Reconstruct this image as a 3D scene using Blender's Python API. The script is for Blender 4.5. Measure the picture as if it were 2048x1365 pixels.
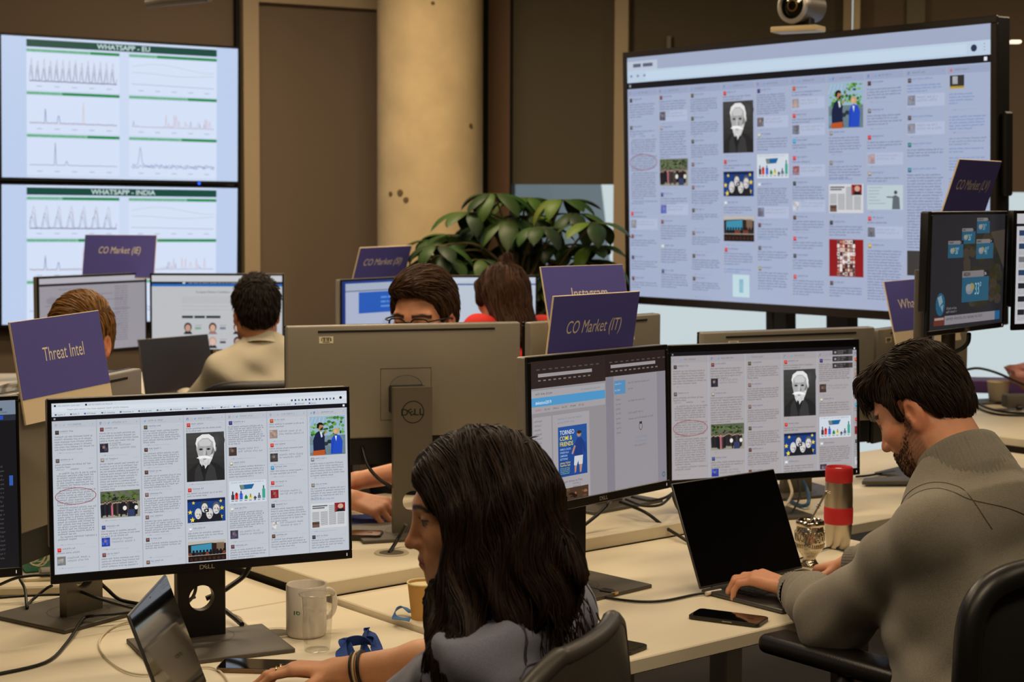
import bpy, bmesh, math, random
import numpy as np
from mathutils import Vector, Matrix, Euler

for o in list(bpy.data.objects):
    bpy.data.objects.remove(o)
SC = bpy.context.scene
COL = SC.collection
rad = math.radians
random.seed(7)
RNG = np.random.default_rng(7)

# ------------------------------------------------------------------ camera
CAM_H = 1.645
DZ = 0.015
FPX = 3379.78
CAM_PITCH = rad(3.78135)
CAM_ROLL = rad(0.21626)
CAM_SH = -68.482
cam_d = bpy.data.cameras.new('camera')
cam = bpy.data.objects.new('camera', cam_d)
COL.objects.link(cam)
cam_d.sensor_width = 36.0
cam_d.lens = FPX / 2048 * 36.0
cam_d.shift_y = CAM_SH / 2048
cam.location = (0, 0, CAM_H)
cam.rotation_euler = (Matrix.Rotation(math.pi / 2 - CAM_PITCH, 3, 'X') @ Matrix.Rotation(CAM_ROLL, 3, 'Z')).to_euler()
cam_d.dof.use_dof = True
cam_d.dof.focus_distance = 3.4
cam_d.dof.aperture_fstop = 7.1
cam_d.clip_start = 0.05
SC.camera = cam

# ------------------------------------------------------------------ world, light, exposure
SC.view_settings.view_transform = 'Standard'
SC.view_settings.look = 'None'
SC.view_settings.gamma = 1.0
SC.view_settings.use_curve_mapping = False
SC.view_settings.exposure = 0.0
world = bpy.data.worlds.new('world')
SC.world = world
world.use_nodes = True
wn = world.node_tree.nodes
wbg = wn['Background']
wbg.inputs[0].default_value = (0.80, 0.93, 0.96, 1)
wbg.inputs[1].default_value = 0.72


def area(name, loc, size, power, col=(1.0, 0.68, 0.33), rot=(0, 0, 0), spread=180):
    d = bpy.data.lights.new(name, 'AREA')
    d.shape = 'RECTANGLE'
    d.size, d.size_y = size
    d.energy = power
    d.color = col
    d.spread = rad(spread)
    o = bpy.data.objects.new(name, d)
    COL.objects.link(o)
    o.location = loc
    o.rotation_euler = rot
    return o


CEIL = 3.15
WARM = (1.0, 0.80, 0.545)
area('ceiling_lamp_desks', (-0.9, 3.4, CEIL - .06), (1.5, .35), 24, WARM, (0, 0, rad(39)))
area('ceiling_lamp_bench', (0.9, 4.6, CEIL - .06), (1.5, .35), 21, WARM, (0, 0, rad(39)))
area('ceiling_lamp_front', (0.9, 1.5, CEIL - .06), (1.5, .35), 32, WARM, (0, 0, rad(39)))
area('fill_light_side', (3.0, 2.6, CEIL - .06), (1.5, .35), 15, WARM, (0, 0, rad(-40)))  # unseen fill, added to brighten the LV sign and right side
area('ceiling_lamp_rear', (-0.8, 0.6, CEIL - .06), (1.5, .35), 14, WARM, (0, 0, rad(39)))
area('fill_light_back', (-1.0, 5.3, CEIL - .06), (1.5, .35), 36, WARM, (0, 0, rad(20)))  # fill added to lift the pale shirt at the back desk
area('ceiling_lamp_column', (-0.75, 7.3, CEIL - .06), (1.2, .3), 42, WARM, (0, 0, rad(30)))
area('ceiling_lamp_right', (2.9, 6.3, CEIL - .06), (1.2, .3), 30, WARM, (0, 0, rad(-50)))


# ------------------------------------------------------------------ photo geometry helpers
def ray(px, py):
    u = px - 1024
    v = py - 682.5 - CAM_SH
    cr, sr = math.cos(CAM_ROLL), math.sin(CAM_ROLL)
    u, v = u * cr + v * sr, -u * sr + v * cr
    x, z = u / FPX, -v / FPX
    c, s = math.cos(CAM_PITCH), math.sin(CAM_PITCH)
    return Vector((x, c + z * s, -s + z * c))


def onz(px, py, z):
    d = ray(px, py)
    return Vector((0, 0, CAM_H)) + d * ((z - CAM_H) / d.z)


def aty(px, py, Y):
    d = ray(px, py)
    return Vector((0, 0, CAM_H)) + d * (Y / d.y)


ANG = rad(39.53)
EA = Vector((math.cos(ANG), math.sin(ANG), 0))      # along the desk fronts
EB = Vector((-math.sin(ANG), math.cos(ANG), 0))     # across the desks, away from the near sitters


def UV(u, v, z=0.0):
    return EA * u + EB * v + Vector((0, 0, z))


# ------------------------------------------------------------------ materials
def s2l(c):
    return tuple(((x / 12.92) if x <= 0.04045 else ((x + 0.055) / 1.055) ** 2.4) for x in c)


def rgb(r, g, b):
    return s2l((r / 255, g / 255, b / 255))


MATS = {}


def mat(name, col, rough=0.5, metal=0.0, bump=0.0, bscale=60.0, var=0.0, vscale=8.0, spec=0.5, coat=0.0, wave=None, emit=None, alpha=None, trans=0.0, ior=1.45, stretch=None):
    if name in MATS:
        return MATS[name]
    m = bpy.data.materials.new(name)
    m.use_nodes = True
    nt = m.node_tree
    N, L = nt.nodes, nt.links
    b = N['Principled BSDF']
    b.inputs['Base Color'].default_value = (*col, 1)
    b.inputs['Roughness'].default_value = rough
    b.inputs['Metallic'].default_value = metal
    b.inputs['Specular IOR Level'].default_value = spec
    b.inputs['Coat Weight'].default_value = coat
    b.inputs['IOR'].default_value = ior
    if trans:
        b.inputs['Transmission Weight'].default_value = trans
    tc = N.new('ShaderNodeTexCoord')
    vec = tc.outputs['Object']
    if stretch:
        mp = N.new('ShaderNodeMapping')
        mp.inputs['Scale'].default_value = stretch
        L.new(vec, mp.inputs['Vector'])
        vec = mp.outputs['Vector']
    if var > 0:
        nz = N.new('ShaderNodeTexNoise')
        nz.inputs['Scale'].default_value = vscale
        nz.inputs['Detail'].default_value = 5
        L.new(vec, nz.inputs['Vector'])
        mx = N.new('ShaderNodeMix')
        mx.data_type = 'RGBA'
        mx.inputs['A'].default_value = (*[max(0, c * (1 - var)) for c in col], 1)
        mx.inputs['B'].default_value = (*[min(1, c * (1 + var)) for c in col], 1)
        L.new(nz.outputs['Fac'], mx.inputs['Factor'])
        L.new(mx.outputs['Result'], b.inputs['Base Color'])
    if bump > 0:
        nz2 = N.new('ShaderNodeTexNoise') if not wave else N.new('ShaderNodeTexWave')
        nz2.inputs['Scale'].default_value = bscale
        if wave:
            nz2.bands_direction = wave
        else:
            nz2.inputs['Detail'].default_value = 3
        L.new(vec, nz2.inputs['Vector'])
        bp = N.new('ShaderNodeBump')
        bp.inputs['Strength'].default_value = bump
        bp.inputs['Distance'].default_value = 0.004
        L.new(nz2.outputs['Fac'], bp.inputs['Height'])
        L.new(bp.outputs['Normal'], b.inputs['Normal'])
    if emit:
        b.inputs['Emission Color'].default_value = (*emit[0], 1)
        b.inputs['Emission Strength'].default_value = emit[1]
    MATS[name] = m
    return m


def attr_mat(name, attr='Col', rough=0.55, spec=0.3, emit=0.0, bump=0.0, bscale=200, var=0.0, vscale=300, sss=0.0):
    """material whose colour is the mesh's colour attribute; with emit it is a screen"""
    if name in MATS:
        return MATS[name]
    m = bpy.data.materials.new(name)
    m.use_nodes = True
    N, L = m.node_tree.nodes, m.node_tree.links
    b = N['Principled BSDF']
    a = N.new('ShaderNodeAttribute')
    a.attribute_name = attr
    b.inputs['Roughness'].default_value = rough
    b.inputs['Specular IOR Level'].default_value = spec
    if emit > 0:
        b.inputs['Base Color'].default_value = (0.006, 0.006, 0.007, 1)
        L.new(a.outputs['Color'], b.inputs['Emission Color'])
        b.inputs['Emission Strength'].default_value = emit
    else:
        src = a.outputs['Color']
        if var > 0:
            tc = N.new('ShaderNodeTexCoord')
            nz = N.new('ShaderNodeTexNoise')
            nz.inputs['Scale'].default_value = vscale
            nz.inputs['Detail'].default_value = 4
            L.new(tc.outputs['Object'], nz.inputs['Vector'])
            mr = N.new('ShaderNodeMapRange')
            mr.inputs['From Min'].default_value = 0.25
            mr.inputs['From Max'].default_value = 0.75
            mr.inputs['To Min'].default_value = 1 - var
            mr.inputs['To Max'].default_value = 1 + var
            L.new(nz.outputs['Fac'], mr.inputs['Value'])
            vm = N.new('ShaderNodeVectorMath')
            vm.operation = 'SCALE'
            L.new(src, vm.inputs[0])
            L.new(mr.outputs['Result'], vm.inputs['Scale'])
            src = vm.outputs['Vector']
        L.new(src, b.inputs['Base Color'])
        if sss:
            b.inputs['Subsurface Weight'].default_value = sss
            b.inputs['Subsurface Radius'].default_value = (0.012, 0.005, 0.003)
            b.inputs['Subsurface Scale'].default_value = 0.5
    if bump > 0:
        tc = N.new('ShaderNodeTexCoord')
        nz = N.new('ShaderNodeTexNoise')
        nz.inputs['Scale'].default_value = bscale
        nz.inputs['Detail'].default_value = 3
        L.new(tc.outputs['Object'], nz.inputs['Vector'])
        bp = N.new('ShaderNodeBump')
        bp.inputs['Strength'].default_value = bump
        bp.inputs['Distance'].default_value = 0.002
        L.new(nz.outputs['Fac'], bp.inputs['Height'])
        L.new(bp.outputs['Normal'], b.inputs['Normal'])
    MATS[name] = m
    return m


def fabric_ribs(name, col, scale=260, rough=0.95, strength=0.5):
    """knitted cloth: fine crossed waves plus melange colour"""
    if name in MATS:
        return MATS[name]
    m = mat(name, col, rough, 0, 0, var=0.38, vscale=420, spec=0.15)
    N, L = m.node_tree.nodes, m.node_tree.links
    b = N['Principled BSDF']
    b.inputs['Sheen Weight'].default_value = 0.25
    tc = N.new('ShaderNodeTexCoord')
    w1 = N.new('ShaderNodeTexWave')
    w1.inputs['Scale'].default_value = scale
    w1.bands_direction = 'X'
    w2 = N.new('ShaderNodeTexWave')
    w2.inputs['Scale'].default_value = scale
    w2.bands_direction = 'Z'
    nz = N.new('ShaderNodeTexNoise')
    nz.inputs['Scale'].default_value = 14
    nz.inputs['Detail'].default_value = 3
    ad = N.new('ShaderNodeMath')
    ad.operation = 'MULTIPLY_ADD'
    ad.inputs[1].default_value = 0.6
    ad2 = N.new('ShaderNodeMath')
    ad2.operation = 'MULTIPLY_ADD'
    ad2.inputs[1].default_value = 3.5
    for w in (w1, w2, nz):
        L.new(tc.outputs['Object'], w.inputs['Vector'])
    L.new(w1.outputs['Fac'], ad.inputs[0])
    L.new(w2.outputs['Fac'], ad.inputs[2])
    L.new(nz.outputs['Fac'], ad2.inputs[0])
    L.new(ad.outputs[0], ad2.inputs[2])
    bp = N.new('ShaderNodeBump')
    bp.inputs['Strength'].default_value = strength
    bp.inputs['Distance'].default_value = 0.003
    L.new(ad2.outputs[0], bp.inputs['Height'])
    L.new(bp.outputs['Normal'], b.inputs['Normal'])
    return m


# ------------------------------------------------------------------ objects
def root_loc(parent):
    v = Vector((0, 0, 0))
    p = parent
    while p is not None:
        v += p.location
        p = p.parent
    return v


def thing(name, label, cat, loc, group=None):
    o = bpy.data.objects.new(name, None)
    COL.objects.link(o)
    o.location = loc
    o.empty_display_size = 0.05
    o['label'] = label
    o['category'] = cat
    if group:
        o['group'] = group
    return o


def tag(o, label, cat, group=None):
    o['label'] = label
    o['category'] = cat
    if group:
        o['group'] = group
    return o


def link_mesh(name, me, m, parent=None, label=None, smooth=None):
    """me is in world coordinates; it is re-based on its parent (or on its own base)"""
    if smooth is not None:
        for p in me.polygons:
            p.use_smooth = smooth
    o = bpy.data.objects.new(name, me)
    COL.objects.link(o)
    if m is not None and len(me.materials) == 0:
        for mm in (m if isinstance(m, (list, tuple)) else [m]):
            me.materials.append(mm)
    n = len(me.vertices)
    co = np.empty(n * 3, dtype=np.float32)
    me.vertices.foreach_get('co', co)
    co = co.reshape(-1, 3)
    if parent is not None:
        o.parent = parent
        base = np.array(root_loc(parent), dtype=np.float32)
    else:
        lo, hi = co.min(0), co.max(0)
        base = np.array([(lo[0] + hi[0]) / 2, (lo[1] + hi[1]) / 2, lo[2]], dtype=np.float32)
        o.location = base.tolist()
    me.vertices.foreach_set('co', (co - base).ravel())
    me.update()
    if label:
        o['label'] = label
    return o


class MB:
    """collects shapes in world coordinates into one mesh"""

    def __init__(self):
        self.v, self.f, self.mi = [], [], []

    def add(self, verts, faces, M=None, mi=0):
        o = len(self.v)
        if M is not None:
            verts = [M @ Vector(p) for p in verts]
        self.v += [tuple(p) for p in verts]
        self.f += [tuple(i + o for i in f) for f in faces]
        self.mi += [mi] * len(faces)
        return self

    def bm(self, b, M=None, mi=0):
        b.verts.ensure_lookup_table()
        b.verts.index_update()
        self.add([v.co.copy() for v in b.verts], [[v.index for v in f.verts] for f in b.faces], M, mi)
        b.free()
        return self

    def box(self, size, center=(0, 0, 0), M=None, bevel=0.0, seg=2, mi=0):
        b = bmesh.new()
        bmesh.ops.create_cube(b, size=1.0)
        for v in b.verts:
            v.co = Vector((v.co.x * size[0] + center[0], v.co.y * size[1] + center[1], v.co.z * size[2] + center[2]))
        if bevel > 0:
            bmesh.ops.bevel(b, geom=b.edges[:], offset=bevel, segments=seg, affect='EDGES', profile=0.5)
        return self.bm(b, M, mi)

    def prism(self, pts, z0, z1, M=None, mi=0, bevel=0.0):
        """pts: list of (x,y) outline, extruded z0..z1"""
        b = bmesh.new()
        vs = [b.verts.new((x, y, z0)) for x, y in pts]
        f = b.faces.new(vs)
        r = bmesh.ops.extrude_face_region(b, geom=[f])
        for e in r['geom']:
            if isinstance(e, bmesh.types.BMVert):
                e.co.z = z1
        bmesh.ops.recalc_face_normals(b, faces=b.faces[:])
        if bevel > 0:
            bmesh.ops.bevel(b, geom=b.edges[:], offset=bevel, segments=2, affect='EDGES', profile=0.5)
        return self.bm(b, M, mi)

    def lathe(self, prof, n=40, M=None, mi=0, cap=False):
        """prof list of (r,z) revolve about z"""
        vs, fs = [], []
        for r, z in prof:
            for k in range(n):
                a = 2 * math.pi * k / n
                vs.append((r * math.cos(a), r * math.sin(a), z))
        m = len(prof)
        for i in range(m - 1):
            for k in range(n):
                k2 = (k + 1) % n
                fs.append((i * n + k, i * n + k2, (i + 1) * n + k2, (i + 1) * n + k))
        if cap and prof[0][0] > 1e-6:
            fs.append(tuple(range(n))[::-1])
        if cap and prof[-1][0] > 1e-6:
            fs.append(tuple((m - 1) * n + k for k in range(n)))
        return self.add(vs, fs, M, mi)

    def tube(self, pts, r, n=8, M=None, mi=0, smooth=True, sub=6):
        P = [Vector(p) for p in pts]
        rr = r if isinstance(r, (list, tuple)) else [r] * len(P)
        if smooth and len(P) > 2:
            Q, R2 = [], []
            for i in range(len(P) - 1):
                p0, p1, p2, p3 = P[max(i - 1, 0)], P[i], P[i + 1], P[min(i + 2, len(P) - 1)]
                for k in range(sub):
                    t = k / sub
                    Q.append(0.5 * ((2 * p1) + (p2 - p0) * t + (2 * p0 - 5 * p1 + 4 * p2 - p3) * t * t + (3 * p1 - p0 - 3 * p2 + p3) * t ** 3))
                    R2.append(rr[i] * (1 - t) + rr[i + 1] * t)
            Q.append(P[-1])
            R2.append(rr[-1])
            P, rr = Q, R2
        vs, fs = [], []
        up = Vector((0, 0, 1))
        prev = None
        for i, p in enumerate(P):
            d = (P[min(i + 1, len(P) - 1)] - P[max(i - 1, 0)])
            if d.length < 1e-9:
                d = Vector((1, 0, 0))
            d.normalize()
            if prev is None:
                a = up.cross(d)
                if a.length < 1e-3:
                    a = Vector((1, 0, 0)).cross(d)
            else:
                a = prev - d * prev.dot(d)
            a.normalize()
            prev = a
            b = d.cross(a)
            for k in range(n):
                t = 2 * math.pi * k / n
                vs.append(p + (a * math.cos(t) + b * math.sin(t)) * rr[i])
        for i in range(len(P) - 1):
            for k in range(n):
                k2 = (k + 1) % n
                fs.append((i * n + k, i * n + k2, (i + 1) * n + k2, (i + 1) * n + k))
        fs.append(tuple(range(n))[::-1])
        fs.append(tuple((len(P) - 1) * n + k for k in range(n)))
        return self.add(vs, fs, M, mi)

    def grid(self, rows, M=None, mi=0, thick=None):
        """rows: list of rows of points -> quad sheet"""
        nr, nc = len(rows), len(rows[0])
        vs = [p for r in rows for p in r]
        fs = [(i * nc + j, i * nc + j + 1, (i + 1) * nc + j + 1, (i + 1) * nc + j) for i in range(nr - 1) for j in range(nc - 1)]
        return self.add(vs, fs, M, mi)

    def mesh(self, name):
        me = bpy.data.meshes.new(name)
        me.from_pydata(self.v, [], self.f)
        if any(self.mi):
            me.polygons.foreach_set('material_index', self.mi)
        me.update()
        return me

    def build(self, name, m, parent=None, label=None, smooth=None, angle=None):
        me = self.mesh(name)
        b = bmesh.new()
        b.from_mesh(me)
        bmesh.ops.recalc_face_normals(b, faces=b.faces[:])
        if smooth:
            lim = rad(angle or 40)
            for e in b.edges:
                e.smooth = (len(e.link_faces) == 2 and e.calc_face_angle(0) < lim)
        b.to_mesh(me)
        b.free()
        return link_mesh(name, me, m, parent, label, smooth)


def struct(o, label=None):
    o['kind'] = 'structure'
    if label:
        o['label'] = label
    return o


def TR(loc, yaw=0.0, tilt=0.0, roll=0.0):
    """pose in degrees; matches the order yaw(Z) tilt(X) roll(Y)"""
    return Matrix.Translation(Vector(loc)) @ Matrix.Rotation(rad(yaw), 4, 'Z') @ Matrix.Rotation(rad(tilt), 4, 'X') @ Matrix.Rotation(rad(roll), 4, 'Y')


FONT_CACHE = {}


def text_geo(s, shear=0.0, bold=0.0, spacing=1.0):
    """outline faces of a line of text: verts (x,y) with cap height 1, baseline 0, starting at x=0; returns verts, faces, width"""
    key = (s, shear, bold, spacing)
    if key in FONT_CACHE:
        return FONT_CACHE[key]
    cu = bpy.data.curves.new('t', 'FONT')
    cu.body = s
    cu.size = 1.0
    cu.shear = shear
    cu.offset = bold
    cu.space_character = spacing
    cu.resolution_u = 3
    o = bpy.data.objects.new('t', cu)
    COL.objects.link(o)
    dg = bpy.context.evaluated_depsgraph_get()
    me = bpy.data.meshes.new_from_object(o.evaluated_get(dg))
    vs = [(v.co.x, v.co.y) for v in me.vertices]
    fs = [tuple(p.vertices) for p in me.polygons]
    bpy.data.objects.remove(o)
    bpy.data.meshes.remove(me)
    cap = 0.69
    x0 = min(v[0] for v in vs)
    vs = [((x - x0) / cap, y / cap) for x, y in vs]
    w = max(v[0] for v in vs)
    FONT_CACHE[key] = (vs, fs, w)
    return FONT_CACHE[key]


class Canvas:
    """flat picture made of coloured faces: x right 0..W, y down 0..H (metres). Layers sit 0.1 mm apart."""

    def __init__(self, W, H, bg):
        self.W, self.H = W, H
        self.v, self.f, self.c = [], [], []
        self.lay = 0
        self.rect(0, 0, W, H, bg)
        self.lay = 1

    def poly(self, pts, col, lay=None):
        k = self.lay if lay is None else lay
        o = len(self.v)
        self.v += [(x, y, k) for x, y in pts]
        self.f.append(tuple(range(o, o + len(pts))))
        self.c.append(col)

    def rect(self, x, y, w, h, col, lay=None):
        x1, y1 = min(x + w, self.W), min(y + h, self.H)
        x, y = max(x, 0), max(y, 0)
        if x1 <= x or y1 <= y:
            return
        self.poly([(x, y), (x1, y), (x1, y1), (x, y1)], col, lay)

    def ell(self, cx, cy, rx, ry, col, n=16, lay=None):
        self.poly([(cx + rx * math.cos(2 * math.pi * i / n), cy + ry * math.sin(2 * math.pi * i / n)) for i in range(n)], col, lay)

    def ring(self, cx, cy, rx, ry, t, col, n=40, lay=None):
        for i in range(n):
            a, b = 2 * math.pi * i / n, 2 * math.pi * (i + 1) / n
            self.poly([(cx + rx * math.cos(a), cy + ry * math.sin(a)), (cx + rx * math.cos(b), cy + ry * math.sin(b)),
                       (cx + (rx - t) * math.cos(b), cy + (ry - t) * math.sin(b)), (cx + (rx - t) * math.cos(a), cy + (ry - t) * math.sin(a))], col, lay)

    def line(self, pts, t, col, lay=None):
        for (x0, y0), (x1, y1) in zip(pts, pts[1:]):
            dx, dy = x1 - x0, y1 - y0
            l = math.hypot(dx, dy) or 1e-9
            nx, ny = -dy / l * t / 2, dx / l * t / 2
            self.poly([(x0 + nx, y0 + ny), (x1 + nx, y1 + ny), (x1 - nx, y1 - ny), (x0 - nx, y0 - ny)], col, lay)

    def text(self, s, x, y, cap, col, shear=0.0, bold=0.0, align='l', sx=1.0, lay=None):
        """baseline at y, cap height cap"""
        vs, fs, w = text_geo(s, shear, bold)
        k = self.lay if lay is None else lay
        if align == 'c':
            x -= w * cap * sx / 2
        elif align == 'r':
            x -= w * cap * sx
        o = len(self.v)
        self.v += [(x + a * cap * sx, y - b * cap, k) for a, b in vs]
        self.f += [tuple(i + o for i in f) for f in fs]
        self.c += [col] * len(fs)

    def squiggle(self, x, y, w, h, col, rng, letters=True, lay=None, fill=1.0):
        """one illegible small-print line of word shapes, x-height h, baseline y"""
        end = x + w * fill
        cw = h * 0.95
        while x < end - cw:
            n = rng.randint(2, 9)
            if x + n * cw > end:
                n = max(1, int((end - x) / cw))
            if letters:
                for k in range(n):
                    r = rng.random()
                    X = x + k * cw
                    if r < .22:
                        self.rect(X + cw * .1, y - h * 1.5, cw * .28, h * 1.5, col, lay)
                    elif r < .34:
                        self.rect(X + cw * .1, y - h, cw * .26, h * 1.4, col, lay)
                        self.rect(X + cw * .36, y - h, cw * .34, h * .3, col, lay)
                    elif r < .70:
                        self.rect(X + cw * .08, y - h, cw * .22, h, col, lay)
                        self.rect(X + cw * .30, y - h if r < .52 else y - h * .28, cw * .42, h * .28, col, lay)
                        self.rect(X + cw * .52, y - h * .72, cw * .20, h * .44, col, lay)
                    else:
                        self.rect(X + cw * .08, y - h, cw * .62, h * .24, col, lay)
                        self.rect(X + cw * .08, y - h * .76, cw * .2, h * .52, col, lay)
                        self.rect(X + cw * .08, y - h * .24, cw * .62, h * .24, col, lay)
            else:
                self.rect(x, y - h * 1.15, n * cw - cw * .15, h * 1.15, col, lay)
            x += (n + 0.8) * cw

    def para(self, x, y, w, lines, pitch, h, col, rng, letters=True):
        for i in range(lines):
            self.squiggle(x, y + i * pitch, w, h, col, rng, letters, fill=(1.0 if i < lines - 1 else rng.uniform(.3, .8)) * rng.uniform(.9, 1.0))
        return y + lines * pitch

    def build(self, name, M, m, parent, off=0.0, gap=0.0001, label=None):
        """M maps local panel space (x right, y = depth, z up, centre 0; front is -y)"""
        vs = [M @ Vector((x - self.W / 2, -off - gap * k, self.H / 2 - y)) for x, y, k in self.v]
        me = bpy.data.meshes.new(name)
        me.from_pydata([tuple(v) for v in vs], [], self.f)
        a = me.color_attributes.new('Col', 'FLOAT_COLOR', 'CORNER')
        data = []
        for c, f in zip(self.c, self.f):
            data += [c[0], c[1], c[2], 1.0] * len(f)
        a.data.foreach_set('color', data)
        me.update()
        return link_mesh(name, me, m, parent, label)


def cable(pts, r, name, m, label, cat='cable', group=None, parent=None):
    o = MB().tube(pts, r, 8).build(name, m, parent, smooth=True, angle=80)
    if parent is None:
        tag(o, label, cat, group)
    return o

# ------------------------------------------------------------------ shared materials
M_DESK = mat('desk_laminate', rgb(228, 216, 190), 0.45, bump=0.03, bscale=400, var=0.03, vscale=3, spec=0.4)
M_DESKLEG = mat('desk_metal', rgb(150, 146, 138), 0.45, 0.3)
M_DARK = mat('dark_void', rgb(18, 16, 14), 0.8)
M_BLACK = mat('black_plastic', rgb(16, 15, 15), 0.42, bump=0.03, bscale=900)
M_BEZEL = mat('bezel_black', rgb(13, 12, 13), 0.32)
M_SILVER = mat('dell_grey_plastic', rgb(138, 131, 119), 0.38, 0.15, bump=0.02, bscale=1200)
M_SILVER_D = mat('stand_grey_metal', rgb(108, 101, 89), 0.40, 0.40)
M_BASE = mat('base_grey', rgb(86, 80, 70), 0.5, 0.25, bump=0.03, bscale=900)
M_SEAM = mat('seam_dark', rgb(40, 35, 29), 0.7)
M_STICK = mat('paper_sticker', rgb(232, 222, 196), 0.7)
M_INK = mat('ink_black', rgb(18, 17, 17), 0.6)
M_CABLE = mat('black_cable_rubber', rgb(20, 19, 18), 0.45)
M_WCABLE = mat('white_cable_rubber', rgb(216, 204, 178), 0.45)
M_GCABLE = mat('grey_cable_rubber', rgb(120, 112, 98), 0.5)
M_BCABLE = mat('blue_cable_rubber', rgb(54, 92, 130), 0.5)
M_SIGN = mat('sign_purple_board', rgb(88, 84, 166), 0.7, bump=0.02, bscale=500)
M_SIGNW = mat('sign_cream_board', rgb(232, 212, 178), 0.7)
M_SIGNT = mat('sign_letters', rgb(240, 228, 205), 0.6)
M_LOGO = mat('logo_silver', rgb(190, 180, 165), 0.35, 0.5)
M_SCREEN = attr_mat('screen_pixels', rough=0.22, spec=0.5, emit=1.0)

# ------------------------------------------------------------------ room shell
M_WALL = mat('wall_brown_panel', rgb(122, 104, 86), 0.8, bump=0.05, bscale=350, var=0.05, vscale=200)
M_POST = mat('wall_tan_post', rgb(186, 164, 132), 0.6, var=0.04, vscale=30)
M_CONC = mat('column_concrete', rgb(214, 188, 144), 0.85, bump=0.15, bscale=45, var=0.22, vscale=7)
M_BLIND = mat('blind_olive_fabric', rgb(92, 82, 64), 0.85, bump=0.08, bscale=500, var=0.06, vscale=400)
M_CEIL = mat('ceiling_dark', rgb(100, 84, 66), 0.9)
M_FLOOR = mat('floor_carpet', rgb(52, 45, 38), 0.95, bump=0.3, bscale=300, var=0.25, vscale=220)
M_OWALL = mat('wall_plain', rgb(120, 102, 80), 0.85)


def slab(name, p0, p1, z0, z1, th, m, off=0.0):
    """upright slab from p0 to p1 (xy), thickness th behind the line (to its left)"""
    p0, p1 = Vector((*p0, 0)), Vector((*p1, 0))
    d = (p1 - p0)
    L = d.length
    d.normalize()
    n = Vector((-d.y, d.x, 0))
    M = Matrix(((d.x, n.x, 0, 0), (d.y, n.y, 0, 0), (0, 0, 1, 0), (0, 0, 0, 1)))
    M.translation = p0 + n * off
    return MB().box((L, th, z1 - z0), (L / 2, th / 2, (z0 + z1) / 2), M)


D1 = Vector((0.8704, 0.4924))
P1 = Vector((-2.03, 8.70))
D2 = Vector((0.9744, -0.2249))
P2 = Vector((-0.16, 9.40))


def wt(P, D, px, off=0.0):
    """distance along a wall line where the photo column px meets it (off = towards the room)"""
    k = (px - 1024) / FPX / ray(1024, 390).y
    n = Vector((D.y, -D.x))
    Q = P + n * off
    return (k * Q.y - Q.x) / (D.x - k * D.y)


def wp(P, D, t, off=0.0):
    n = Vector((D.y, -D.x))
    q = P + D * t + n * off
    return (q.x, q.y)


def wall_slab(name, P, D, px0, px1, z0, z1, th, m, off=0.0):
    t0 = px0 if isinstance(px0, float) else wt(P, D, px0, off)
    t1 = px1 if isinstance(px1, float) else wt(P, D, px1, off)
    return slab(name, wp(P, D, t0, off), wp(P, D, t1, off), z0, z1, th, m).build(name, m)


struct(MB().box((11.6, 13.6, .1), (.5, 3.8, -.05)).build('floor', M_FLOOR))
struct(MB().box((11.6, 13.6, .1), (.5, 3.8, CEIL + .05)).build('ceiling', M_CEIL))
struct(MB().box((.1, 10.2, CEIL), (-5.05, 2.05, CEIL / 2)).build('wall_left', M_OWALL))
struct(MB().box((.1, 11, CEIL), (6.05, 2.5, CEIL / 2)).build('wall_right', M_OWALL))
struct(MB().box((11.2, .1, CEIL), (.5, -3.05, CEIL / 2)).build('wall_back', M_OWALL))
struct(wall_slab('wall_front', P1, D1, -3.6, 1.86, 0, CEIL, .1, M_WALL), 'brown panelled wall behind the left screens')
struct(wall_slab('trim_1', P1, D1, 488, 519, 0, CEIL, .10, M_POST, off=.10), 'tan upright post beside the stacked screens')
struct(wall_slab('trim_2', P1, D1, 474, 488, 0, CEIL, .04, M_DARK, off=.05))
zt = CAM_H + 378 / 372
struct(wall_slab('trim_3', P1, D1, 519, 800, zt, zt + .12, .06, M_POST, off=.06), 'tan header rail left of the column')
struct(wall_slab('trim_4', P1, D1, -3.6, 474, zt + .045, zt + .12, .06, M_POST, off=.06))

# concrete column
cq = aty(855, 390, 8.72)
b = MB()
prof = [(.279, 0), (.279, CEIL)]
b.lathe(prof, 64, Matrix.Translation((cq.x, 8.98, 0)))
o = b.build('trim_5', M_CONC, smooth=True)
struct(o, 'round concrete column')
# small cast marks on the column
b = MB()
for (x, y, r) in [(780, 388, 5), (800, 386, 7), (812, 400, 6), (866, 7, 4), (940, 250, 5)]:
    p = aty(x, y, 8.72)
    a = math.asin(max(-1, min(1, (p.x - cq.x) / .279)))
    c = Vector((cq.x + .2795 * math.sin(a), 8.98 - .2795 * math.cos(a), p.z))
    Mx = Matrix.Translation(c) @ Matrix.Rotation(a, 4, 'Z') @ Matrix.Rotation(rad(90), 4, 'X')
    b.lathe([(0.0, .0), (r / 390, .0), (r / 420, .004), (0, .005)], 10, Mx)
struct(b.build('trim_6', mat('mark_dark', rgb(112, 92, 62), .9)))
b = slab('x', (cq.x - .2795 + .06, 8.98 - .175), (cq.x - .2795 + .064, 8.98 - .179), 0, CEIL, .004, M_CONC)

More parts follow.
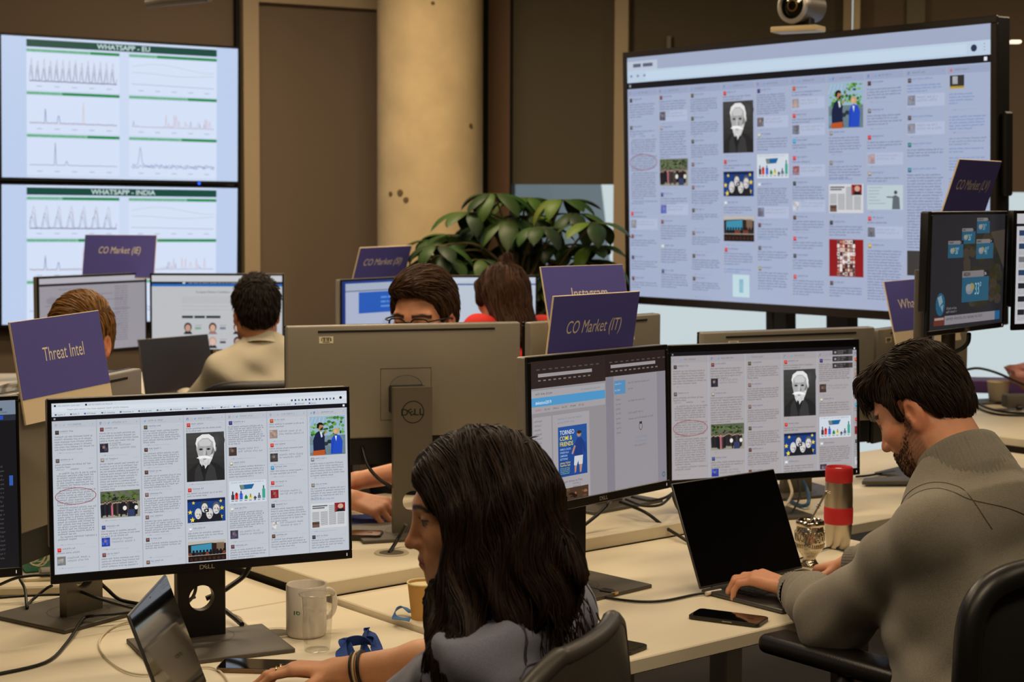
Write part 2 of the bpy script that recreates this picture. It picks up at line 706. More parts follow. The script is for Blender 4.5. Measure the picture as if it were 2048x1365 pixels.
# window wall right of the column
BL_Z = 1.705
struct(wall_slab('trim_7', P2, D2, 958, 975, 0, CEIL, .08, M_DARK, off=.02))
struct(wall_slab('trim_8', P2, D2, 975, 1018, 0, CEIL, .08, mat('jamb_brown', rgb(118, 88, 64), .7), off=.03))
struct(wall_slab('trim_9', P2, D2, 1017, 1022, 0, CEIL, .09, M_DARK, off=.025))
struct(wall_slab('trim_10', P2, D2, 1226, 1253, 0, CEIL, .10, M_POST, off=.06), 'tan upright post between the windows')
struct(wall_slab('trim_11', P2, D2, 1680, 1696, 0, CEIL, .10, M_POST, off=.06))
struct(wall_slab('trim_12', P2, D2, 1699, 1713, 0, CEIL, .10, mat('post_cream', rgb(226, 204, 160), .5), off=.07))
struct(wall_slab('trim_13', P2, D2, 1806, 1842, 1.75, CEIL, .03, mat('post_grey', rgb(128, 120, 92), .5), off=.03))
struct(wall_slab('trim_14', P2, D2, 1330, 1338, 1.75, 2.5, .02, mat('post_dim', rgb(120, 108, 90), .5), off=.03))
BLK = [(1020, 1230), (1250, 1682), (1710, 2420)]
for i, (a, c) in enumerate(BLK):
    struct(wall_slab('trim_%d' % (15 + i), P2, D2, a, c, BL_Z - (.0 if i < 1 else .035), CEIL, .02, M_BLIND if i < 2 else M_WALL, off=.0), 'lowered roller blind')
    g = wall_slab('window_%d' % (i + 1), P2, D2, a, c, .05, BL_Z + .05, .012, None, off=-.05)
    struct(g, 'window pane')
t_end = wt(P2, D2, 2420)
x1, y1 = wp(P2, D2, t_end, .0)
struct(slab('w', (x1, y1), (6.1, y1 - (6.1 - x1) * .23), 0, CEIL, .1, None).build('wall_window_side', M_OWALL))
struct(wall_slab('trim_18', P2, D2, 1020, 2420, 0, .10, .10, M_POST, off=.02))
struct(wall_slab('trim_19', P2, D2, 1250, 2420, zt + .12, CEIL, .05, M_CEIL, off=.10))
mg = bpy.data.materials.new('window_glass')
mg.use_nodes = True
N, L = mg.node_tree.nodes, mg.node_tree.links
N.remove(N['Principled BSDF'])
tr = N.new('ShaderNodeBsdfTransparent')
gl = N.new('ShaderNodeBsdfGlossy')
gl.inputs['Roughness'].default_value = .02
fr = N.new('ShaderNodeFresnel')
fr.inputs['IOR'].default_value = 1.25
ms = N.new('ShaderNodeMixShader')
L.new(fr.outputs[0], ms.inputs[0])
L.new(tr.outputs[0], ms.inputs[1])
L.new(gl.outputs[0], ms.inputs[2])
L.new(ms.outputs[0], N['Material Output'].inputs['Surface'])
for o in COL.objects:
    if o.name.startswith('window_'):
        o.data.materials.clear()
        o.data.materials.append(mg)

# outside: a slatted grey building seen through the low window
M_FAC = mat('facade_grey', rgb(142, 150, 156), .8)
b = MB()
f0, f1 = aty(960, 400, 14.0), aty(1190, 400, 15.0)
f2 = aty(1222, 480, 15.0)
b.add([(f0.x, 14, 3.2), (f0.x, 14, .0), (f2.x + .12, 15, .0), (f1.x - .12, 15, 3.2), (f0.x, 14.8, 3.2), (f0.x, 14.8, 0), (f2.x + .12, 15.8, 0), (f1.x - .12, 15.8, 3.2)],
      [(0, 1, 2, 3), (7, 6, 5, 4), (0, 4, 5, 1), (3, 2, 6, 7), (0, 3, 7, 4), (1, 5, 6, 2)])
fb = b.build('building', M_FAC)
tag(fb, 'grey building with sloping white edge outside the window behind the plant', 'building')
b = MB()
for k in range(26):
    z = .9 + k * .052
    b.box((1.02 - .012 * k, .02, .022), (f0.x + .49 - .006 * k, 14.45, z), Matrix.Identity(4))
b.v = [(x, y - .07 + (x - f0.x) * 1.0 / max(.1, f1.x - f0.x) * .96 - .42, z) for x, y, z in b.v]
b.build('slat', mat('facade_slat', rgb(120, 128, 134), .8), fb)
b = MB()

# thin pipe under the ceiling at the top edge of the view
p0, p1 = aty(280, -6, 6.8), aty(375, -8, 6.2)
b = MB().tube([aty(292, 6, 6.4), aty(330, 1, 6.4), aty(420, -8, 6.3)], .022, 12, smooth=False)
b.tube([aty(420, -8, 6.3), aty(420, -8, 6.3) + Vector((0, 0, .35))], .012, 8, smooth=False)
tag(b.build('spotlight', mat('spot_grey', rgb(120, 112, 104), .4, .6), smooth=True), 'grey spotlight arm hanging from the ceiling at the top left', 'lamp')
b = MB().box((.05, .04, .015), aty(2030, 84, 7.5), None, .006)
tag(b.build('ceiling_spot', mat('lamp_white', (1, .9, .7), emit=((1.0, .85, .6), 1.2))), 'small lit lamp right of the large wall display', 'lamp')


# ------------------------------------------------------------------ desks
def desk(u0, u1, v0, v1, z, label, legs=True, th=.030, M=None, apron=True):
    A4 = Matrix(((EA.x, EB.x, 0, 0), (EA.y, EB.y, 0, 0), (0, 0, 1, 0), (0, 0, 0, 1))) if M is None else M
    c = A4 @ Vector(((u0 + u1) / 2, (v0 + v1) / 2, 0))
    t = thing('desk', label, 'desk', c)
    MB().box((u1 - u0, v1 - v0, th), ((u0 + u1) / 2, (v0 + v1) / 2, z - th / 2), A4, .0025, 1).build('desktop', M_DESK, t)
    if apron:
        MB().box((u1 - u0 - .1, .03, .10), ((u0 + u1) / 2, (v0 + v1) / 2, z - th - .05), A4, .004, 1).build('beam', M_DESKLEG, t)
    for u in (u0 + .10, u1 - .10):
        b = MB().box((.07, .07, z - th), (u, (v0 + v1) / 2, (z - th) / 2), A4, .004, 1)
        b.box((.07, (v1 - v0) - .1, .03), (u, (v0 + v1) / 2, .015), A4, .004, 1)
        b.box((.06, (v1 - v0) - .12, .035), (u, (v0 + v1) / 2, z - th - .0175), A4, .004, 1)
        b.build('leg', M_DESKLEG, t)
    return t


Z_NL, Z_NR, Z_FR = .74, .753, .787
desk(.44, 2.047, 2.318, 3.178, Z_NL, 'white desk in front of the long-haired woman with mug and plastic cup on it')
desk_r = desk(2.053, 3.455, 2.318, 3.107, Z_NR, 'white desk under the open laptop of the man in the grey sweater')
desk(.44, 2.03, 3.183, 4.02, Z_NL, 'white desk far left under the purple threat sign monitor')
FD = desk(2.04, 3.42, 3.112, 3.95, Z_FR, 'raised white desk of the man with glasses with round cable hole', th=.034)
A4 = Matrix(((EA.x, EB.x, 0, 0), (EA.y, EB.y, 0, 0), (0, 0, 1, 0), (0, 0, 0, 1)))
# front: dark strip standing in for the shaded gap under the raised desk
MB().box((1.36, .02, .055), (2.73, 3.135, Z_FR - .034 - .0275), A4).build('gap_shade', M_DARK, FD)
MB().box((.02, .80, .05), (2.055, 3.53, Z_FR - .034 - .025), A4).build('side_channel', M_SEAM, FD)
desk(3.475, 5.10, 2.93, 3.76, .75, 'white desk behind the red and steel flask')
MR = Matrix.Translation((0, 0, 0))
desk(5.19, 6.05, 3.10, 4.83, .787, 'white desk on the right carrying a paper cup and cables', M=A4)
MF = Matrix(((.80, -.60, 0, 0), (.60, .80, 0, 0), (0, 0, 1, 0), (0, 0, 0, 1)))
qa = Vector((-1.30, 6.75, 0))
desk(-.9, .75, -.42, .42, .89, 'white desk at the back of the man in the pale shirt', M=Matrix.Translation(qa) @ Matrix.Rotation(rad(8), 4, 'Z'))
qb = Vector((-.15, 7.0, 0))
desk(-.35, .75, -.42, .42, .89, 'white desk at the back of the woman in red', M=Matrix.Translation(qb) @ Matrix.Rotation(rad(8), 4, 'Z'))


def grommet(px, py, z, label):
    c = onz(px, py, z)
    b = MB().lathe([(.030, .0004), (.030, .0015), (.034, .003), (.040, .003), (.042, .0004)], 40, Matrix.Translation(c))
    t = b.build('cable_grommet', mat('grommet_grey', rgb(188, 176, 150), .5), smooth=True)
    tag(t, label, 'cable grommet')
    b = MB().lathe([(.0, .0012), (.031, .0012)], 40, Matrix.Translation(c))
    b.build('hole', mat('hole_grey', rgb(96, 88, 72), .8), t)
    return c


GR = grommet(783, 1107, Z_FR, 'round cable hole ring in the raised desk left of the woman\'s face')
grommet(552, 1268, Z_NL, 'round cable hole ring in the desk just behind the white mug')


# ------------------------------------------------------------------ monitors
def plate_hole(w, z0, z1, zc, r, d, n=32):
    """upright plate, x +-w/2, z0..z1 with a round hole, thickness d along y (0..d)"""
    b = bmesh.new()
    hw = w / 2
    ring, sq = [], []
    for k in range(n):
        a = 2 * math.pi * (k + .5) / n
        c, s = math.cos(a), math.sin(a)
        q = hw / max(abs(c), abs(s))
        ring.append((r * c, zc + r * s))
        sq.append((q * c, zc + q * s))
    for yy in (0, d):
        pass
    V = {}

    def vert(p, y):
        key = (round(p[0], 6), round(p[1], 6), y)
        if key not in V:
            V[key] = b.verts.new((p[0], y, p[1]))
        return V[key]
    cor = [(hw, zc + hw), (-hw, zc + hw), (-hw, zc - hw), (hw, zc - hw)]
    for y in (0.0, d):
        for k in range(n):
            k2 = (k + 1) % n
            quad = [vert(ring[k], y), vert(sq[k], y)]
            a0, a1 = sq[k], sq[k2]
            if abs(a0[0] - a1[0]) > 1e-6 and abs(a0[1] - a1[1]) > 1e-6:
                cc = min(cor, key=lambda c: abs(c[0] - (a0[0] + a1[0]) / 2) + abs(c[1] - (a0[1] + a1[1]) / 2))
                quad.append(vert(cc, y))
            quad += [vert(sq[k2], y), vert(ring[k2], y)]
            b.faces.new(quad)
        for (za, zb) in ((z0, zc - hw), (zc + hw, z1)):
            b.faces.new([vert((-hw, za), y), vert((hw, za), y), vert((hw, zb), y), vert((-hw, zb), y)])
    for k in range(n):
        k2 = (k + 1) % n
        b.faces.new([vert(ring[k], 0.0), vert(ring[k2], 0.0), vert(ring[k2], d), vert(ring[k], d)])
    for (p, q) in (((-hw, z0), (hw, z0)), ((-hw, z1), (hw, z1)), ((-hw, z0), (-hw, z1)), ((hw, z0), (hw, z1))):
        b.faces.new([b.verts.new((p[0], 0, p[1])), b.verts.new((q[0], 0, q[1])), b.verts.new((q[0], d, q[1])), b.verts.new((p[0], d, p[1]))])
    bmesh.ops.recalc_face_normals(b, faces=b.faces[:])
    return b


def dell_text(cap, M, col_mat, parent, name='logo', off=.0004, ring=None, label=None):
    b = MB()
    x = 0
    for ch, w in (('D', None), ('E', 32), ('L', None), ('L', None)):
        vs, fs, ww = text_geo(ch, 0, .012)
        if w:
            ca, sa = math.cos(rad(w)), math.sin(rad(w))
            cx, cy = ww / 2, .5
            vs = [((a - cx) * ca - (c - cy) * sa + cx, (a - cx) * sa + (c - cy) * ca + cy) for a, c in vs]
        b.add([((x + a) * cap * 1.15, -off, (c - .5) * cap) for a, c in vs], fs)
        x += ww + .10
    tot = x * cap * 1.15
    b.v = [(p[0] - tot / 2, p[1], p[2]) for p in b.v]
    if ring:
        n = 48
        for k in range(n):
            a, c = 2 * math.pi * k / n, 2 * math.pi * (k + 1) / n
            q = [(ring * math.cos(t) * f, -off, ring * math.sin(t) * f) for t, f in ((a, 1), (c, 1), (c, .92), (a, .92))]
            b.add(q, [(0, 1, 2, 3)])
    b.v = [tuple(M @ Vector(p)) for p in b.v]
    return b.build(name, col_mat, parent, label)


def monitor(label, loc, yaw, tilt, roll, W, H, canvas=None, deskz=.75, bez=(.008, .009, .008, .018), group='desk monitors', stand=True, back=True,
            sticker=None, base=(.285, .215), base_yaw=None, logo=True, slot=True, standlogo=False, blackback=False, slot_span=(-.37, .385), standoff=.075, pole=None, base_off=0.0):
    loc = Vector(loc) + Vector((0, 0, DZ))
    M = TR(loc, yaw, tilt, roll)
    fwd = M.to_3x3() @ Vector((0, 1, 0))
    foot = Vector((loc[0], loc[1], deskz)) + Vector((fwd.x, fwd.y, 0)).normalized() * standoff
    t = thing('monitor', label, 'monitor', foot, group)
    shell = M_BLACK if blackback else M_SILVER
    # back shell: upper cover, thinner dark chin below
    hs = H * .81 if back else H
    b = MB().box((W - .001, .026, hs), (0, .019, H / 2 - hs / 2), M, .005, 2)
    b.build('back_cover', shell, t, smooth=True, angle=50)
    if back:
        MB().box((W - .012, .010, H - hs + .004), (0, .012, -H / 2 + (H - hs) / 2), M, .002, 1).build('rear_chin', M_BLACK, t)
        if slot:
            x0, x1 = slot_span
            MB().box(((x1 - x0) * W, .002, .0052), (-(x0 + x1) / 2 * W, .0325, H / 2 - .0155), M).build('vent_slot', M_INK, t)
            # outline of the mounting plate
            b = MB()
            s, zc, tk = .066, .0, .0007
            for (sx, sz, cx, cz) in ((2 * s, tk, 0, s), (2 * s, tk, 0, -s), (tk, 2 * s, s, 0), (tk, 2 * s, -s, 0)):
                b.box((sx, .0012, sz), (cx, .0322, cz + zc), M)
            for k in range(24):
                a, c = math.pi * k / 24, math.pi * (k + 1) / 24
                q = [(.043 * math.cos(x) * f, .0329, .018 + .030 * math.sin(x) * f) for x, f in ((a, 1), (c, 1), (c, .98), (a, .98))]
                b.add([M @ Vector(p) for p in q], [(0, 1, 2, 3)])
            b.build('mount_outline', M_SEAM, t)
        if sticker is not None:
            sx = sticker
            bs = MB().box((.036, .0006, .017), (sx, .0323, H / 2 - .036), M).build('barcode_sticker', M_STICK, t, 'white barcode sticker')
            b = MB()
            for k in range(16):
                if k % 5 != 3:
                    b.box((.0011 if k % 3 else .0006, .0004, .0075), (sx - .013 + k * .0017, .0328, H / 2 - .0355), M)
            b.box((.022, .0004, .0012), (sx, .0328, H / 2 - .0305), M)
            b.box((.018, .0004, .0016), (sx, .0328, H / 2 - .0415), M)
            b.build('barcode', M_INK, bs)
    # front bezel as a frame
    l, tp, r, bt = bez
    b = MB()
    d = .008
    b.box((W, d, tp), (0, .002, H / 2 - tp / 2), M, .0012, 1)
    b.box((W, d, bt), (0, .002, -H / 2 + bt / 2), M, .0012, 1)
    b.box((l, d, H - tp - bt), (-W / 2 + l / 2, .002, (bt - tp) / 2), M, .0012, 1)
    b.box((r, d, H - tp - bt), (W / 2 - r / 2, .002, (bt - tp) / 2), M, .0012, 1)
    b.box((W - .004, .004, H - .004), (0, .004, 0), M)
    b.build('bezel', M_BEZEL, t)
    if canvas is not None:
        cm = M @ Matrix.Translation(((l - r) / 2, .0005, (bt - tp) / 2))
        canvas.build('screen', cm, M_SCREEN, t)
    else:
        MB().box((W - l - r, .001, H - tp - bt), ((l - r) / 2, .0008, (bt - tp) / 2), M).build('screen', mat('screen_off', rgb(10, 10, 11), .12), t)
    if logo:
        dell_text(.0085, M @ Matrix.Translation((0, -.0022, -H / 2 + bt / 2)), M_LOGO, t)
        b = MB().box((.0012, .0006, .006), (W / 2 - .012, -.0022, -H / 2 + bt / 2), M)
        b.build('power_light', mat('led_white', (.8, .8, .8), emit=((1, 1, 1), .5)), t)
    if stand:
        by = yaw if base_yaw is None else base_yaw
        ytop = loc[2] + .025
        Mb = Matrix.Translation(foot) @ Matrix.Rotation(rad(by), 4, 'Z')
        cw = .100
        hb = ytop - deskz
        bm_ = plate_hole(cw, .006, hb, .088, .0265, .022)
        colm = Mb @ Matrix.Translation((0, -.011, 0))
        b = MB().bm(bm_, colm)
        # neck to the panel
        st = b.build('stand', M_SILVER_D if not blackback else M_BLACK, t)
        for p in st.data.polygons:
            p.use_smooth = False
        nk = MB()
        nk.box((.09, .05, .07), (0, .050, -.012), M, .004, 1)
        nk.build('tilt_hinge', M_BLACK, t)
        # black front lining of the stand
        MB().bm(plate_hole(cw - .004, .008, hb - .004, .088, .0262, .002), Mb @ Matrix.Translation((0, -.0135, 0))).build('stand_front', M_BEZEL, t)
        bs = MB()
        w, dp = base
        bs.prism([(-w / 2, -dp * .62 + base_off), (w / 2, -dp * .62 + base_off), (w / 2, dp * .38 + base_off), (-w / 2, dp * .38 + base_off)], .0, .009, Mb, 0, .0022)
        bs.build('base', M_BASE, t)
        b = MB()
        n = 40
        for k in range(n):
            a, c = 2 * math.pi * k / n, 2 * math.pi * (k + 1) / n
            q = [(.066 * math.cos(x) * f, -.01 + .066 * math.sin(x) * f, .0094) for x, f in ((a, 1), (c, 1), (c, .985), (a, .985))]
            b.add([Mb @ Vector(p) for p in q], [(0, 1, 2, 3)])
        b.build('base_ring', M_SEAM, t)
        if standlogo:
            Ml = Mb @ Matrix.Translation((0, .0112, hb - .062)) @ Matrix.Rotation(math.pi, 4, 'Z')
            dell_text(.0165, Ml, M_INK, t, 'stand_logo', ring=.0285)
    if pole:
        b = MB().tube([foot, foot + Vector((0, 0, loc[2] - deskz))], .02, 16, smooth=False)
        b.lathe([(.09, 0), (.09, .008), (.02, .015)], 32, Matrix.Translation(foot))
        b.build('pole', M_SILVER_D, t, smooth=True)
        nk = MB()
        nk.tube([foot + Vector((0, 0, loc[2] - deskz - .01)), M @ Vector((0, .03, 0))], .018, 10, smooth=False)
        nk.build('arm', M_BLACK, t)
    return t

# ------------------------------------------------------------------ screen pictures
def gain(c, g):
    return tuple(x * g for x in c)


C_TXT = rgb(64, 68, 78)
C_LNK = rgb(70, 110, 170)


class Feed:
    """a wall of narrow message columns"""

    def __init__(self, cv, x0, y0, colw, ybot, seed, fine=True, tint=1.0, txt=C_TXT, bgcard=None, blur=False):
        self.cv, self.x0, self.y0, self.u, self.ybot = cv, x0, y0, colw, ybot
        self.rng = random.Random(seed)
        self.fine = fine
        self.txt = txt
        self.bg = bgcard

    def P(self, x, y):
        return self.cx + x * self.u, self.y0 + y * self.u

    def ok(self, y, h=0):
        return self.y0 + (y + h) * self.u < self.ybot

    def rect(self, x, y, w, h, c, lay=None):
        X, Y = self.P(x, y)
        hh = min(h * self.u, self.ybot - Y)
        if hh > 0:
            self.cv.rect(X, Y, w * self.u, hh, c, lay)

    def line(self, x, y, w, h, c, fill=1.0):
        if self.ok(y):
            X, Y = self.P(x, y)
            self.cv.squiggle(X, Y, w * self.u, h * self.u, c, self.rng, self.fine, fill=fill)

    def header(self, icons, ncol=1):
        self.rect(0.0, 0, .985, .15, self.hd)
        x = .07
        for ic in icons:
            if ic == 'f':
                self.rect(x, .05, .045, .06, rgb(40, 70, 140))
                self.rect(x + .022, .065, .014, .045, rgb(225, 228, 235))
            elif ic == 'i':
                X, Y = self.P(x + .028, .08)
                self.cv.ring(X, Y, .026 * self.u, .028 * self.u, .007 * self.u, rgb(196, 110, 150), 10)
            elif ic == 't':
                X, Y = self.P(x, .05)
                s = .055 * self.u
                self.cv.poly([(X, Y + s * .2), (X + s * .5, Y + s * .45), (X + s * .75, Y), (X + s, Y + s * .25), (X + s * .8, Y + s * .8), (X + s * .35, Y + s), (X, Y + s * .9), (X + s * .25, Y + s * .7)], rgb(60, 150, 210))
            elif ic == 'r':
                X, Y = self.P(x + .03, .08)
                self.cv.ell(X, Y, .035 * self.u, .035 * self.u, rgb(205, 70, 66), 10)
            x += .085
        self.line(x + .02, .085, .34, .026, rgb(60, 62, 70))
        self.line(x + .02, .118, .42, .014, rgb(150, 152, 160))
        self.rect(.9, .06, .02, .03, rgb(150, 150, 158))

    def avatar(self, y, col, name_c=None, wide=.3):
        if not self.ok(y, .1):
            return
        self.rect(.07, y, .085, .09, col)
        d = self.rng.random()
        self.rect(.095, y + .02, .04, .04, tuple(min(1, c * 1.9 + .05) for c in col))
        self.rect(.085, y + .058, .065, .032, tuple(c * .45 for c in col))
        self.line(.18, y + .035, wide, .024, name_c or rgb(50, 70, 120))
        self.line(.18, y + .075, .22, .014, rgb(150, 152, 160))
        self.line(.82, y + .03, .12, .012, rgb(165, 168, 176))

    def para(self, y, n, c=None, x=.055, w=.89, pitch=.058, h=.024):
        for i in range(n):
            if self.ok(y + i * pitch):
                self.line(x, y + i * pitch, w, h, c or self.txt, (1.0 if i < n - 1 else self.rng.uniform(.35, .8)) * self.rng.uniform(.9, 1))
        return y + n * pitch

    def foot(self, y):
        self.line(.1, y, .3, .013, rgb(150, 152, 160))
        self.line(.16, y, .05, .02, rgb(100, 104, 112))
        self.line(.3, y, .4, .013, rgb(150, 152, 160))

    def thumb(self, y, col, lines=2):
        if not self.ok(y, .05):
            return
        if self.bg:
            self.rect(.05, y - .02, .9, .25, self.bg)
        self.rect(.06, y, .19, .2, col)
        r = self.rng
        for k in range(9):
            self.rect(.06 + r.random() * .13, y + r.random() * .13, .03 + r.random() * .04, .03 + r.random() * .07, (lambda g, e: tuple(min(.8, c * g + e) for c in col))(r.uniform(.25, 2.2), r.uniform(0, .05)))
        self.rect(.12, y + .05, .06, .06, rgb(190, 150, 125))
        for i in range(lines):
            self.line(.29, y + .06 + i * .065, .64, .032, rgb(120, 122, 130), r.uniform(.75, 1))
        self.foot(y + .28)

    # ---- pictures: each at (x,y,w,h) in column units
    def pic_portrait(self, y, h):
        w, x = .90, .05
        u = self.u
        X0, Y0 = self.P(x, y)
        W, Hh = w * u, h * u

        def q(a, b):
            return (X0 + a * W, Y0 + b * Hh)
        cv = self.cv
        L0 = cv.lay
        for i in range(8):
            g = 66 - i * 4
            cv.rect(X0, Y0 + i * Hh / 8, W, Hh / 8 + 1e-5, rgb(g, g, g))
        for i in range(10):
            g = 80 - i * 4
            cv.ell(*q(.80, .18), W * (.22 - .016 * i), Hh * (.18 - .013 * i), rgb(58 + i * 2, 58 + i * 2, 58 + i * 2), 14, L0 + 1)
        # coat
        cv.poly([q(0, 1), q(.04, .80), q(.18, .68), q(.38, .58), q(.62, .60), q(.86, .68), q(1, .80), q(1, 1)], rgb(36, 36, 37), L0 + 2)
        cv.poly([q(.20, 1), q(.22, .76), q(.34, .62), q(.44, .95), q(.40, 1)], rgb(52, 52, 54), L0 + 3)
        cv.poly([q(.80, 1), q(.74, .74), q(.60, .62), q(.50, .86), q(.48, 1)], rgb(56, 56, 58), L0 + 3)
        cv.line([q(.34, .62), q(.44, .93)], W * .012, rgb(20, 20, 20), L0 + 4)
        cv.line([q(.60, .63), q(.50, .86)], W * .012, rgb(20, 20, 20), L0 + 4)
        # collar and tie
        cv.poly([q(.34, .60), q(.36, .54), q(.58, .56), q(.58, .64), q(.46, .78)], rgb(214, 214, 214), L0 + 4)
        cv.poly([q(.41, .66), q(.47, .66), q(.49, .80), q(.44, .86), q(.40, .78)], rgb(30, 30, 32), L0 + 5)
        # head
        cv.poly([q(.27, .22), q(.30, .12), q(.42, .06), q(.58, .06), q(.70, .12), q(.74, .24), q(.75, .38), q(.70, .50), q(.60, .62), q(.46, .66), q(.36, .58), q(.30, .46), q(.26, .34)], rgb(168, 168, 168), L0 + 5)
        cv.poly([q(.24, .22), q(.28, .11), q(.42, .04), q(.60, .04), q(.72, .11), q(.77, .24), q(.76, .40), q(.72, .34), q(.70, .20), q(.58, .12), q(.42, .12), q(.30, .20), q(.28, .32)], rgb(224, 224, 224), L0 + 6)
        cv.poly([q(.32, .20), q(.42, .14), q(.58, .14), q(.66, .22), q(.62, .28), q(.36, .28)], rgb(196, 196, 196), L0 + 6)
        # brows, eyes
        for ex in (.38, .58):
            cv.poly([q(ex - .07, .31), q(ex, .285), q(ex + .07, .30), q(ex + .07, .315), q(ex, .305), q(ex - .07, .325)], rgb(150, 150, 150), L0 + 6)
            cv.ell(*q(ex, .345), W * .055, Hh * .022, rgb(70, 70, 70), 12, L0 + 6)
            cv.ell(*q(ex, .345), W * .022, Hh * .016, rgb(18, 18, 18), 10, L0 + 7)
        # nose
        cv.poly([q(.46, .33), q(.50, .33), q(.53, .45), q(.48, .47), q(.43, .45)], rgb(186, 186, 186), L0 + 6)
        cv.poly([q(.52, .36), q(.55, .46), q(.50, .47)], rgb(118, 118, 118), L0 + 7)
        # cheeks shadow
        cv.poly([q(.70, .30), q(.74, .36), q(.68, .50), q(.62, .50)], rgb(120, 120, 120), L0 + 6)
        # beard and moustache
        cv.poly([q(.30, .46), q(.40, .50), q(.58, .50), q(.70, .44), q(.68, .54), q(.60, .66), q(.50, .70), q(.40, .65), q(.33, .56)], rgb(206, 206, 206), L0 + 7)
        cv.poly([q(.26, .52), q(.36, .48), q(.47, .475), q(.58, .49), q(.68, .54), q(.58, .545), q(.47, .52), q(.36, .54)], rgb(238, 238, 238), L0 + 8)
        cv.poly([q(.42, .545), q(.53, .545), q(.50, .56), q(.45, .56)], rgb(90, 90, 90), L0 + 8)
        for k in range(26):
            a = self.rng.uniform(.34, .64)
            b_ = self.rng.uniform(.55, .64)
            cv.line([q(a, b_), q(a + (a - .48) * -.1, b_ + .04)], W * .006, rgb(*([self.rng.choice((150, 176, 240))] * 3)), L0 + 9)
        # ear
        cv.poly([q(.755, .32), q(.79, .31), q(.79, .38), q(.76, .42)], rgb(150, 150, 150), L0 + 5)

    def frame(self, y, h):
        X0, Y0 = self.P(.05, y)
        return X0, Y0, .90 * self.u, h * self.u

    def clip_ok(self, y, h):
        return self.y0 + (y + h) * self.u <= self.ybot + 1e-6

    def pic_pair(self, y, h):
        X0, Y0, W, Hh = self.frame(y, h)
        cv, r, L0 = self.cv, self.rng, self.cv.lay

        def q(a, b):
            return (X0 + a * W, Y0 + b * Hh)
        cv.rect(X0, Y0, W, Hh, rgb(150, 178, 200))
        cv.rect(X0, Y0 + Hh * .5, W, Hh * .5, rgb(66, 80, 70))
        for k in range(90):
            a, b_ = r.random(), r.random() ** 1.1 * .5
            if a < .5 and b_ < .2:
                continue
            c = r.choice([(60, 120, 50), (96, 160, 70), (40, 84, 38), (124, 176, 84)])
            ex, ey = W * r.uniform(.02, .06), Hh * r.uniform(.015, .045)
            px_, py_ = q(min(max(a, .07), .93), min(max(b_, .05), .9))
            cv.ell(px_, py_, ex, ey, rgb(*c), 7, L0 + 1)
        for k in range(4):
            cv.line([q(.1 + k * .1, .02), q(.0 + k * .12, .22)], W * .008, rgb(205, 218, 226), L0 + 1)
        for k in range(6):
            cv.ell(*q(.35 + .1 * k, .66 + .05 * (k % 2)), W * .07, Hh * .05, rgb(40, 52, 56), 9, L0 + 2)
        cv.rect(X0, Y0 + Hh * .72, W * .1, Hh * .2, rgb(120, 150, 168), L0 + 2)
        # man in navy suit
        cv.poly([q(.10, .97), q(.09, .62), q(.16, .44), q(.24, .38), (X0 + .36 * W, Y0 + .42 * Hh), q(.42, .52), q(.41, .68), q(.44, .97)], rgb(24, 34, 66), L0 + 3)
        cv.poly([q(.28, .40), q(.34, .40), q(.36, .52), q(.32, .55)], rgb(210, 214, 220), L0 + 4)
        cv.ell(*q(.30, .27), W * .085, Hh * .085, rgb(176, 128, 96), 14, L0 + 4)
        cv.poly([q(.20, .30), q(.20, .20), q(.27, .155), q(.36, .17), q(.38, .23), q(.28, .22), q(.25, .31)], rgb(26, 20, 18), L0 + 5)
        cv.poly([q(.32, .29), q(.385, .28), q(.36, .36), q(.28, .36)], rgb(56, 40, 32), L0 + 5)
        cv.poly([q(.40, .48), q(.47, .42), q(.46, .38), q(.42, .40)], rgb(176, 128, 96), L0 + 5)
        cv.poly([q(.08, .88), q(.42, .86), q(.42, 1.0), q(.08, 1.0)], rgb(180, 84, 40), L0 + 4)
        # woman in blue jacket
        cv.poly([q(.58, .98), q(.60, .62), q(.66, .52), q(.74, .48), q(.86, .53), q(.92, .66), q(.90, .98)], rgb(34, 74, 190), L0 + 3)
        cv.poly([q(.70, .52), q(.76, .52), q(.74, .66)], rgb(220, 222, 228), L0 + 4)
        cv.ell(*q(.74, .40), W * .09, Hh * .075, rgb(196, 158, 110), 14, L0 + 4)
        cv.ell(*q(.715, .41), W * .05, Hh * .055, rgb(214, 168, 138), 12, L0 + 5)
        cv.line([q(.66, .62), q(.62, .95)], W * .012, rgb(22, 48, 130), L0 + 5)

    def pic_crowd(self, y, h):
        X0, Y0, W, Hh = self.frame(y, h)
        cv, r, L0 = self.cv, self.rng, self.cv.lay

        def q(a, b):
            return (X0 + a * W, Y0 + b * Hh)
        cv.rect(X0, Y0, W, Hh, rgb(150, 146, 132))
        cv.rect(X0, Y0, W, Hh * .42, rgb(44, 66, 30))
        for k in range(60):
            cv.ell(*q(r.uniform(.05, .95), r.uniform(.05, .36)), W * r.uniform(.02, .05), Hh * r.uniform(.02, .05), rgb(*r.choice([(30, 52, 22), (70, 94, 40), (96, 116, 56), (24, 36, 20)])), 6, L0 + 1)
        for k in range(22):
            a = .03 + k * .044
            if a > .95:
                break
            t = r.uniform(.32, .42)
            c = r.choice([(30, 30, 36), (44, 40, 44), (24, 28, 40), (70, 60, 56), (36, 30, 30)])
            if k == 6:
                c = (190, 110, 120)
            hh = r.uniform(.5, .6)
            cv.poly([q(a - .02, t + hh), q(a - .035, t + .14), q(a, t + .08), q(a + .035, t + .14), q(a + .02, min(.97, t + hh))], rgb(*c), L0 + 2)
            cv.ell(*q(a, t + .05), W * .016, Hh * .04, rgb(170, 128, 104), 8, L0 + 3)
            cv.ell(*q(a, t + .03), W * .016, Hh * .025, rgb(40, 30, 26), 8, L0 + 4)
        cv.ell(*q(.61, .66), W * .05, Hh * .085, rgb(224, 222, 218), 12, L0 + 5)
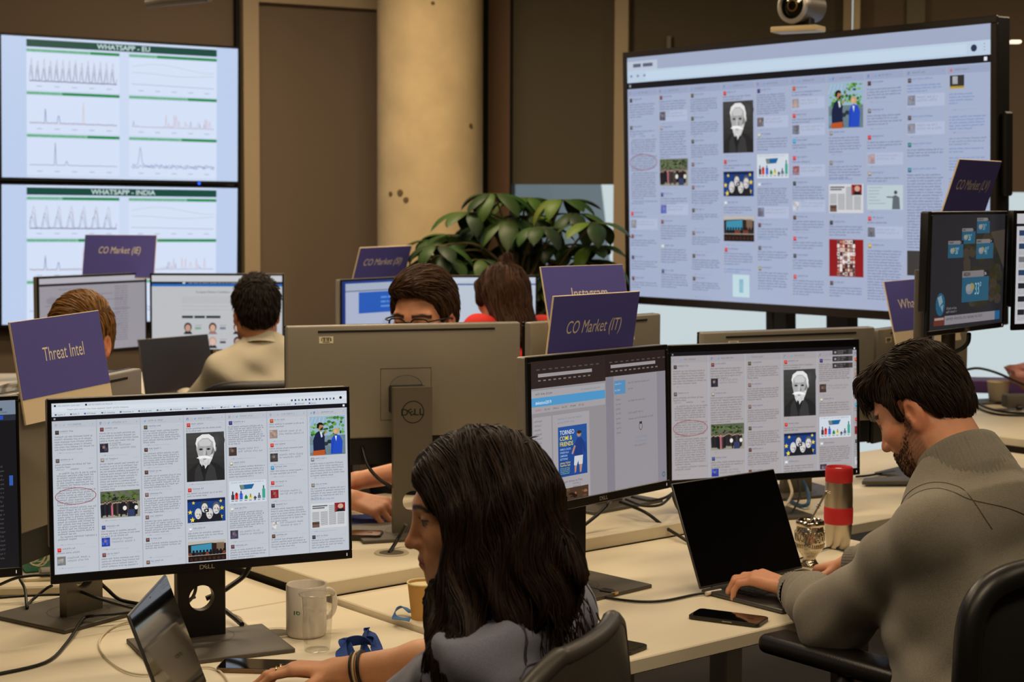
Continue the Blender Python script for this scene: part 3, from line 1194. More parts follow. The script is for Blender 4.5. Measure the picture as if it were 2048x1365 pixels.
        cv.ell(*q(.90, .66), W * .045, Hh * .08, rgb(224, 222, 218), 12, L0 + 5)
        cv.rect(X0 + W * .68, Y0 + Hh * .72, W * .18, Hh * .26, rgb(50, 60, 96), L0 + 5)

    def pic_stars(self, y, h):
        X0, Y0, W, Hh = self.frame(y, h)
        cv, r, L0 = self.cv, self.rng, self.cv.lay

        def q(a, b):
            return (X0 + a * W, Y0 + b * Hh)
        cv.rect(X0, Y0, W, Hh, rgb(24, 60, 124))
        cv.rect(X0, Y0, W, Hh * .12, rgb(16, 34, 74), L0 + 1)
        for (a, b_, s) in ((.07, .55, .11), (.13, .88, .13), (.91, .44, .11), (.88, .80, .11), (.88, .14, .08), (.16, .16, .08)):
            pts = []
            for k in range(10):
                t = -math.pi / 2 + math.pi * k / 5
                rr = s * Hh * (1 if k % 2 == 0 else .42)
                pts.append((X0 + a * W + rr * math.cos(t), Y0 + b_ * Hh + rr * math.sin(t)))
            cv.poly(pts, rgb(236, 208, 70), L0 + 2)
        for (a, b_, s, hair) in ((.28, .62, .15, (200, 200, 200)), (.45, .34, .16, (60, 60, 60)), (.58, .64, .15, (190, 190, 190)), (.76, .42, .17, (90, 90, 90))):
            cv.poly([q(a - s * .85, .99), q(a - s * .7, b_ + s * 1.5), q(a + s * .7, b_ + s * 1.5), q(a + s * .85, .99)], rgb(30, 32, 38), L0 + 3)
            cv.ell(*q(a, b_), W * s * .62, Hh * s * 1.5, rgb(*hair), 14, L0 + 4)
            cv.ell(*q(a, b_ + s * .35), W * s * .52, Hh * s * 1.25, rgb(210, 206, 202), 14, L0 + 5)
            for e in (-.2, .2):
                cv.ell(*q(a + s * e, b_ + s * .15), W * s * .1, Hh * s * .12, rgb(40, 38, 38), 8, L0 + 6)
            cv.rect(X0 + (a - s * .2) * W, Y0 + (b_ + s * .95) * Hh, W * s * .4, Hh * s * .14, rgb(90, 70, 70), L0 + 6)
            cv.poly([q(a + s * .1, b_ + s * .3), q(a + s * .5, b_ + s * .2), q(a + s * .4, b_ + s * 1.2)], rgb(150, 146, 144), L0 + 6)
        cv.rect(X0 + W * .44, Y0 + Hh * .44, W * .12, Hh * .14, rgb(24, 24, 28), L0 + 7)
        cv.poly([q(.475, .47), q(.475, .55), q(.53, .51)], rgb(235, 235, 235), L0 + 8)

    def pic_meeting(self, y, h):
        X0, Y0, W, Hh = self.frame(y, h)
        Hh = min(Hh, self.ybot - Y0)
        cv, r, L0 = self.cv, self.rng, self.cv.lay

        def q(a, b):
            return (X0 + a * W, Y0 + b * Hh)
        cv.rect(X0, Y0, W, Hh, rgb(40, 30, 26))
        cv.poly([q(0, 0), q(1, 0), q(1, .18), q(.6, .12), q(0, .16)], rgb(186, 180, 172), L0 + 1)
        cv.poly([q(.08, .2), q(.62, .14), q(.62, .55), q(.08, .55)], rgb(60, 140, 170), L0 + 1)
        cv.rect(X0 + W * .75, Y0 + Hh * .12, W * .2, Hh * .4, rgb(120, 96, 80), L0 + 1)
        cv.rect(X0, Y0 + Hh * .66, W, Hh * .06, rgb(190, 180, 168), L0 + 2)
        for k in range(11):
            a = .05 + k * .09
            cv.ell(*q(a, .50), W * .03, Hh * .07, rgb(24, 20, 24), 8, L0 + 3)
            cv.poly([q(a - .045, .70), q(a - .03, .55), q(a + .03, .55), q(a + .045, .70)], rgb(*r.choice([(20, 20, 26), (44, 36, 40), (120, 60, 40)])), L0 + 3)
        cv.rect(X0, Y0 + Hh * .74, W, Hh * .26, rgb(28, 18, 14), L0 + 3)
        for k in range(8):
            cv.ell(*q(.08 + k * .12, .88), W * .04, Hh * .08, rgb(60, 34, 24), 8, L0 + 4)

    def pic_chart(self, y):
        cv, L0 = self.cv, self.cv.lay
        self.rect(.05, y, .9, .52, rgb(206, 214, 224))
        self.line(.10, y + .05, .8, .022, rgb(60, 70, 90))
        X, Y = self.P(.30, y + .10)
        s = self.u
        cv.poly([(X, Y), (X + .36 * s, Y - .01 * s), (X + .30 * s, Y + .10 * s), (X + .03 * s, Y + .11 * s)], rgb(30, 96, 150), L0 + 1)
        cv.poly([(X + .02 * s, Y), (X + .10 * s, Y), (X + .12 * s, Y + .09 * s), (X + .04 * s, Y + .10 * s)], rgb(120, 130, 110), L0 + 2)
        base = .44
        bars = [(.10, .12, (60, 60, 70), .20), (.19, .15, (214, 50, 50), .17), (.30, .14, (60, 96, 200), .20), (.42, .07, (46, 150, 70), .1), (.53, .07, (226, 208, 80), .12), (.64, .04, (90, 96, 110), .06), (.74, .07, (100, 110, 130), .13), (.85, .22, (60, 160, 140), .30)]
        for (a, hh, c, h2) in bars:
            X, Y = self.P(a, y + base - hh)
            cv.rect(X, Y, .075 * s, hh * s, rgb(*c), L0 + 1)
            X, Y = self.P(a + .02, y + base - h2)
            cv.rect(X, Y, .03 * s, .08 * s, rgb(*[int(v * .6) for v in c]), L0 + 2)
            X, Y = self.P(a, y + base + .02)
            cv.rect(X, Y, .06 * s, .02 * s, rgb(120, 126, 140), L0 + 1)

    def pic_paper(self, y, h):
        X0, Y0, W, Hh = self.frame(y, h)
        cv, r, L0 = self.cv, self.rng, self.cv.lay
        cv.rect(X0, Y0, W, Hh, rgb(206, 208, 212))
        for c in range(4):
            if c == 3:
                cv.rect(X0 + W * .66, Y0 + Hh * .02, W * .3, Hh * .36, rgb(140, 30, 34), L0 + 1)
                cv.ell(X0 + W * .83, Y0 + Hh * .16, W * .08, Hh * .10, rgb(200, 160, 140), 10, L0 + 2)
                cv.poly([(X0 + W * .70, Y0 + Hh * .38), (X0 + W * .76, Y0 + Hh * .26), (X0 + W * .90, Y0 + Hh * .26), (X0 + W * .96, Y0 + Hh * .38)], rgb(28, 28, 34), L0 + 2)
            for i in range(20):
                yy = .1 + i * .04
                if c == 3 and yy < .42 or c < 1 and yy > .66 or c < 2 and yy < .32 or yy > .95:
                    continue
                cv.rect(X0 + W * (.03 + c * .235), Y0 + Hh * yy, W * .2, Hh * .018, rgb(126, 128, 134), L0 + 1)
        cv.rect(X0 + W * .04, Y0 + Hh * .08, W * .42, Hh * .05, rgb(90, 92, 98), L0 + 2)
        cv.rect(X0 + W * .04, Y0 + Hh * .16, W * .34, Hh * .05, rgb(90, 92, 98), L0 + 2)
        cv.rect(X0 + W * .03, Y0 + Hh * .72, W * .2, Hh * .24, rgb(110, 84, 74), L0 + 1)
        for k in range(5):
            cv.ell(X0 + W * (.05 + k * .04), Y0 + Hh * .8, W * .014, Hh * .04, rgb(30, 26, 26), 7, L0 + 2)

    def pic_red(self, y, h):
        X0, Y0, W, Hh = self.frame(y, h)
        Hv = min(Hh, self.ybot - Y0)
        cv, r, L0 = self.cv, self.rng, self.cv.lay
        cv.rect(X0, Y0, W, Hv, rgb(140, 22, 26))
        for i in range(7):
            for j in range(9):
                xx, yy = .24 + i * .075, .02 + j * .107
                if Y0 + (yy + .1) * Hh > Y0 + Hv:
                    continue
                g = r.choice([(220, 210, 205), (60, 50, 50), (180, 140, 120), (120, 100, 100), (240, 236, 232), (150, 40, 40)])
                cv.rect(X0 + xx * W, Y0 + yy * Hh, W * .07, Hh * .098, rgb(*g), L0 + 1)
                cv.ell(X0 + (xx + .035) * W, Y0 + (yy + .05) * Hh, W * .024, Hh * .034, rgb(*r.choice([(190, 150, 130), (40, 30, 30), (225, 215, 210)])), 7, L0 + 2)
        if Hv > Hh * .7:
            cv.ring(X0 + W * .5, Y0 + Hh * .5, W * .1, W * .1, W * .02, rgb(230, 230, 230), 18, L0 + 3)

    def pic_sketch(self, y, h):
        X0, Y0, W, Hh = self.frame(y, h)
        cv, r, L0 = self.cv, self.rng, self.cv.lay
        cv.rect(X0, Y0, W, Hh, rgb(186, 200, 208))
        for k in range(6):
            cv.rect(X0 + W * .04, Y0 + Hh * (.08 + .13 * k), W * r.uniform(.2, .5), Hh * .03, rgb(150, 164, 176), L0 + 1)
        cv.poly([(X0 + W * .70, Y0 + Hh * .98), (X0 + W * .72, Y0 + Hh * .45), (X0 + W * .80, Y0 + Hh * .40), (X0 + W * .90, Y0 + Hh * .5), (X0 + W * .92, Y0 + Hh * .98)], rgb(96, 104, 112), L0 + 1)
        cv.ell(X0 + W * .80, Y0 + Hh * .30, W * .05, Hh * .08, rgb(70, 76, 82), 9, L0 + 2)
        cv.line([(X0 + W * .74, Y0 + Hh * .5), (X0 + W * .55, Y0 + Hh * .48)], W * .03, rgb(96, 104, 112), L0 + 2)

    def column(self, i, wide):
        """contents of the i-th column"""
        T = self.thumb
        A = self.avatar
        p = self.para
        DK = rgb(70, 52, 48)
        if i == 0:
            self.header('fit')
            A(.20, rgb(60, 56, 50)); p(.36, 6); self.foot(.72)
            A(.84, rgb(90, 86, 80)); p(.99, 2)
            self.line(.08, 1.10, .2, .02, rgb(80, 80, 86)); self.line(.4, 1.10, .2, .024, rgb(80, 80, 86)); self.line(.8, 1.10, .1, .02, rgb(80, 80, 86))
            y = 1.19
            for n in (7, 7, 12, 2):
                for k in range(n):
                    self.line(.09 if k else .14, y, .83, .026, rgb(70, 70, 76), 1 if k < n - 1 else .5)
                    y += .054
                y += .012
            if self.ok(1.85):
                X, Y = self.P(.50, 1.70)
                self.cv.ring(X, Y, .46 * self.u, .19 * self.u, .014 * self.u, rgb(150, 30, 44), 48, self.cv.lay + 1)
            self.foot(2.80)
            A(2.86, rgb(210, 60, 60)); p(2.99, 1)
            T(3.05, rgb(120, 122, 122)); A(3.40, rgb(120, 70, 50)); p(3.55, 3); self.foot(3.75)
            A(3.9, rgb(80, 70, 90)); p(4.05, 4); A(4.4, rgb(100, 60, 60)); p(4.55, 3)
        elif i == 1:
            self.header('fit')
            A(.18, rgb(110, 60, 60)); p(.33, 5); T(.55, rgb(40, 36, 50)); A(.88, rgb(150, 146, 140)); p(1.03, 11, w=.9)
            if self.clip_ok(1.64, .62):
                self.pic_crowd(1.64, .62)
            self.foot(2.32); A(2.42, rgb(60, 76, 130)); p(2.57, 3); T(2.70, rgb(34, 60, 150)); A(3.05, rgb(120, 70, 70)); p(3.20, 6); self.foot(3.5)
            A(3.62, rgb(200, 202, 206)); p(3.75, 6); A(4.2, rgb(70, 80, 120)); p(4.33, 6)
        elif i == 2:
            self.header('t')
            for k, n in enumerate((6, 6, 6, 7, 6, 3, 4, 5, 4)):
                y = .18 + k * .52
                A(y, self.rng.choice([rgb(120, 96, 92), rgb(84, 80, 60), rgb(90, 60, 56)])); p(y + .15, n, pitch=.052); self.foot(y + .47)
        elif i == 3:
            self.header('fit')
            A(.18, rgb(196, 60, 56)); p(.32, 2)
            if self.clip_ok(.41, 1.14):
                self.pic_portrait(.41, 1.14)
            self.foot(1.62); A(1.70, rgb(196, 60, 56)); p(1.84, 2)
            if self.clip_ok(1.96, .55):
                self.pic_stars(1.96, .55)
            self.foot(2.56); A(2.62, rgb(200, 205, 215)); p(2.77, 3)
            if self.ok(2.95, .2):
                self.pic_meeting(2.95, .56)
            self.foot(3.6); A(3.66, rgb(196, 60, 56)); p(3.8, 5); p(4.15, 2, C_LNK)
            if self.ok(4.35):
                self.rect(.3, 4.25, .5, .5, rgb(190, 214, 222)); self.rect(.5, 4.35, .12, .3, rgb(90, 160, 180))
        elif i == 4:
            self.header('fit')
            A(.18, rgb(60, 50, 110)); p(.33, 9, pitch=.05); T(.80, DK); A(1.14, rgb(180, 180, 160)); p(1.28, 5)
            if self.clip_ok(1.60, .52):
                self.pic_chart(1.60)
            self.foot(2.16); A(2.22, rgb(200, 202, 206)); p(2.36, 8, pitch=.05); T(2.76, rgb(60, 56, 76)); A(3.10, rgb(100, 60, 70)); p(3.24, 4); p(3.46, 1, C_LNK)
            A(3.6, rgb(90, 90, 90)); p(3.74, 4); A(4.05, rgb(150, 140, 110)); p(4.2, 7)
        elif i == 5:
            self.header('fit')
            A(.18, rgb(180, 84, 50)); p(.32, 2); T(.44, rgb(150, 130, 120)); A(.76, rgb(206, 64, 60)); p(.90, 2); T(1.00, rgb(60, 56, 56))
            A(1.30, rgb(70, 150, 190)); p(1.44, 2); self.foot(1.57); A(1.66, rgb(200, 60, 66)); p(1.80, 1); T(1.87, rgb(130, 36, 40))
            A(2.20, rgb(60, 66, 70)); p(2.34, 6); T(2.62, rgb(190, 192, 196)); A(2.93, rgb(90, 66, 44)); p(3.07, 4); self.foot(3.3)
            A(3.38, rgb(206, 60, 66)); p(3.52, 3); A(3.75, rgb(70, 70, 80)); p(3.9, 4); A(4.2, rgb(200, 80, 80)); p(4.34, 6)
        elif i == 6:
            self.header('tfi')
            if self.clip_ok(.17, .94):
                self.pic_pair(.17, .94)
            A(1.16, rgb(140, 140, 142)); p(1.32, 6); self.foot(1.66); A(1.78, rgb(130, 122, 116)); p(1.92, 5); p(2.18, 1, C_LNK)
            if self.clip_ok(2.27, .60):
                self.pic_paper(2.27, .60)
            self.foot(2.95); A(3.03, rgb(60, 60, 66)); p(3.17, 4)
            if self.ok(3.42, .1):
                self.pic_red(3.42, .78)
            A(4.3, rgb(90, 70, 60)); p(4.45, 4)
        elif i == 7:
            self.header('fit')
            A(.18, rgb(70, 50, 50)); p(.36, 4); self.foot(.62); A(.74, rgb(120, 120, 124)); p(.9, 4); self.foot(1.16)
            A(1.28, rgb(190, 60, 50)); p(1.44, 3); T(1.66, rgb(150, 110, 100)); A(2.02, rgb(160, 150, 140)); p(2.17, 2)
            self.pic_sketch(2.3, .5)
            self.foot(2.86); A(2.94, rgb(200, 70, 66)); p(3.08, 1); T(3.16, rgb(70, 66, 66)); A(3.5, rgb(190, 160, 90)); p(3.66, 18)
        elif i == 8:
            self.header('f')
            A(.18, rgb(90, 80, 80), C_LNK, .5); p(.34, 3, C_LNK); T(.52, rgb(110, 112, 122)); A(.92, rgb(90, 80, 80), C_LNK, .5); T(1.08, rgb(110, 112, 122))
            A(1.46, rgb(60, 120, 120), C_LNK, .5); p(1.62, 3); A(1.96, rgb(60, 120, 140), C_LNK, .6); p(2.12, 26)
            self.rect(.05, 3.62, .9, .5, rgb(60, 58, 56)); self.rect(.4, 3.72, .3, .3, rgb(30, 28, 28))
        elif i == 9:
            self.header('r')
            self.rect(.07, .18, .33, .24, rgb(50, 48, 50)); self.rect(.13, .2, .12, .15, rgb(180, 184, 190)); self.rect(.07, .39, .33, .05, rgb(190, 160, 60))
            p(.56, 4, C_LNK, w=.6); self.foot(.86); p(1.0, 5, C_LNK); self.foot(1.3); p(1.42, 3, rgb(90, 100, 120)); p(1.62, 2, C_LNK); p(1.8, 5, C_LNK); p(2.2, 7, C_LNK); p(2.8, 10, C_LNK)


def feed_screen(W, H, ncols, fine, white, seed, top='browser', hd=(196, 201, 211), colw=None, txt=C_TXT, card=None, blackbar=True, top_frac=.075, x_first=0.0):
    cv = Canvas(W, H, rgb(*white))
    y = 0
    R_ = random.Random(seed)
    if top == 'browser':
        h = H * top_frac
        cv.rect(0, 0, W, h * 1.0, rgb(204, 212, 222), 1)
        cv.rect(0, h * .30, W, h * .36, rgb(214, 220, 228), 1)
        cv.lay = 2
        if fine:
            cv.rect(W * .008, h * .12, W * .006, W * .006, rgb(30, 32, 40))
            cv.squiggle(W * .02, h * .24, W * .07, h * .07, rgb(120, 124, 132), R_)
            cv.rect(W * .107, h * .12, W * .006, W * .006, rgb(30, 32, 40))
            cv.squiggle(W * .118, h * .24, W * .08, h * .07, rgb(120, 124, 132), R_)
            cv.squiggle(W * .05, h * .55, W * .2, h * .075, rgb(110, 114, 122), R_)
            for k in range(13):
                cv.rect(W * (.80 + k * .0125), h * .50, W * .006, W * .006, rgb(*R_.choice([(40, 60, 110), (70, 74, 84), (120, 124, 132)])))
            cv.ell(W * .978, h * .52, W * .005, W * .005, rgb(20, 20, 30), 10)
            x = .01
            while x < .9:
                n = R_.uniform(.02, .045)
                cv.rect(W * x, h * .80, W * .006, W * .005, rgb(*R_.choice([(90, 94, 104), (60, 90, 160), (100, 104, 112)])))
                cv.squiggle(W * (x + .009), h * .92, W * n, h * .09, rgb(90, 94, 104), R_)
                x += n + .022
        y = h
    elif top == 'wide':
        h = H * top_frac
        cv.rect(0, 0, W, h * .52, rgb(160, 170, 196), 1)
        cv.rect(0, h * .52, W, h * .48, rgb(186, 204, 224), 1)
        cv.rect(0, h * .16, W * .10, h * .36, rgb(186, 196, 214), 2)
        cv.squiggle(W * .02, h * .40, W * .07, h * .12, rgb(90, 96, 120), R_, False, 3)
        cv.rect(W * .06, h * .60, W * .885, h * .32, rgb(192, 212, 230), 2)
        cv.ell(W * .962, h * .75, W * .007, W * .007, rgb(40, 50, 80), 12, 3)
        for k in range(3):
            cv.rect(W * .985, h * (.62 + k * .1), W * .0016, W * .0016, rgb(80, 90, 120), 3)
        for k in range(3):
            cv.rect(W * (.01 + k * .022), h * .70, W * .007, W * .005, rgb(120, 130, 160), 3)
        y = h
    if blackbar:
        hb = H * .026
        cv.lay = 2
        cv.rect(0, y, W, hb, rgb(20, 20, 26), 3)
        cv.rect(W * .006, y + hb * .3, W * .006, hb * .4, rgb(150, 152, 160), 4)
        cv.rect(W * .985, y + hb * .25, W * .007, hb * .5, rgb(226, 230, 236), 4)
        y += hb
    cw = colw or W / ncols
    cv.lay = 2
    F = Feed(cv, 0, y + H * .004, cw, H - H * .006, seed, fine, txt=txt, bgcard=card)
    F.hd = rgb(*hd)
    n = int(math.ceil(ncols))
    full_w = cv.W
    for i in range(n):
        F.cx = x_first + i * cw
        if F.cx > W:
            break
        cv.rect(F.cx + cw * .985, y, cw * .022, H - y, rgb(168, 174, 186), 1)
        F.column(i, ncols)
    # trim anything that ran past the right edge
    for k, (a, b, c) in enumerate(cv.v):
        if a > W:
            cv.v[k] = (W, b, c)
        if b > H:
            cv.v[k] = (a, H, c)
    return cv


def stats_screen(W, H, title, seed):
    cv = Canvas(W, H, rgb(188, 206, 236))
    r = random.Random(seed)
    x0, x1 = W * .10, W * .905
    cv.rect(x0, 0, x1 - x0, H, rgb(203, 217, 242), 1)
    cv.rect(x0, H * .018, x1 - x0, H * .052, rgb(20, 72, 62), 2)
    cv.text(title, W * .5, H * .060, H * .034, rgb(196, 220, 220), align='c', sx=1.1, bold=.02, lay=3)
    cw = (x1 - x0) * .475
    for row in range(3):
        for c in range(2):
            X = x0 + c * (x1 - x0 - cw)
            Y = H * (.085 + row * .302)
            cv.rect(X, Y, cw, H * .020, rgb(24, 136, 72), 2)
            f = r.uniform(.28, .7)
            cv.rect(X, Y, cw * f, H * .020, rgb(120, 186, 150), 3)
            cv.squiggle(X + cw * .01, Y + H * .017, cw * (f - .03), H * .010, rgb(50, 130, 90), r, True, 4)
            cv.rect(X, Y + H * .028, cw, H * .262, rgb(212, 224, 246), 2)
            gx, gy, gw, gh = X + cw * .03, Y + H * .04, cw * .94, H * .2
            for k in range(5):
                cv.rect(gx + gw * (k + .4) / 5, gy + gh * 1.1, gw * .06, H * .006, rgb(168, 178, 204), 3)
            key = (row * 2 + c + seed) % 7
            n = 90

            def plot(fn, col, t=.0022):
                pts = [(gx + gw * i / n, gy + gh * (1 - max(0, min(1, fn(i / n))))) for i in range(n + 1)]
                cv.line(pts, W * t, col, 3)
            if row == 0 and c == 0:
                per = 14 if seed % 2 == 0 else 7
                plot(lambda t: .06 + .02 * r.random(), rgb(110, 112, 150), .004)
                plot(lambda t: .10 + .55 * max(0, math.sin(t * per * 2 * math.pi)) ** .6 * (.8 + .4 * r.random()), rgb(156, 170, 186))
                plot(lambda t: .08 + .8 * max(0, math.sin(t * per * 2 * math.pi - .5)) ** 1.2, rgb(190, 186, 206))
                plot(lambda t: .1 + .4 * max(0, math.sin(t * per * 2 * math.pi + .4)), rgb(150, 160, 196))
            elif row == 0:
                plot(lambda t: .75 + .12 * math.sin(t * 5), rgb(182, 204, 210))
                plot(lambda t: .5 + .04 * math.sin(t * 6 + 1), rgb(178, 200, 206))
                plot(lambda t: .12 - .05 * t, rgb(160, 172, 196))
            elif row == 1 and c == 0:
                plot(lambda t: .08 + .04 * r.random() + (.5 if abs(t - .18) < .008 else 0) + (.25 if abs(t - .33) < .01 else 0), rgb(112, 120, 172))
                plot(lambda t: .06 + .02 * r.random() + (.8 if abs(t - .61) < .008 else 0), rgb(210, 190, 196))
            elif row == 1:
                plot(lambda t: .08 + (.5 * r.random() if t > .35 and r.random() < .3 else 0), rgb(206, 186, 198))
                plot(lambda t: .07 + (.3 * r.random() if r.random() < .08 else 0), rgb(160, 172, 206))
            elif c == 0:
                plot(lambda t: .10 + .02 * r.random() + (.8 if abs(t - .29) < .008 else 0) + (.14 if abs(t - .42) < .01 else 0), rgb(130, 138, 178))
            else:
                plot(lambda t: .10 + .14 * r.random() + (.7 * max(0, 1 - abs(t - .1) / .03)), rgb(140, 150, 192))
                plot(lambda t: .06 + .12 * r.random(), rgb(130, 140, 186))
    return cv


def page_grey(W, H):
    cv = Canvas(W, H, rgb(150, 146, 154))
    r = random.Random(3)
    cv.rect(0, 0, W, H * .07, rgb(176, 172, 180), 1)
    cv.rect(0, H * .075, W, H * .03, rgb(30, 28, 36), 1)
    for k in range(30):
        x = r.uniform(.04, .6) * W
        cv.squiggle(x, H * (.16 + k * .027), W * r.uniform(.1, .3), H * .010, rgb(126, 122, 132), r, False, 1)
    for k in range(24):
        cv.squiggle(W * .70, H * (.15 + k * .032), W * .13, H * .010, rgb(120, 116, 126), r, False, 1)
    cv.ell(W * .12, H * .30, W * .06, H * .05, rgb(136, 132, 142), 16, 1)
    return cv


def page_election(W, H):
    cv = Canvas(W, H, rgb(186, 188, 192))
    r = random.Random(4)
    cv.rect(0, 0, W, H * .075, rgb(196, 197, 200), 1)
    cv.rect(0, H * .085, W, H * .028, rgb(22, 24, 30), 1)
    cv.squiggle(W * .28, H * .108, W * .4, H * .012, rgb(120, 124, 134), r, False, 2)
    cv.poly([(W * .235, H * .092), (W * .262, H * .092), (W * .25, H * .112), (W * .238, H * .112)], rgb(210, 214, 220), 2)
    cv.rect(0, H * .113, W, H * .035, rgb(34, 100, 178), 1)
    cv.text('European Election Candidates', W * .34, H * .235, H * .026, rgb(70, 72, 80), lay=1)
    for k in range(8):
        if k in (4, 6):
            continue
        cv.squiggle(W * .23, H * (.30 + k * .024), W * .52, H * .009, rgb(150, 152, 158), r, True, 1)
    for (x, w) in ((.23, .085), (.325, .08), (.415, .11)):
        cv.rect(W * x, H * .545, W * w, H * .034, rgb(44, 56, 60), 1)
    sk = [(190, 150, 130), (204, 164, 140), (206, 166, 146), (200, 160, 120), (214, 180, 170), (180, 140, 124)]
    hr = [(60, 46, 40), (70, 46, 38), (50, 40, 40), (180, 160, 120), (190, 160, 140), (40, 34, 34)]
    n = 0
    for row in range(2):
        for c in range(3):
            x, y = W * (.275 + c * .19), H * (.70 + row * .19)
            cv.ell(x, y, W * .030, H * .062, rgb(*hr[n]), 14, 1)
            cv.ell(x, y + H * .012, W * .021, H * .048, rgb(*sk[n]), 14, 2)
            cv.poly([(x - W * .035, y + H * .095), (x - W * .02, y + H * .055), (x + W * .02, y + H * .055), (x + W * .035, y + H * .095)], rgb(40, 40, 46) if n % 2 == 0 else rgb(150, 110, 110), 1)
            cv.rect(x + W * .055, y - H * .03, W * .05, H * .012, rgb(160, 162, 168), 1)
            cv.rect(x + W * .055, y + H * .0, W * .045, H * .03, rgb(*[(120, 160, 130), (110, 120, 140), (120, 130, 150), (210, 180, 160), (90, 70, 86), (150, 150, 160)][n]), 1)
            n += 1
    return cv


def page_blue(W, H):
    cv = Canvas(W, H, rgb(168, 176, 200))
    r = random.Random(5)
    cv.rect(0, 0, W, H * .03, rgb(24, 52, 130), 1)
    cv.rect(0, 0, W * .035, H, rgb(22, 46, 112), 1)
    cv.rect(W * .035, H * .03, W, H * .09, rgb(160, 172, 190), 2)
    cv.rect(W * .035, H * .125, W, H * .012, rgb(70, 84, 104), 2)
    cv.rect(W * .17, H * .15, W * .7, H * .28, rgb(36, 88, 178), 2)
    for k in range(3):
        cv.squiggle(W * .40, H * (.24 + k * .06), W * .2, H * .02, rgb(90, 140, 214), r, False, 3)
    for k in range(14):
        cv.squiggle(W * .42, H * (.55 + k * .03), W * .3, H * .010, rgb(130, 138, 166), r, False, 2)
    return cv


def page_white(W, H):
    cv = Canvas(W, H, rgb(182, 194, 208))
    r = random.Random(6)
    cv.rect(0, 0, W, H * .05, rgb(190, 200, 214), 1)
    cv.rect(0, H * .085, W, H * .02, rgb(60, 92, 150), 1)
    cv.rect(W * .30, H * .1, W * .004, H * .9, rgb(150, 166, 190), 1)
    for k in range(5):
        cv.squiggle(W * .12, H * (.24 + k * .08), W * .12, H * .012, rgb(150, 160, 176), r, False, 1)
    return cv


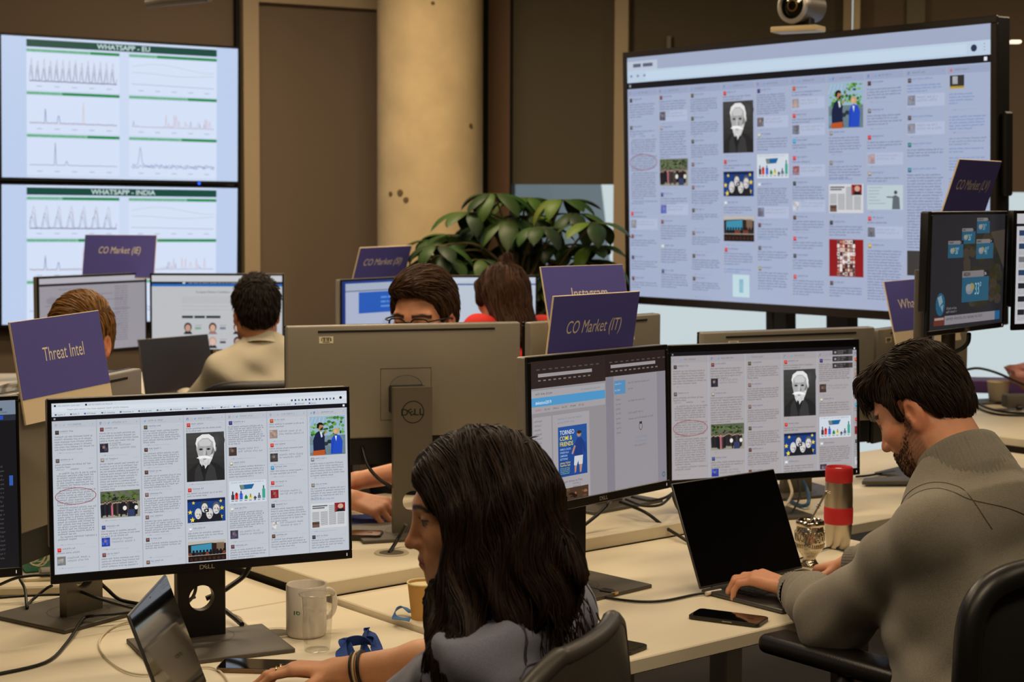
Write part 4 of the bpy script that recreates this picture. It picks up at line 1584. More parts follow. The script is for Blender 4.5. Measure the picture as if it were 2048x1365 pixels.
def page_social(W, H):
    cv = Canvas(W, H, rgb(142, 138, 142))
    r = random.Random(8)
    # dark browser tops
    cv.rect(0, 0, W, H * .185, rgb(44, 34, 32), 1)
    cv.rect(W * .53, 0, W * .47, H * .16, rgb(40, 30, 29), 2)
    cv.rect(W * .05, H * .085, W * .38, H * .024, rgb(150, 144, 146), 3)
    cv.rect(W * .57, H * .075, W * .35, H * .024, rgb(150, 144, 146), 3)
    for k in range(2):
        for j in range(11):
            cv.rect(W * (.04 + k * .52 + j * .042), H * .052, W * .022, H * .008, rgb(84, 74, 72), 3)
            cv.rect(W * (.05 + k * .52 + j * .035), H * (.128 - .01 * k), W * .018, H * .009, rgb(120, 112, 110), 3)
    # left window: social page
    cv.rect(0, H * .20, W * .525, H * .05, rgb(160, 158, 162), 2)
    cv.squiggle(W * .03, H * .232, W * .12, H * .011, rgb(80, 78, 84), r, True, 3)
    cv.squiggle(W * .35, H * .232, W * .14, H * .009, rgb(110, 120, 140), r, True, 3)
    cv.rect(0, H * .25, W * .525, H * .062, rgb(76, 146, 196), 2)
    cv.text('#elezioni2019', W * .03, H * .296, H * .022, rgb(206, 222, 232), bold=.01, lay=3)
    cv.rect(0, H * .312, W * .525, H * .045, rgb(158, 154, 158), 2)
    for k in range(6):
        cv.squiggle(W * (.03 + k * .06), H * .342, W * .04, H * .010, rgb(80, 78, 86) if k else rgb(180, 70, 60), r, True, 3)
    cv.rect(W * .012, H * .385, W * .125, H * .6, rgb(160, 156, 160), 2)
    for k in range(20):
        if 8 <= k <= 11:
            continue
        cv.squiggle(W * .02, H * (.42 + k * .030), W * (.06 if k < 8 else .10), H * .010, rgb(90, 88, 96), r, True, 3, .9)
    cv.text('New to Twitter?', W * .02, H * .655, H * .014, rgb(60, 58, 64), bold=.02, lay=3)
    cv.rect(W * .018, H * .715, W * .11, H * .045, rgb(60, 150, 206), 3)
    cv.text('Sign up', W * .073, H * .746, H * .014, rgb(220, 230, 236), align='c', lay=4)
    cv.rect(W * .145, H * .385, W * .26, H * .61, rgb(160, 156, 160), 2)
    cv.squiggle(W * .18, H * .425, W * .18, H * .011, rgb(110, 130, 160), r, True, 3)
    cv.squiggle(W * .18, H * .45, W * .12, H * .010, rgb(110, 130, 160), r, True, 3)
    # poster
    px_, py_, pw, ph = W * .18, H * .475, W * .205, H * .355
    cv.rect(px_, py_, pw, ph, rgb(28, 70, 140), 3)
    cv.rect(px_, py_, pw, ph * .36, rgb(34, 80, 150), 4)
    Wt, Ye = rgb(214, 218, 224), rgb(222, 206, 60)
    cv.text('TORNEO', px_ + pw * .06, py_ + ph * .16, ph * .085, Wt, bold=.008, sx=.95, lay=5)
    cv.text('COMI &', px_ + pw * .06, py_ + ph * .275, ph * .085, Ye, bold=.008, sx=.95, lay=5)
    cv.text('FRIENDS', px_ + pw * .06, py_ + ph * .39, ph * .085, Ye, bold=.008, sx=.95, lay=5)
    for k, (s, c) in enumerate((('DIAMO IL CALCIO', Wt), ('D\'INIZIO ALLA', Wt), ('CAMPAGNA', Wt), ('ELETTORALE', Wt))):
        cv.text(s, px_ + pw * .06, py_ + ph * (.47 + k * .065), ph * .038, rgb(150, 176, 210), bold=.02, sx=.8, lay=5)
    for k in range(2):
        cv.squiggle(px_ + pw * .06, py_ + ph * (.74 + k * .05), pw * .36, ph * .028, Ye, r, True, 5)
    for k in range(4):
        cv.squiggle(px_ + pw * .06, py_ + ph * (.84 + k * .035), pw * .34, ph * .018, rgb(150, 190, 110), r, True, 5)

    def q(a, b):
        return (px_ + pw * a, py_ + ph * b)
    cv.poly([q(.55, .62), q(.58, .36), q(.66, .26), q(.80, .26), q(.90, .36), q(.96, .55), q(.90, .58), q(.84, .44), q(.84, .62)], rgb(30, 56, 120), 5)
    cv.ell(*q(.72, .19), pw * .075, ph * .055, rgb(170, 128, 104), 12, 6)
    cv.ell(*q(.73, .15), pw * .08, ph * .035, rgb(60, 40, 34), 12, 7)
    cv.poly([q(.55, .62), q(.85, .62), q(.83, .80), q(.70, .80), q(.68, .72), q(.62, .82), q(.53, .80)], rgb(200, 202, 206), 6)
    cv.poly([q(.55, .81), q(.62, .82), q(.60, .94), q(.55, .96)], rgb(176, 132, 106), 6)
    cv.poly([q(.72, .80), q(.82, .80), q(.78, .96), q(.73, .96)], rgb(176, 132, 106), 6)
    cv.poly([q(.55, .40), q(.60, .42), q(.50, .58), q(.45, .56)], rgb(176, 132, 106), 6)
    cv.ell(W * .168, H * .878, W * .009, H * .02, rgb(70, 30, 30), 10, 4)
    cv.squiggle(W * .185, H * .875, W * .17, H * .011, rgb(90, 88, 96), r, True, 3)
    for k in range(3):
        cv.squiggle(W * .28, H * (.895 + .02 * k), W * .06, H * .009, rgb(90, 88, 96), r, True, 3)
    X0, Y0, W2, H2 = W * .185, H * .915, W * .2, H * .085
    X0, Y0, W2, H2 = W * .19, H * .93, W * .20, H * .07
    # right window
    cv.rect(W * .53, H * .16, W * .47, H * .84, rgb(146, 142, 148), 2)
    cv.rect(W * .53, H * .16, W * .06, H * .84, rgb(128, 124, 134), 3)
    cv.rect(W * .93, H * .16, W * .07, H * .84, rgb(132, 128, 138), 3)
    cv.rect(W * .595, H * .195, W * .085, H * .10, rgb(84, 136, 180), 4)
    cv.squiggle(W * .60, H * .225, W * .05, H * .009, rgb(190, 204, 216), r, True, 5)
    cv.squiggle(W * .60, H * .27, W * .04, H * .009, rgb(190, 204, 216), r, True, 5)
    for k in range(8):
        cv.squiggle(W * .605, H * (.34 + k * .035), W * .04, H * .009, rgb(96, 92, 102), r, True, 5)
    for k, w in ((0, .18), (1, .04), (3, .14), (5, .12), (6, .2)):
        cv.squiggle(W * .70, H * (.225 + k * .045), W * w, H * .010, rgb(96, 94, 104), r, True, 5)
    cv.ring(W * .795, H * .555, W * .014, H * .03, W * .003, rgb(60, 58, 64), 16, 5)
    cv.rect(W * .785, H * .52, W * .02, H * .018, rgb(50, 48, 54), 6)
    for k in range(3):
        cv.squiggle(W * .745, H * (.64 + k * .03), W * .10, H * .011, rgb(110, 130, 158) if k < 2 else rgb(110, 106, 116), r, True, 5)
    cv.ring(W * .975, H * .95, W * .012, H * .02, W * .004, rgb(40, 90, 110), 14, 5)
    return cv


def page_photo_strip(cv, x, y, w, h):
    r = random.Random(12)
    cv.rect(x, y, w, h, rgb(70, 50, 36), 5)
    for k in range(14):
        cv.ell(x + w * r.uniform(.1, .9), y + h * r.uniform(.15, .85), w * r.uniform(.03, .1), h * r.uniform(.05, .14), rgb(*r.choice([(30, 20, 16), (130, 100, 56), (96, 70, 40), (20, 16, 16), (150, 90, 70)])), 9, 6)


def page_weather(W, H):
    cv = Canvas(W, H, rgb(36, 36, 40))
    r = random.Random(9)
    for k in range(60):
        a = r.random()
        cv.ell(W * (.45 + .5 * r.random()), H * (.2 + .6 * r.random()), W * .05, H * .05, rgb(*r.choice([(44, 42, 26), (38, 40, 30), (52, 48, 30), (60, 52, 44)])), 10, 1)
    cv.poly([(W * .80, H * .16), (W, H * .14), (W, H * .5), (W * .88, H * .3)], rgb(66, 58, 52), 2)

    def card(x, y, w, h, name, temp, bad):
        cv.rect(x, y, w, h, rgb(34, 82, 106), 3)
        cv.rect(x, y - h * .26, w, h * .26, rgb(118, 112, 114), 3)
        cv.rect(x + w * .80, y - h * .26, w * .22, h * .26, rgb(30, 28, 30), 4)
        cv.text(name, x + w * .04, y - h * .06, h * .15, rgb(30, 28, 32), bold=.02, sx=.7, lay=5)
        cv.text(bad, x + w * .82, y - h * .06, h * .12, rgb(190, 186, 186), sx=.55, lay=5)
        cv.text(temp, x + w * .48, y + h * .72, h * .48, rgb(130, 172, 190), sx=.62, lay=5)
        cv.ell(x + w * .28, y + h * .5, w * .14, h * .2, rgb(120, 122, 126), 12, 4)
        cv.ell(x + w * .36, y + h * .4, w * .10, h * .16, rgb(140, 128, 70), 12, 4)
        cv.ell(x + w * .24, y + h * .42, w * .10, h * .15, rgb(132, 134, 138), 12, 5)
    card(W * .42, H * .56, W * .37, H * .22, 'ABIDJAN', '33\u00b0', 'JUN.')
    card(W * .22, H * .26, W * .20, H * .12, 'CONAKRY', '30\u00b0', 'DI')
    card(W * .40, H * .15, W * .18, H * .11, 'DAKAR', '26\u00b0', 'DI')
    card(W * .60, H * .06, W * .18, H * .11, 'NOUAKCHOTT', '31\u00b0', 'DI')
    card(W * .60, H * .26, W * .24, H * .14, 'BAMAKO', '41\u00b0', 'DIM')
    cv.ell(W * .14, H * .78, W * .06, H * .10, rgb(30, 84, 112), 20, 3)
    cv.poly([(W * .10, H * .72), (W * .15, H * .70), (W * .17, H * .76), (W * .13, H * .80)], rgb(120, 140, 150), 4)
    cv.poly([(W * .14, H * .80), (W * .18, H * .78), (W * .17, H * .85)], rgb(110, 134, 146), 4)
    cv.squiggle(W * .22, H * .83, W * .14, H * .014, rgb(130, 130, 136), r, True, 4)
    cv.squiggle(W * .22, H * .86, W * .14, H * .014, rgb(130, 130, 136), r, True, 4)
    cv.rect(W * .06, H * .89, W * .14, H * .075, rgb(96, 46, 38), 3)
    cv.rect(W * .07, H * .897, W * .12, H * .02, rgb(150, 136, 130), 4)
    cv.rect(W * .20, H * .885, W * .69, H * .08, rgb(128, 124, 130), 3)
    cv.squiggle(W * .22, H * .925, W * .50, H * .018, rgb(40, 36, 40), r, True, 4)
    cv.rect(W * .89, H * .885, W * .07, H * .08, rgb(36, 88, 130), 3)
    return cv


def page_dark(W, H):
    cv = Canvas(W, H, rgb(22, 22, 26))
    r = random.Random(10)
    cv.rect(0, 0, W, H * .085, rgb(118, 132, 150), 1)
    for k in range(5):
        cv.rect(W * (.86 + k * .022), H * .045, W * .01, W * .009, rgb(50, 54, 62), 2)
    cv.squiggle(W * .90, H * .075, W * .08, H * .008, rgb(70, 76, 88), r, True, 2)
    cv.rect(0, H * .085, W, H * .035, rgb(40, 44, 58), 1)
    cv.rect(W * .84, H * .09, W * .12, H * .024, rgb(36, 78, 176), 2)
    for k in range(22):
        cv.squiggle(W * .80, H * (.40 + k * .026), W * .16, H * .008, rgb(84, 84, 88), r, True, 1)
    cv.rect(W * .975, H * .45, W * .012, H * .06, rgb(50, 90, 170), 2)
    return cv


def page_edge(W, H):
    cv = Canvas(W, H, rgb(186, 186, 190))
    r = random.Random(11)
    cv.rect(0, H * .09, W, H * .025, rgb(24, 24, 28), 1)
    for k in range(7):
        cv.rect(W * .02, H * (.15 + k * .12), W * .05, H * .05, rgb(*r.choice([(50, 40, 90), (30, 34, 40), (110, 110, 112), (40, 60, 90)])), 1)
        for j in range(4):
            cv.squiggle(W * .02, H * (.215 + k * .12 + j * .012), W * .4, H * .006, rgb(90, 90, 96), r, True, 1)
    return cv

# ------------------------------------------------------------------ place the monitors
def act(W, H, bez):
    return W - bez[0] - bez[2], H - bez[1] - bez[3]


B27 = (.008, .009, .006, .018)
B24 = (.008, .009, .008, .017)
WHITE = (189, 194, 203)

w, h = act(.611, .3565, B27)
cv = feed_screen(w, h, 7, True, WHITE, 21, 'browser', hd=(183, 188, 197), top_frac=.078, card=None)
monitor('large monitor showing a white message feed in seven columns, left of the woman', (-.61, 3.34, 1.057), 24.8, -3.1, .2, .611, .3565, cv, Z_NL, B27, base_yaw=26, standoff=.052, base_off=-.045)

w, h = act(.5327, .3385, B24)
w, h = act(.6046, .3842, (.009, .0215, .009, .0193))
cv = feed_screen(w, h, 5.2, True, (168, 162, 164), 21, None, hd=(160, 156, 160), colw=w / 5.12, txt=rgb(60, 58, 66))
cv.lay = 14
for k in range(3):
    cv.rect(w * .865, h * (.018 + .055 * k), w * .112, h * .042, rgb(48, 44, 46))
    cv.ell(w * .88, h * (.04 + .055 * k), w * .006, w * .006, rgb(150, 146, 150), 8, 15)
    cv.squiggle(w * .89, h * (.036 + .055 * k), w * .05, h * .009, rgb(130, 126, 130), random.Random(k), True, 15)
    cv.squiggle(w * .89, h * (.052 + .055 * k), w * .04, h * .009, rgb(130, 126, 130), random.Random(k), True, 15)
    cv.rect(w * .955, h * (.018 + .055 * k), w * .022, h * .042, rgb(70, 66, 68), 15)
monitor('monitor with message feed standing behind the red flask and open laptop', (.7026, 4.634, 1.0364), 22, -2.3, 0, .6046, .3842, cv, .75, (.009, .0215, .009, .0193), standoff=.10)

B24d = (.012, .012, .008, .020)
w, h = act(.5327, .3385, B24d)
cv = page_social(w, h)
page_photo_strip(cv, w * .185, h * .915, w * .205, h * .085)
monitor('dimmer monitor with two dark browser windows and a blue football poster', (.201, 3.736, 1.117), 51.5, -2.3, .9, .5327, .3385, cv, Z_NR, B24d, standoff=.095, base_yaw=44)

c1 = monitor('back of the wide grey monitor in front of the man with glasses', (-.279, 4.318, 1.123), 196.6, 0, 0, .611, .3565, None, Z_FR, B27, sticker=.205, standlogo=True, standoff=.10)
monitor('grey monitor back half hidden behind the CO Market (IT) sign', (.218, 4.699, 1.122), 224.5, 0, 0, .5327, .3385, None, Z_FR, B24, sticker=.12, standoff=.07)
monitor('grey monitor back with long slot under the big wall display', (.826, 5.094, 1.051), 203.8, 0, 0, .611, .3565, None, .75, B27, sticker=.20, standoff=.07)
monitor('grey monitor back just beyond the bearded man\'s head with a purple sign on it', (1.31, 5.459, 1.041), 228.7, 0, 0, .611, .3565, None, .75, B27, sticker=.24, standoff=.07)
monitor('grey monitor back at far left carrying the threat sign', (-.965, 3.586, 1.051), 254.1, 0, 0, .611, .3565, None, Z_NL, B27, sticker=.235, base=(.25, .235), base_yaw=236, standoff=.046)

w, h = act(.611, .3565, B27)
cv = page_dark(w, h)
Mq = TR((0, 0, 0), 25)
qc = aty(41, 985, 3.30) - Mq.to_3x3() @ Vector((.3055, 0, 0))
monitor('monitor with a dark page cut off by the left edge of the photo', (qc.x, qc.y, 1.055), 25, -2.9, 0, .611, .3565, cv, Z_NL, B27, standoff=.08, base=(.2, .18))

B24s = (.008, .009, .008, .014)
w, h = act(.555, .33, B24s)
monitor('monitor showing a grey text page below the CO Market (IE) sign', (-1.741, 7.022, 1.129), 51.5, 0, 0, .555, .33, page_grey(w, h), .89, B24s, standoff=.07, base=(.2, .17))
monitor('monitor showing portraits of election candidates beside the man in the pale shirt', (-1.226, 7.01, 1.136), 1.6, -1.3, 0, .555, .33, page_election(w, h), .89, B24s, standoff=.07, base=(.2, .17))
monitor('monitor with blue frame and blue block left of the man with glasses', (-.502, 6.954, 1.125), 48.6, 0, 0, .555, .33, page_blue(w, h), .89, B24s, standoff=.07, base=(.2, .17))
j2 = aty(1072, 551, 7.15) + Vector((-.27, -.03, -.165 - DZ))
monitor('monitor with a white page in front of the woman in red', j2, 6, 0, 0, .555, .33, page_white(w, h), .89, B24s, standoff=.07, base=(.2, .17))

w, h = act(.45, .33, B24s)
monitor('raised dark monitor showing a weather map with 33 degrees in Abidjan', (1.248, 4.619, 1.426), 48.5, .6, 0, .45, .33, page_weather(w, h), .0, B24s, stand=False, pole=True, blackback=True, standoff=.14)
w, h = act(.5327, .3385, B24)
monitor('raised monitor with a light page cut off by the right edge of the photo', (1.654, 4.896, 1.423), 27.4, 0, 0, .5327, .3385, page_edge(w, h), .0, B24, stand=False, pole=True, blackback=True, standoff=.14)
# slim monitor seen edge-on behind the weather monitor
pe = aty(1850, 600, 4.80)
monitor('slim black monitor seen edge-on just left of the weather map monitor', (pe.x + .03, pe.y + .09, 1.36), 255, 0, 0, .40, .31, None, .75, B24s, stand=False, pole=True, blackback=True, slot=False, standoff=.06)

# ------------------------------------------------------------------ large wall displays
def wall_tv(label, loc, yaw, tilt, roll, W, H, cv, frame=.016, depth=.055, frame_b=None, name='wall_display', led=None, group=None, m=None):
    M = TR(Vector(loc) + Vector((0, 0, DZ)), yaw, tilt, roll)
    t = thing(name, label, 'screen', M @ Vector((0, .03, -H / 2)), group)
    fb = frame_b or frame
    m = m or M_BEZEL
    b = MB()
    b.box((W + 2 * frame, .014, frame), (0, .003, H / 2 + frame / 2), M, .002, 1)
    b.box((W + 2 * frame, .014, fb), (0, .003, -H / 2 - fb / 2), M, .002, 1)
    b.box((frame, .014, H), (-W / 2 - frame / 2, .003, 0), M, .002, 1)
    b.box((frame, .014, H), (W / 2 + frame / 2, .003, 0), M, .002, 1)
    b.build('frame', m, t)
    MB().box((W + 2 * frame - .004, depth, H + frame + fb - .004), (0, .008 + depth / 2, (frame - fb) / 2), M, .004, 1).build('housing', M_BLACK, t)
    cv.build('screen', M @ Matrix.Translation((0, .0005, 0)), M_SCREEN, t, gap=.00025)
    if led:
        b = MB().lathe([(.0, .0), (.0075, .0), (.0065, .003), (0, .0045)], 14, M @ Matrix.Translation((led[0], -.004, led[1])) @ Matrix.Rotation(rad(90), 4, 'X'))
        b.build('led', mat('led_blue', rgb(20, 60, 200), emit=(rgb(30, 90, 255), 1.6)), t)
    return t, M


wall_tv('upper of two stacked wall screens, showing pale line charts', (-1.962, 8.569, 2.047), 29.5, 0, .6, 1.21, .69, stats_screen(1.21, .69, 'WHATSAPP - EU', 2), .012, .05, .016, led=(.395, -.358), group=None)
wall_tv('lower of two stacked wall screens, partly hidden by desk monitors', (-1.976, 8.586, 1.322), 28.8, .8, .6, 1.21, .69, stats_screen(1.21, .69, 'WHATSAPP - INDIA', 3), .012, .05, .016)
cv = feed_screen(1.86, 1.046, 10, True, (163, 174, 202), 33, 'wide', hd=(152, 163, 192), top_frac=.105, txt=rgb(48, 56, 88), card=rgb(176, 186, 212))
M_TVF = mat('tv_frame_dark', rgb(34, 29, 26), .35)
tv, MTV = wall_tv('very large display on a stand showing ten columns of messages', (1.109, 6.763, 1.716), -50.1, 1.3, -.4, 1.86, 1.046, cv, .026, .075, .034, name='large_display', m=M_TVF)
# side pads, stand post and feet of the large display
b = MB().box((.02, .05, .30), (.93 + .035, .05, .06), MTV, .006, 1)
b.build('side_handle', M_BLACK, tv)
b = MB()
for sx in (-.16, .16):
    b.box((.12, .06, 1.35), (sx, .12, -.45), MTV, .006, 1)
b.box((.52, .05, .5), (0, .085, -.1), MTV, .006, 1)
b.build('stand_post', M_BLACK, tv)
b = MB()
for sx in (-.4, .4):
    b.box((.08, .75, .06), (sx, .1, -1.14 - .523 + .0), MTV, .01, 1)
b.box((.9, .08, .06), (0, .1, -1.66), MTV, .01, 1)
b.build('stand_foot', M_BLACK, tv)
# hanging power cord under the display
pc = aty(1546, 622, 6.9)
cable([pc + Vector((0, 0, .05)), pc + Vector((0, 0, -.05)), pc + Vector((.012, 0, -.2)), pc + Vector((.006, 0, -.45)), pc + Vector((0, .02, -.75))], .005, 'power_cord', M_CABLE, '', parent=tv)

# ------------------------------------------------------------------ meeting camera on the large display
cb = aty(1596, 59, 6.45)
t = thing('conference_camera', 'silver conference camera with black lens on top of the large display', 'camera', cb)
Mc = Matrix.Translation(cb) @ Matrix.Rotation(rad(-32), 4, 'Z')
b = MB().box((.185, .10, .022), (-.0, 0, .0), Mc, .005, 2)
b.build('base', mat('camera_cream', rgb(214, 190, 146), .4), t, smooth=True)
b = MB().box((.07, .05, .04), (.02, .01, .028), Mc, .006, 2)
b.build('neck', M_BLACK, t)
Mb_ = Mc @ Matrix.Translation((.015, .0, .085)) @ Matrix.Rotation(rad(-14), 4, 'Z') @ Matrix.Rotation(rad(90), 4, 'X')
b = MB().lathe([(.0, -.09), (.045, -.09), (.055, -.08), (.060, .02), (.064, .055), (.060, .062), (.050, .062)], 40, Mb_)
b.build('body', mat('camera_grey', rgb(118, 112, 104), .4, .4), t, smooth=True)
b = MB().lathe([(.064, .050), (.068, .056), (.066, .066), (.056, .068), (.052, .062)], 40, Mb_)
b.build('lens_ring', mat('camera_ring', rgb(176, 168, 156), .35, .5), t, smooth=True)
b = MB().lathe([(0, .060), (.03, .057), (.052, .050)], 40, Mb_)
b.build('lens', mat('lens_glass', rgb(16, 14, 12), .08, coat=.6), t, smooth=True)
b = MB().lathe([(.018, .0605), (.024, .060), (.024, .0615), (.018, .062)], 30, Mb_)
b.build('lens_rim', mat('lens_gold', rgb(120, 96, 50), .3, .7), t, smooth=True)


# ------------------------------------------------------------------ purple desk signs
def V3s(x, y, z, d):
    """slide a point along its line of sight by d metres"""
    v = Vector((x, y, z + DZ - CAM_H))
    v = v * (1 + d / v.length)
    return Vector((v.x, v.y, v.z + CAM_H - DZ))


def sign(txt, label, loc, yaw, tilt, roll, W=.297, H=.21, cap=.030, italic=True, white=.24, tx=.0, tz=.0, sx=.70):
    M = TR(Vector(loc) + Vector((0, 0, DZ)), yaw, tilt, roll)
    t = thing('desk_sign', label, 'sign', M @ Vector((0, 0, -H / 2)), 'purple team name signs')
    th = .005
    MB().box((W, th, H), (0, th / 2 + .0006, 0), M, .0006, 1).build('board', M_SIGNW, t, 'cream foam board edge and foot strip')
    zb = -H / 2 + H * white
    b = MB().box((W - .003, .0008, H / 2 - .0015 - zb), (0, .0004, (H / 2 - .0015 + zb) / 2), M)
    b.build('purple_field', M_SIGN, t, 'purple printed field')
    vs, fs, wd = text_geo(txt, .28 if italic else 0.0, 0.0)
    b = MB()
    s = cap
    b.add([((x - wd / 2) * s * sx + tx, -.0004, y * s + tz - s / 2) for x, y in vs], fs, M)
    b.build('lettering', M_SIGNT, t)
    return t


sign('Threat Intel', 'purple sign reading Threat Intel at far left', V3s(-.949, 3.566, 1.266, -.052), 67.7, -9.3, -1.26, cap=.0285, italic=False, tx=.006, tz=.030)
sign('CO Market (IT)', 'purple sign reading CO Market (IT) on top of the dim monitor', (.183, 3.815, 1.305), 46.3, 8.9, 0, cap=.029, tx=-.0, tz=.032)
sign('Instagram', 'purple sign standing directly behind the CO Market (IT) sign', (.205, 4.515, 1.341), 39.6, -14, 0, cap=.030, italic=False, tx=.010, tz=.030, sx=.78)
sign('CO Market (LV)', 'purple sign reading CO Market (LV) at the upper right', (1.347, 4.985, 1.637), 50.8, 18.2, .3, cap=.030, tz=.030, sx=.78)
sign('CO Market (IE)', 'purple sign reading CO Market (IE) above the grey page monitor', (-1.679, 6.769 + .45, 1.362), -6, -14, 0, W=.316, H=.19, cap=.029, tz=.028, white=.02)
sign('CO Market (SI)', 'purple sign reading CO Market (SI) left of the concrete column foot', (-.568, 7.321, 1.308), 45.9, 21.1, -.9, cap=.030, tz=.036, sx=.8)
sign('WhatsApp BI', 'purple sign with cream foot, partly hidden by the weather map monitor', V3s(1.308, 5.361, 1.267, -.05), 34, -14.4, -2.3, cap=.030, italic=False, tx=-.005, tz=.030, sx=.86)

# ------------------------------------------------------------------ sculpting: smooth unions of soft shapes, meshed by surface nets
def sd_cap(p, a, b, ra, rb):
    a, b = np.asarray(a, float), np.asarray(b, float)
    ab = b - a
    t = np.clip(((p - a) @ ab) / max(ab @ ab, 1e-12), 0, 1)
    return np.linalg.norm(p - a - t[:, None] * ab, axis=1) - (ra + (rb - ra) * t)


def sd_ell(p, c, r, R=None):
    q = p - np.asarray(c, float)
    if R is not None:
        q = q @ R
    r = np.asarray(r, float)
    k0 = np.linalg.norm(q / r, axis=1)
    k1 = np.linalg.norm(q / (r * r), axis=1)
    return k0 * (k0 - 1) / np.maximum(k1, 1e-9)


def sd_sph(p, c, r):
    return np.linalg.norm(p - np.asarray(c, float), axis=1) - r


def smin(a, b, k):
    h = np.maximum(k - np.abs(a - b), 0) / k
    return np.minimum(a, b) - h * h * k * .25


def smax(a, b, k):
    return -smin(-a, -b, k)


def sdf_mesh(f, lo, hi, h, nb=8):
    """surface nets on the blocks near f=0; returns verts, quads"""
    lo, hi = np.asarray(lo, float), np.asarray(hi, float)
    dims = np.ceil((hi - lo) / (h * nb)).astype(int) + 1
    g = np.stack(np.meshgrid(*[np.arange(d) for d in dims], indexing='ij'), -1).reshape(-1, 3)
    c = lo + (g + .5) * (nb * h)
    d = np.concatenate([f(c[i:i + 60000]) for i in range(0, len(c), 60000)])
    g = g[np.abs(d) < nb * h * .95 + .004]
    n1 = nb + 1
    off = np.stack(np.meshgrid(*[np.arange(n1)] * 3, indexing='ij'), -1)
    BIG = 1 << 20
    keys, pos, qf = [], [], []
    corner = [(i, j, k) for i in (0, 1) for j in (0, 1) for k in (0, 1)]
    edges = [(a, b) for a in range(8) for b in range(a + 1, 8) if sum(abs(np.array(corner[a]) - np.array(corner[b]))) == 1]

    def key(x):
        return (x[..., 0].astype(np.int64) * BIG + x[..., 1]) * BIG + x[..., 2]
    CH = 100
    for s in range(0, len(g), CH):
        gb = g[s:s + CH]
        base = gb * nb
        P = lo + (base[:, None, None, None, :] + off[None]) * h
        F = f(P.reshape(-1, 3)).reshape(len(gb), n1, n1, n1)
        S = F < 0
        cs = [F[:, i:i + nb, j:j + nb, k:k + nb] for i, j, k in corner]
        ss = [x < 0 for x in cs]
        cnt = sum(x.astype(int) for x in ss)
        m = (cnt > 0) & (cnt < 8)
        if m.any():
            idx = np.argwhere(m)
            cv = np.stack([x[m] for x in cs], 1)
            acc = np.zeros((len(idx), 3))
            num = np.zeros(len(idx))
            for a, b in edges:
                fa, fb = cv[:, a], cv[:, b]
                x = (fa < 0) != (fb < 0)
                t = np.where(x, fa / np.where(x, fa - fb, 1), 0)
                pt = np.array(corner[a]) + t[:, None] * (np.array(corner[b]) - np.array(corner[a]))
                acc += np.where(x[:, None], pt, 0)
                num += x
            cell = base[idx[:, 0]] + idx[:, 1:]
            keys.append(key(cell))
            pos.append(lo + (cell + acc / num[:, None]) * h)
        for ax in range(3):
            sl0 = [slice(None), slice(0, nb), slice(0, nb), slice(0, nb)]
            sl1 = list(sl0)
            sl1[ax + 1] = slice(1, nb + 1)
            A, B = S[tuple(sl0)], S[tuple(sl1)]
            x = A != B
            if not x.any():
                continue
            idx = np.argwhere(x)
            e = base[idx[:, 0]] + idx[:, 1:]
            o1, o2 = (ax + 1) % 3, (ax + 2) % 3
            d1, d2 = np.zeros(3, int), np.zeros(3, int)
            d1[o1], d2[o2] = 1, 1
            q = np.stack([key(e - d1 - d2), key(e - d2), key(e), key(e - d1)], 1)
            fl = ~A[x]
            q[fl] = q[fl][:, ::-1]
            qf.append(q)
    keys = np.concatenate(keys)
    pos = np.concatenate(pos)
    uq, ui = np.unique(keys, return_index=True)
    pos = pos[ui]
    Q = np.concatenate(qf)
    I = np.searchsorted(uq, Q)
    I = np.clip(I, 0, len(uq) - 1)
    good = (uq[I] == Q).all(1)
    return pos, I[good]


def np_mesh(name, v, q, col=None):
    me = bpy.data.meshes.new(name)
    me.vertices.add(len(v))
    me.vertices.foreach_set('co', np.asarray(v, np.float32).ravel())
    n = len(q)
    w = q.shape[1]
    me.loops.add(n * w)
    me.loops.foreach_set('vertex_index', q.astype(np.int32).ravel())
    me.polygons.add(n)
    me.polygons.foreach_set('loop_start', np.arange(0, n * w, w, dtype=np.int32))
    me.polygons.foreach_set('loop_total', np.full(n, w, dtype=np.int32))
    me.polygons.foreach_set('use_smooth', np.ones(n, dtype=bool))
    me.update(calc_edges=True)
    me.validate()
    if col is not None:
        a = me.color_attributes.new('Col', 'FLOAT_COLOR', 'POINT')
        c4 = np.ones((len(v), 4), np.float32)
        c4[:, :3] = col
        a.data.foreach_set('color', c4.ravel())
    return me


def sculpt(name, f, lo, hi, h, m, parent, colfn=None, label=None):
    v, q = sdf_mesh(f, lo, hi, h)
    col = colfn(v) if colfn is not None else None
    return link_mesh(name, np_mesh(name, v, q, col), m, parent, label)


def grad(f, p, e=.002):
    g = np.stack([f(p + np.eye(3)[i] * e) - f(p - np.eye(3)[i] * e) for i in range(3)], 1)
    return g / np.maximum(np.linalg.norm(g, axis=1, keepdims=True), 1e-9)


def project(f, p, level, it=3):
    for _ in range(it):
        p = p - grad(f, p) * (f(p) - level)[:, None]
    return p


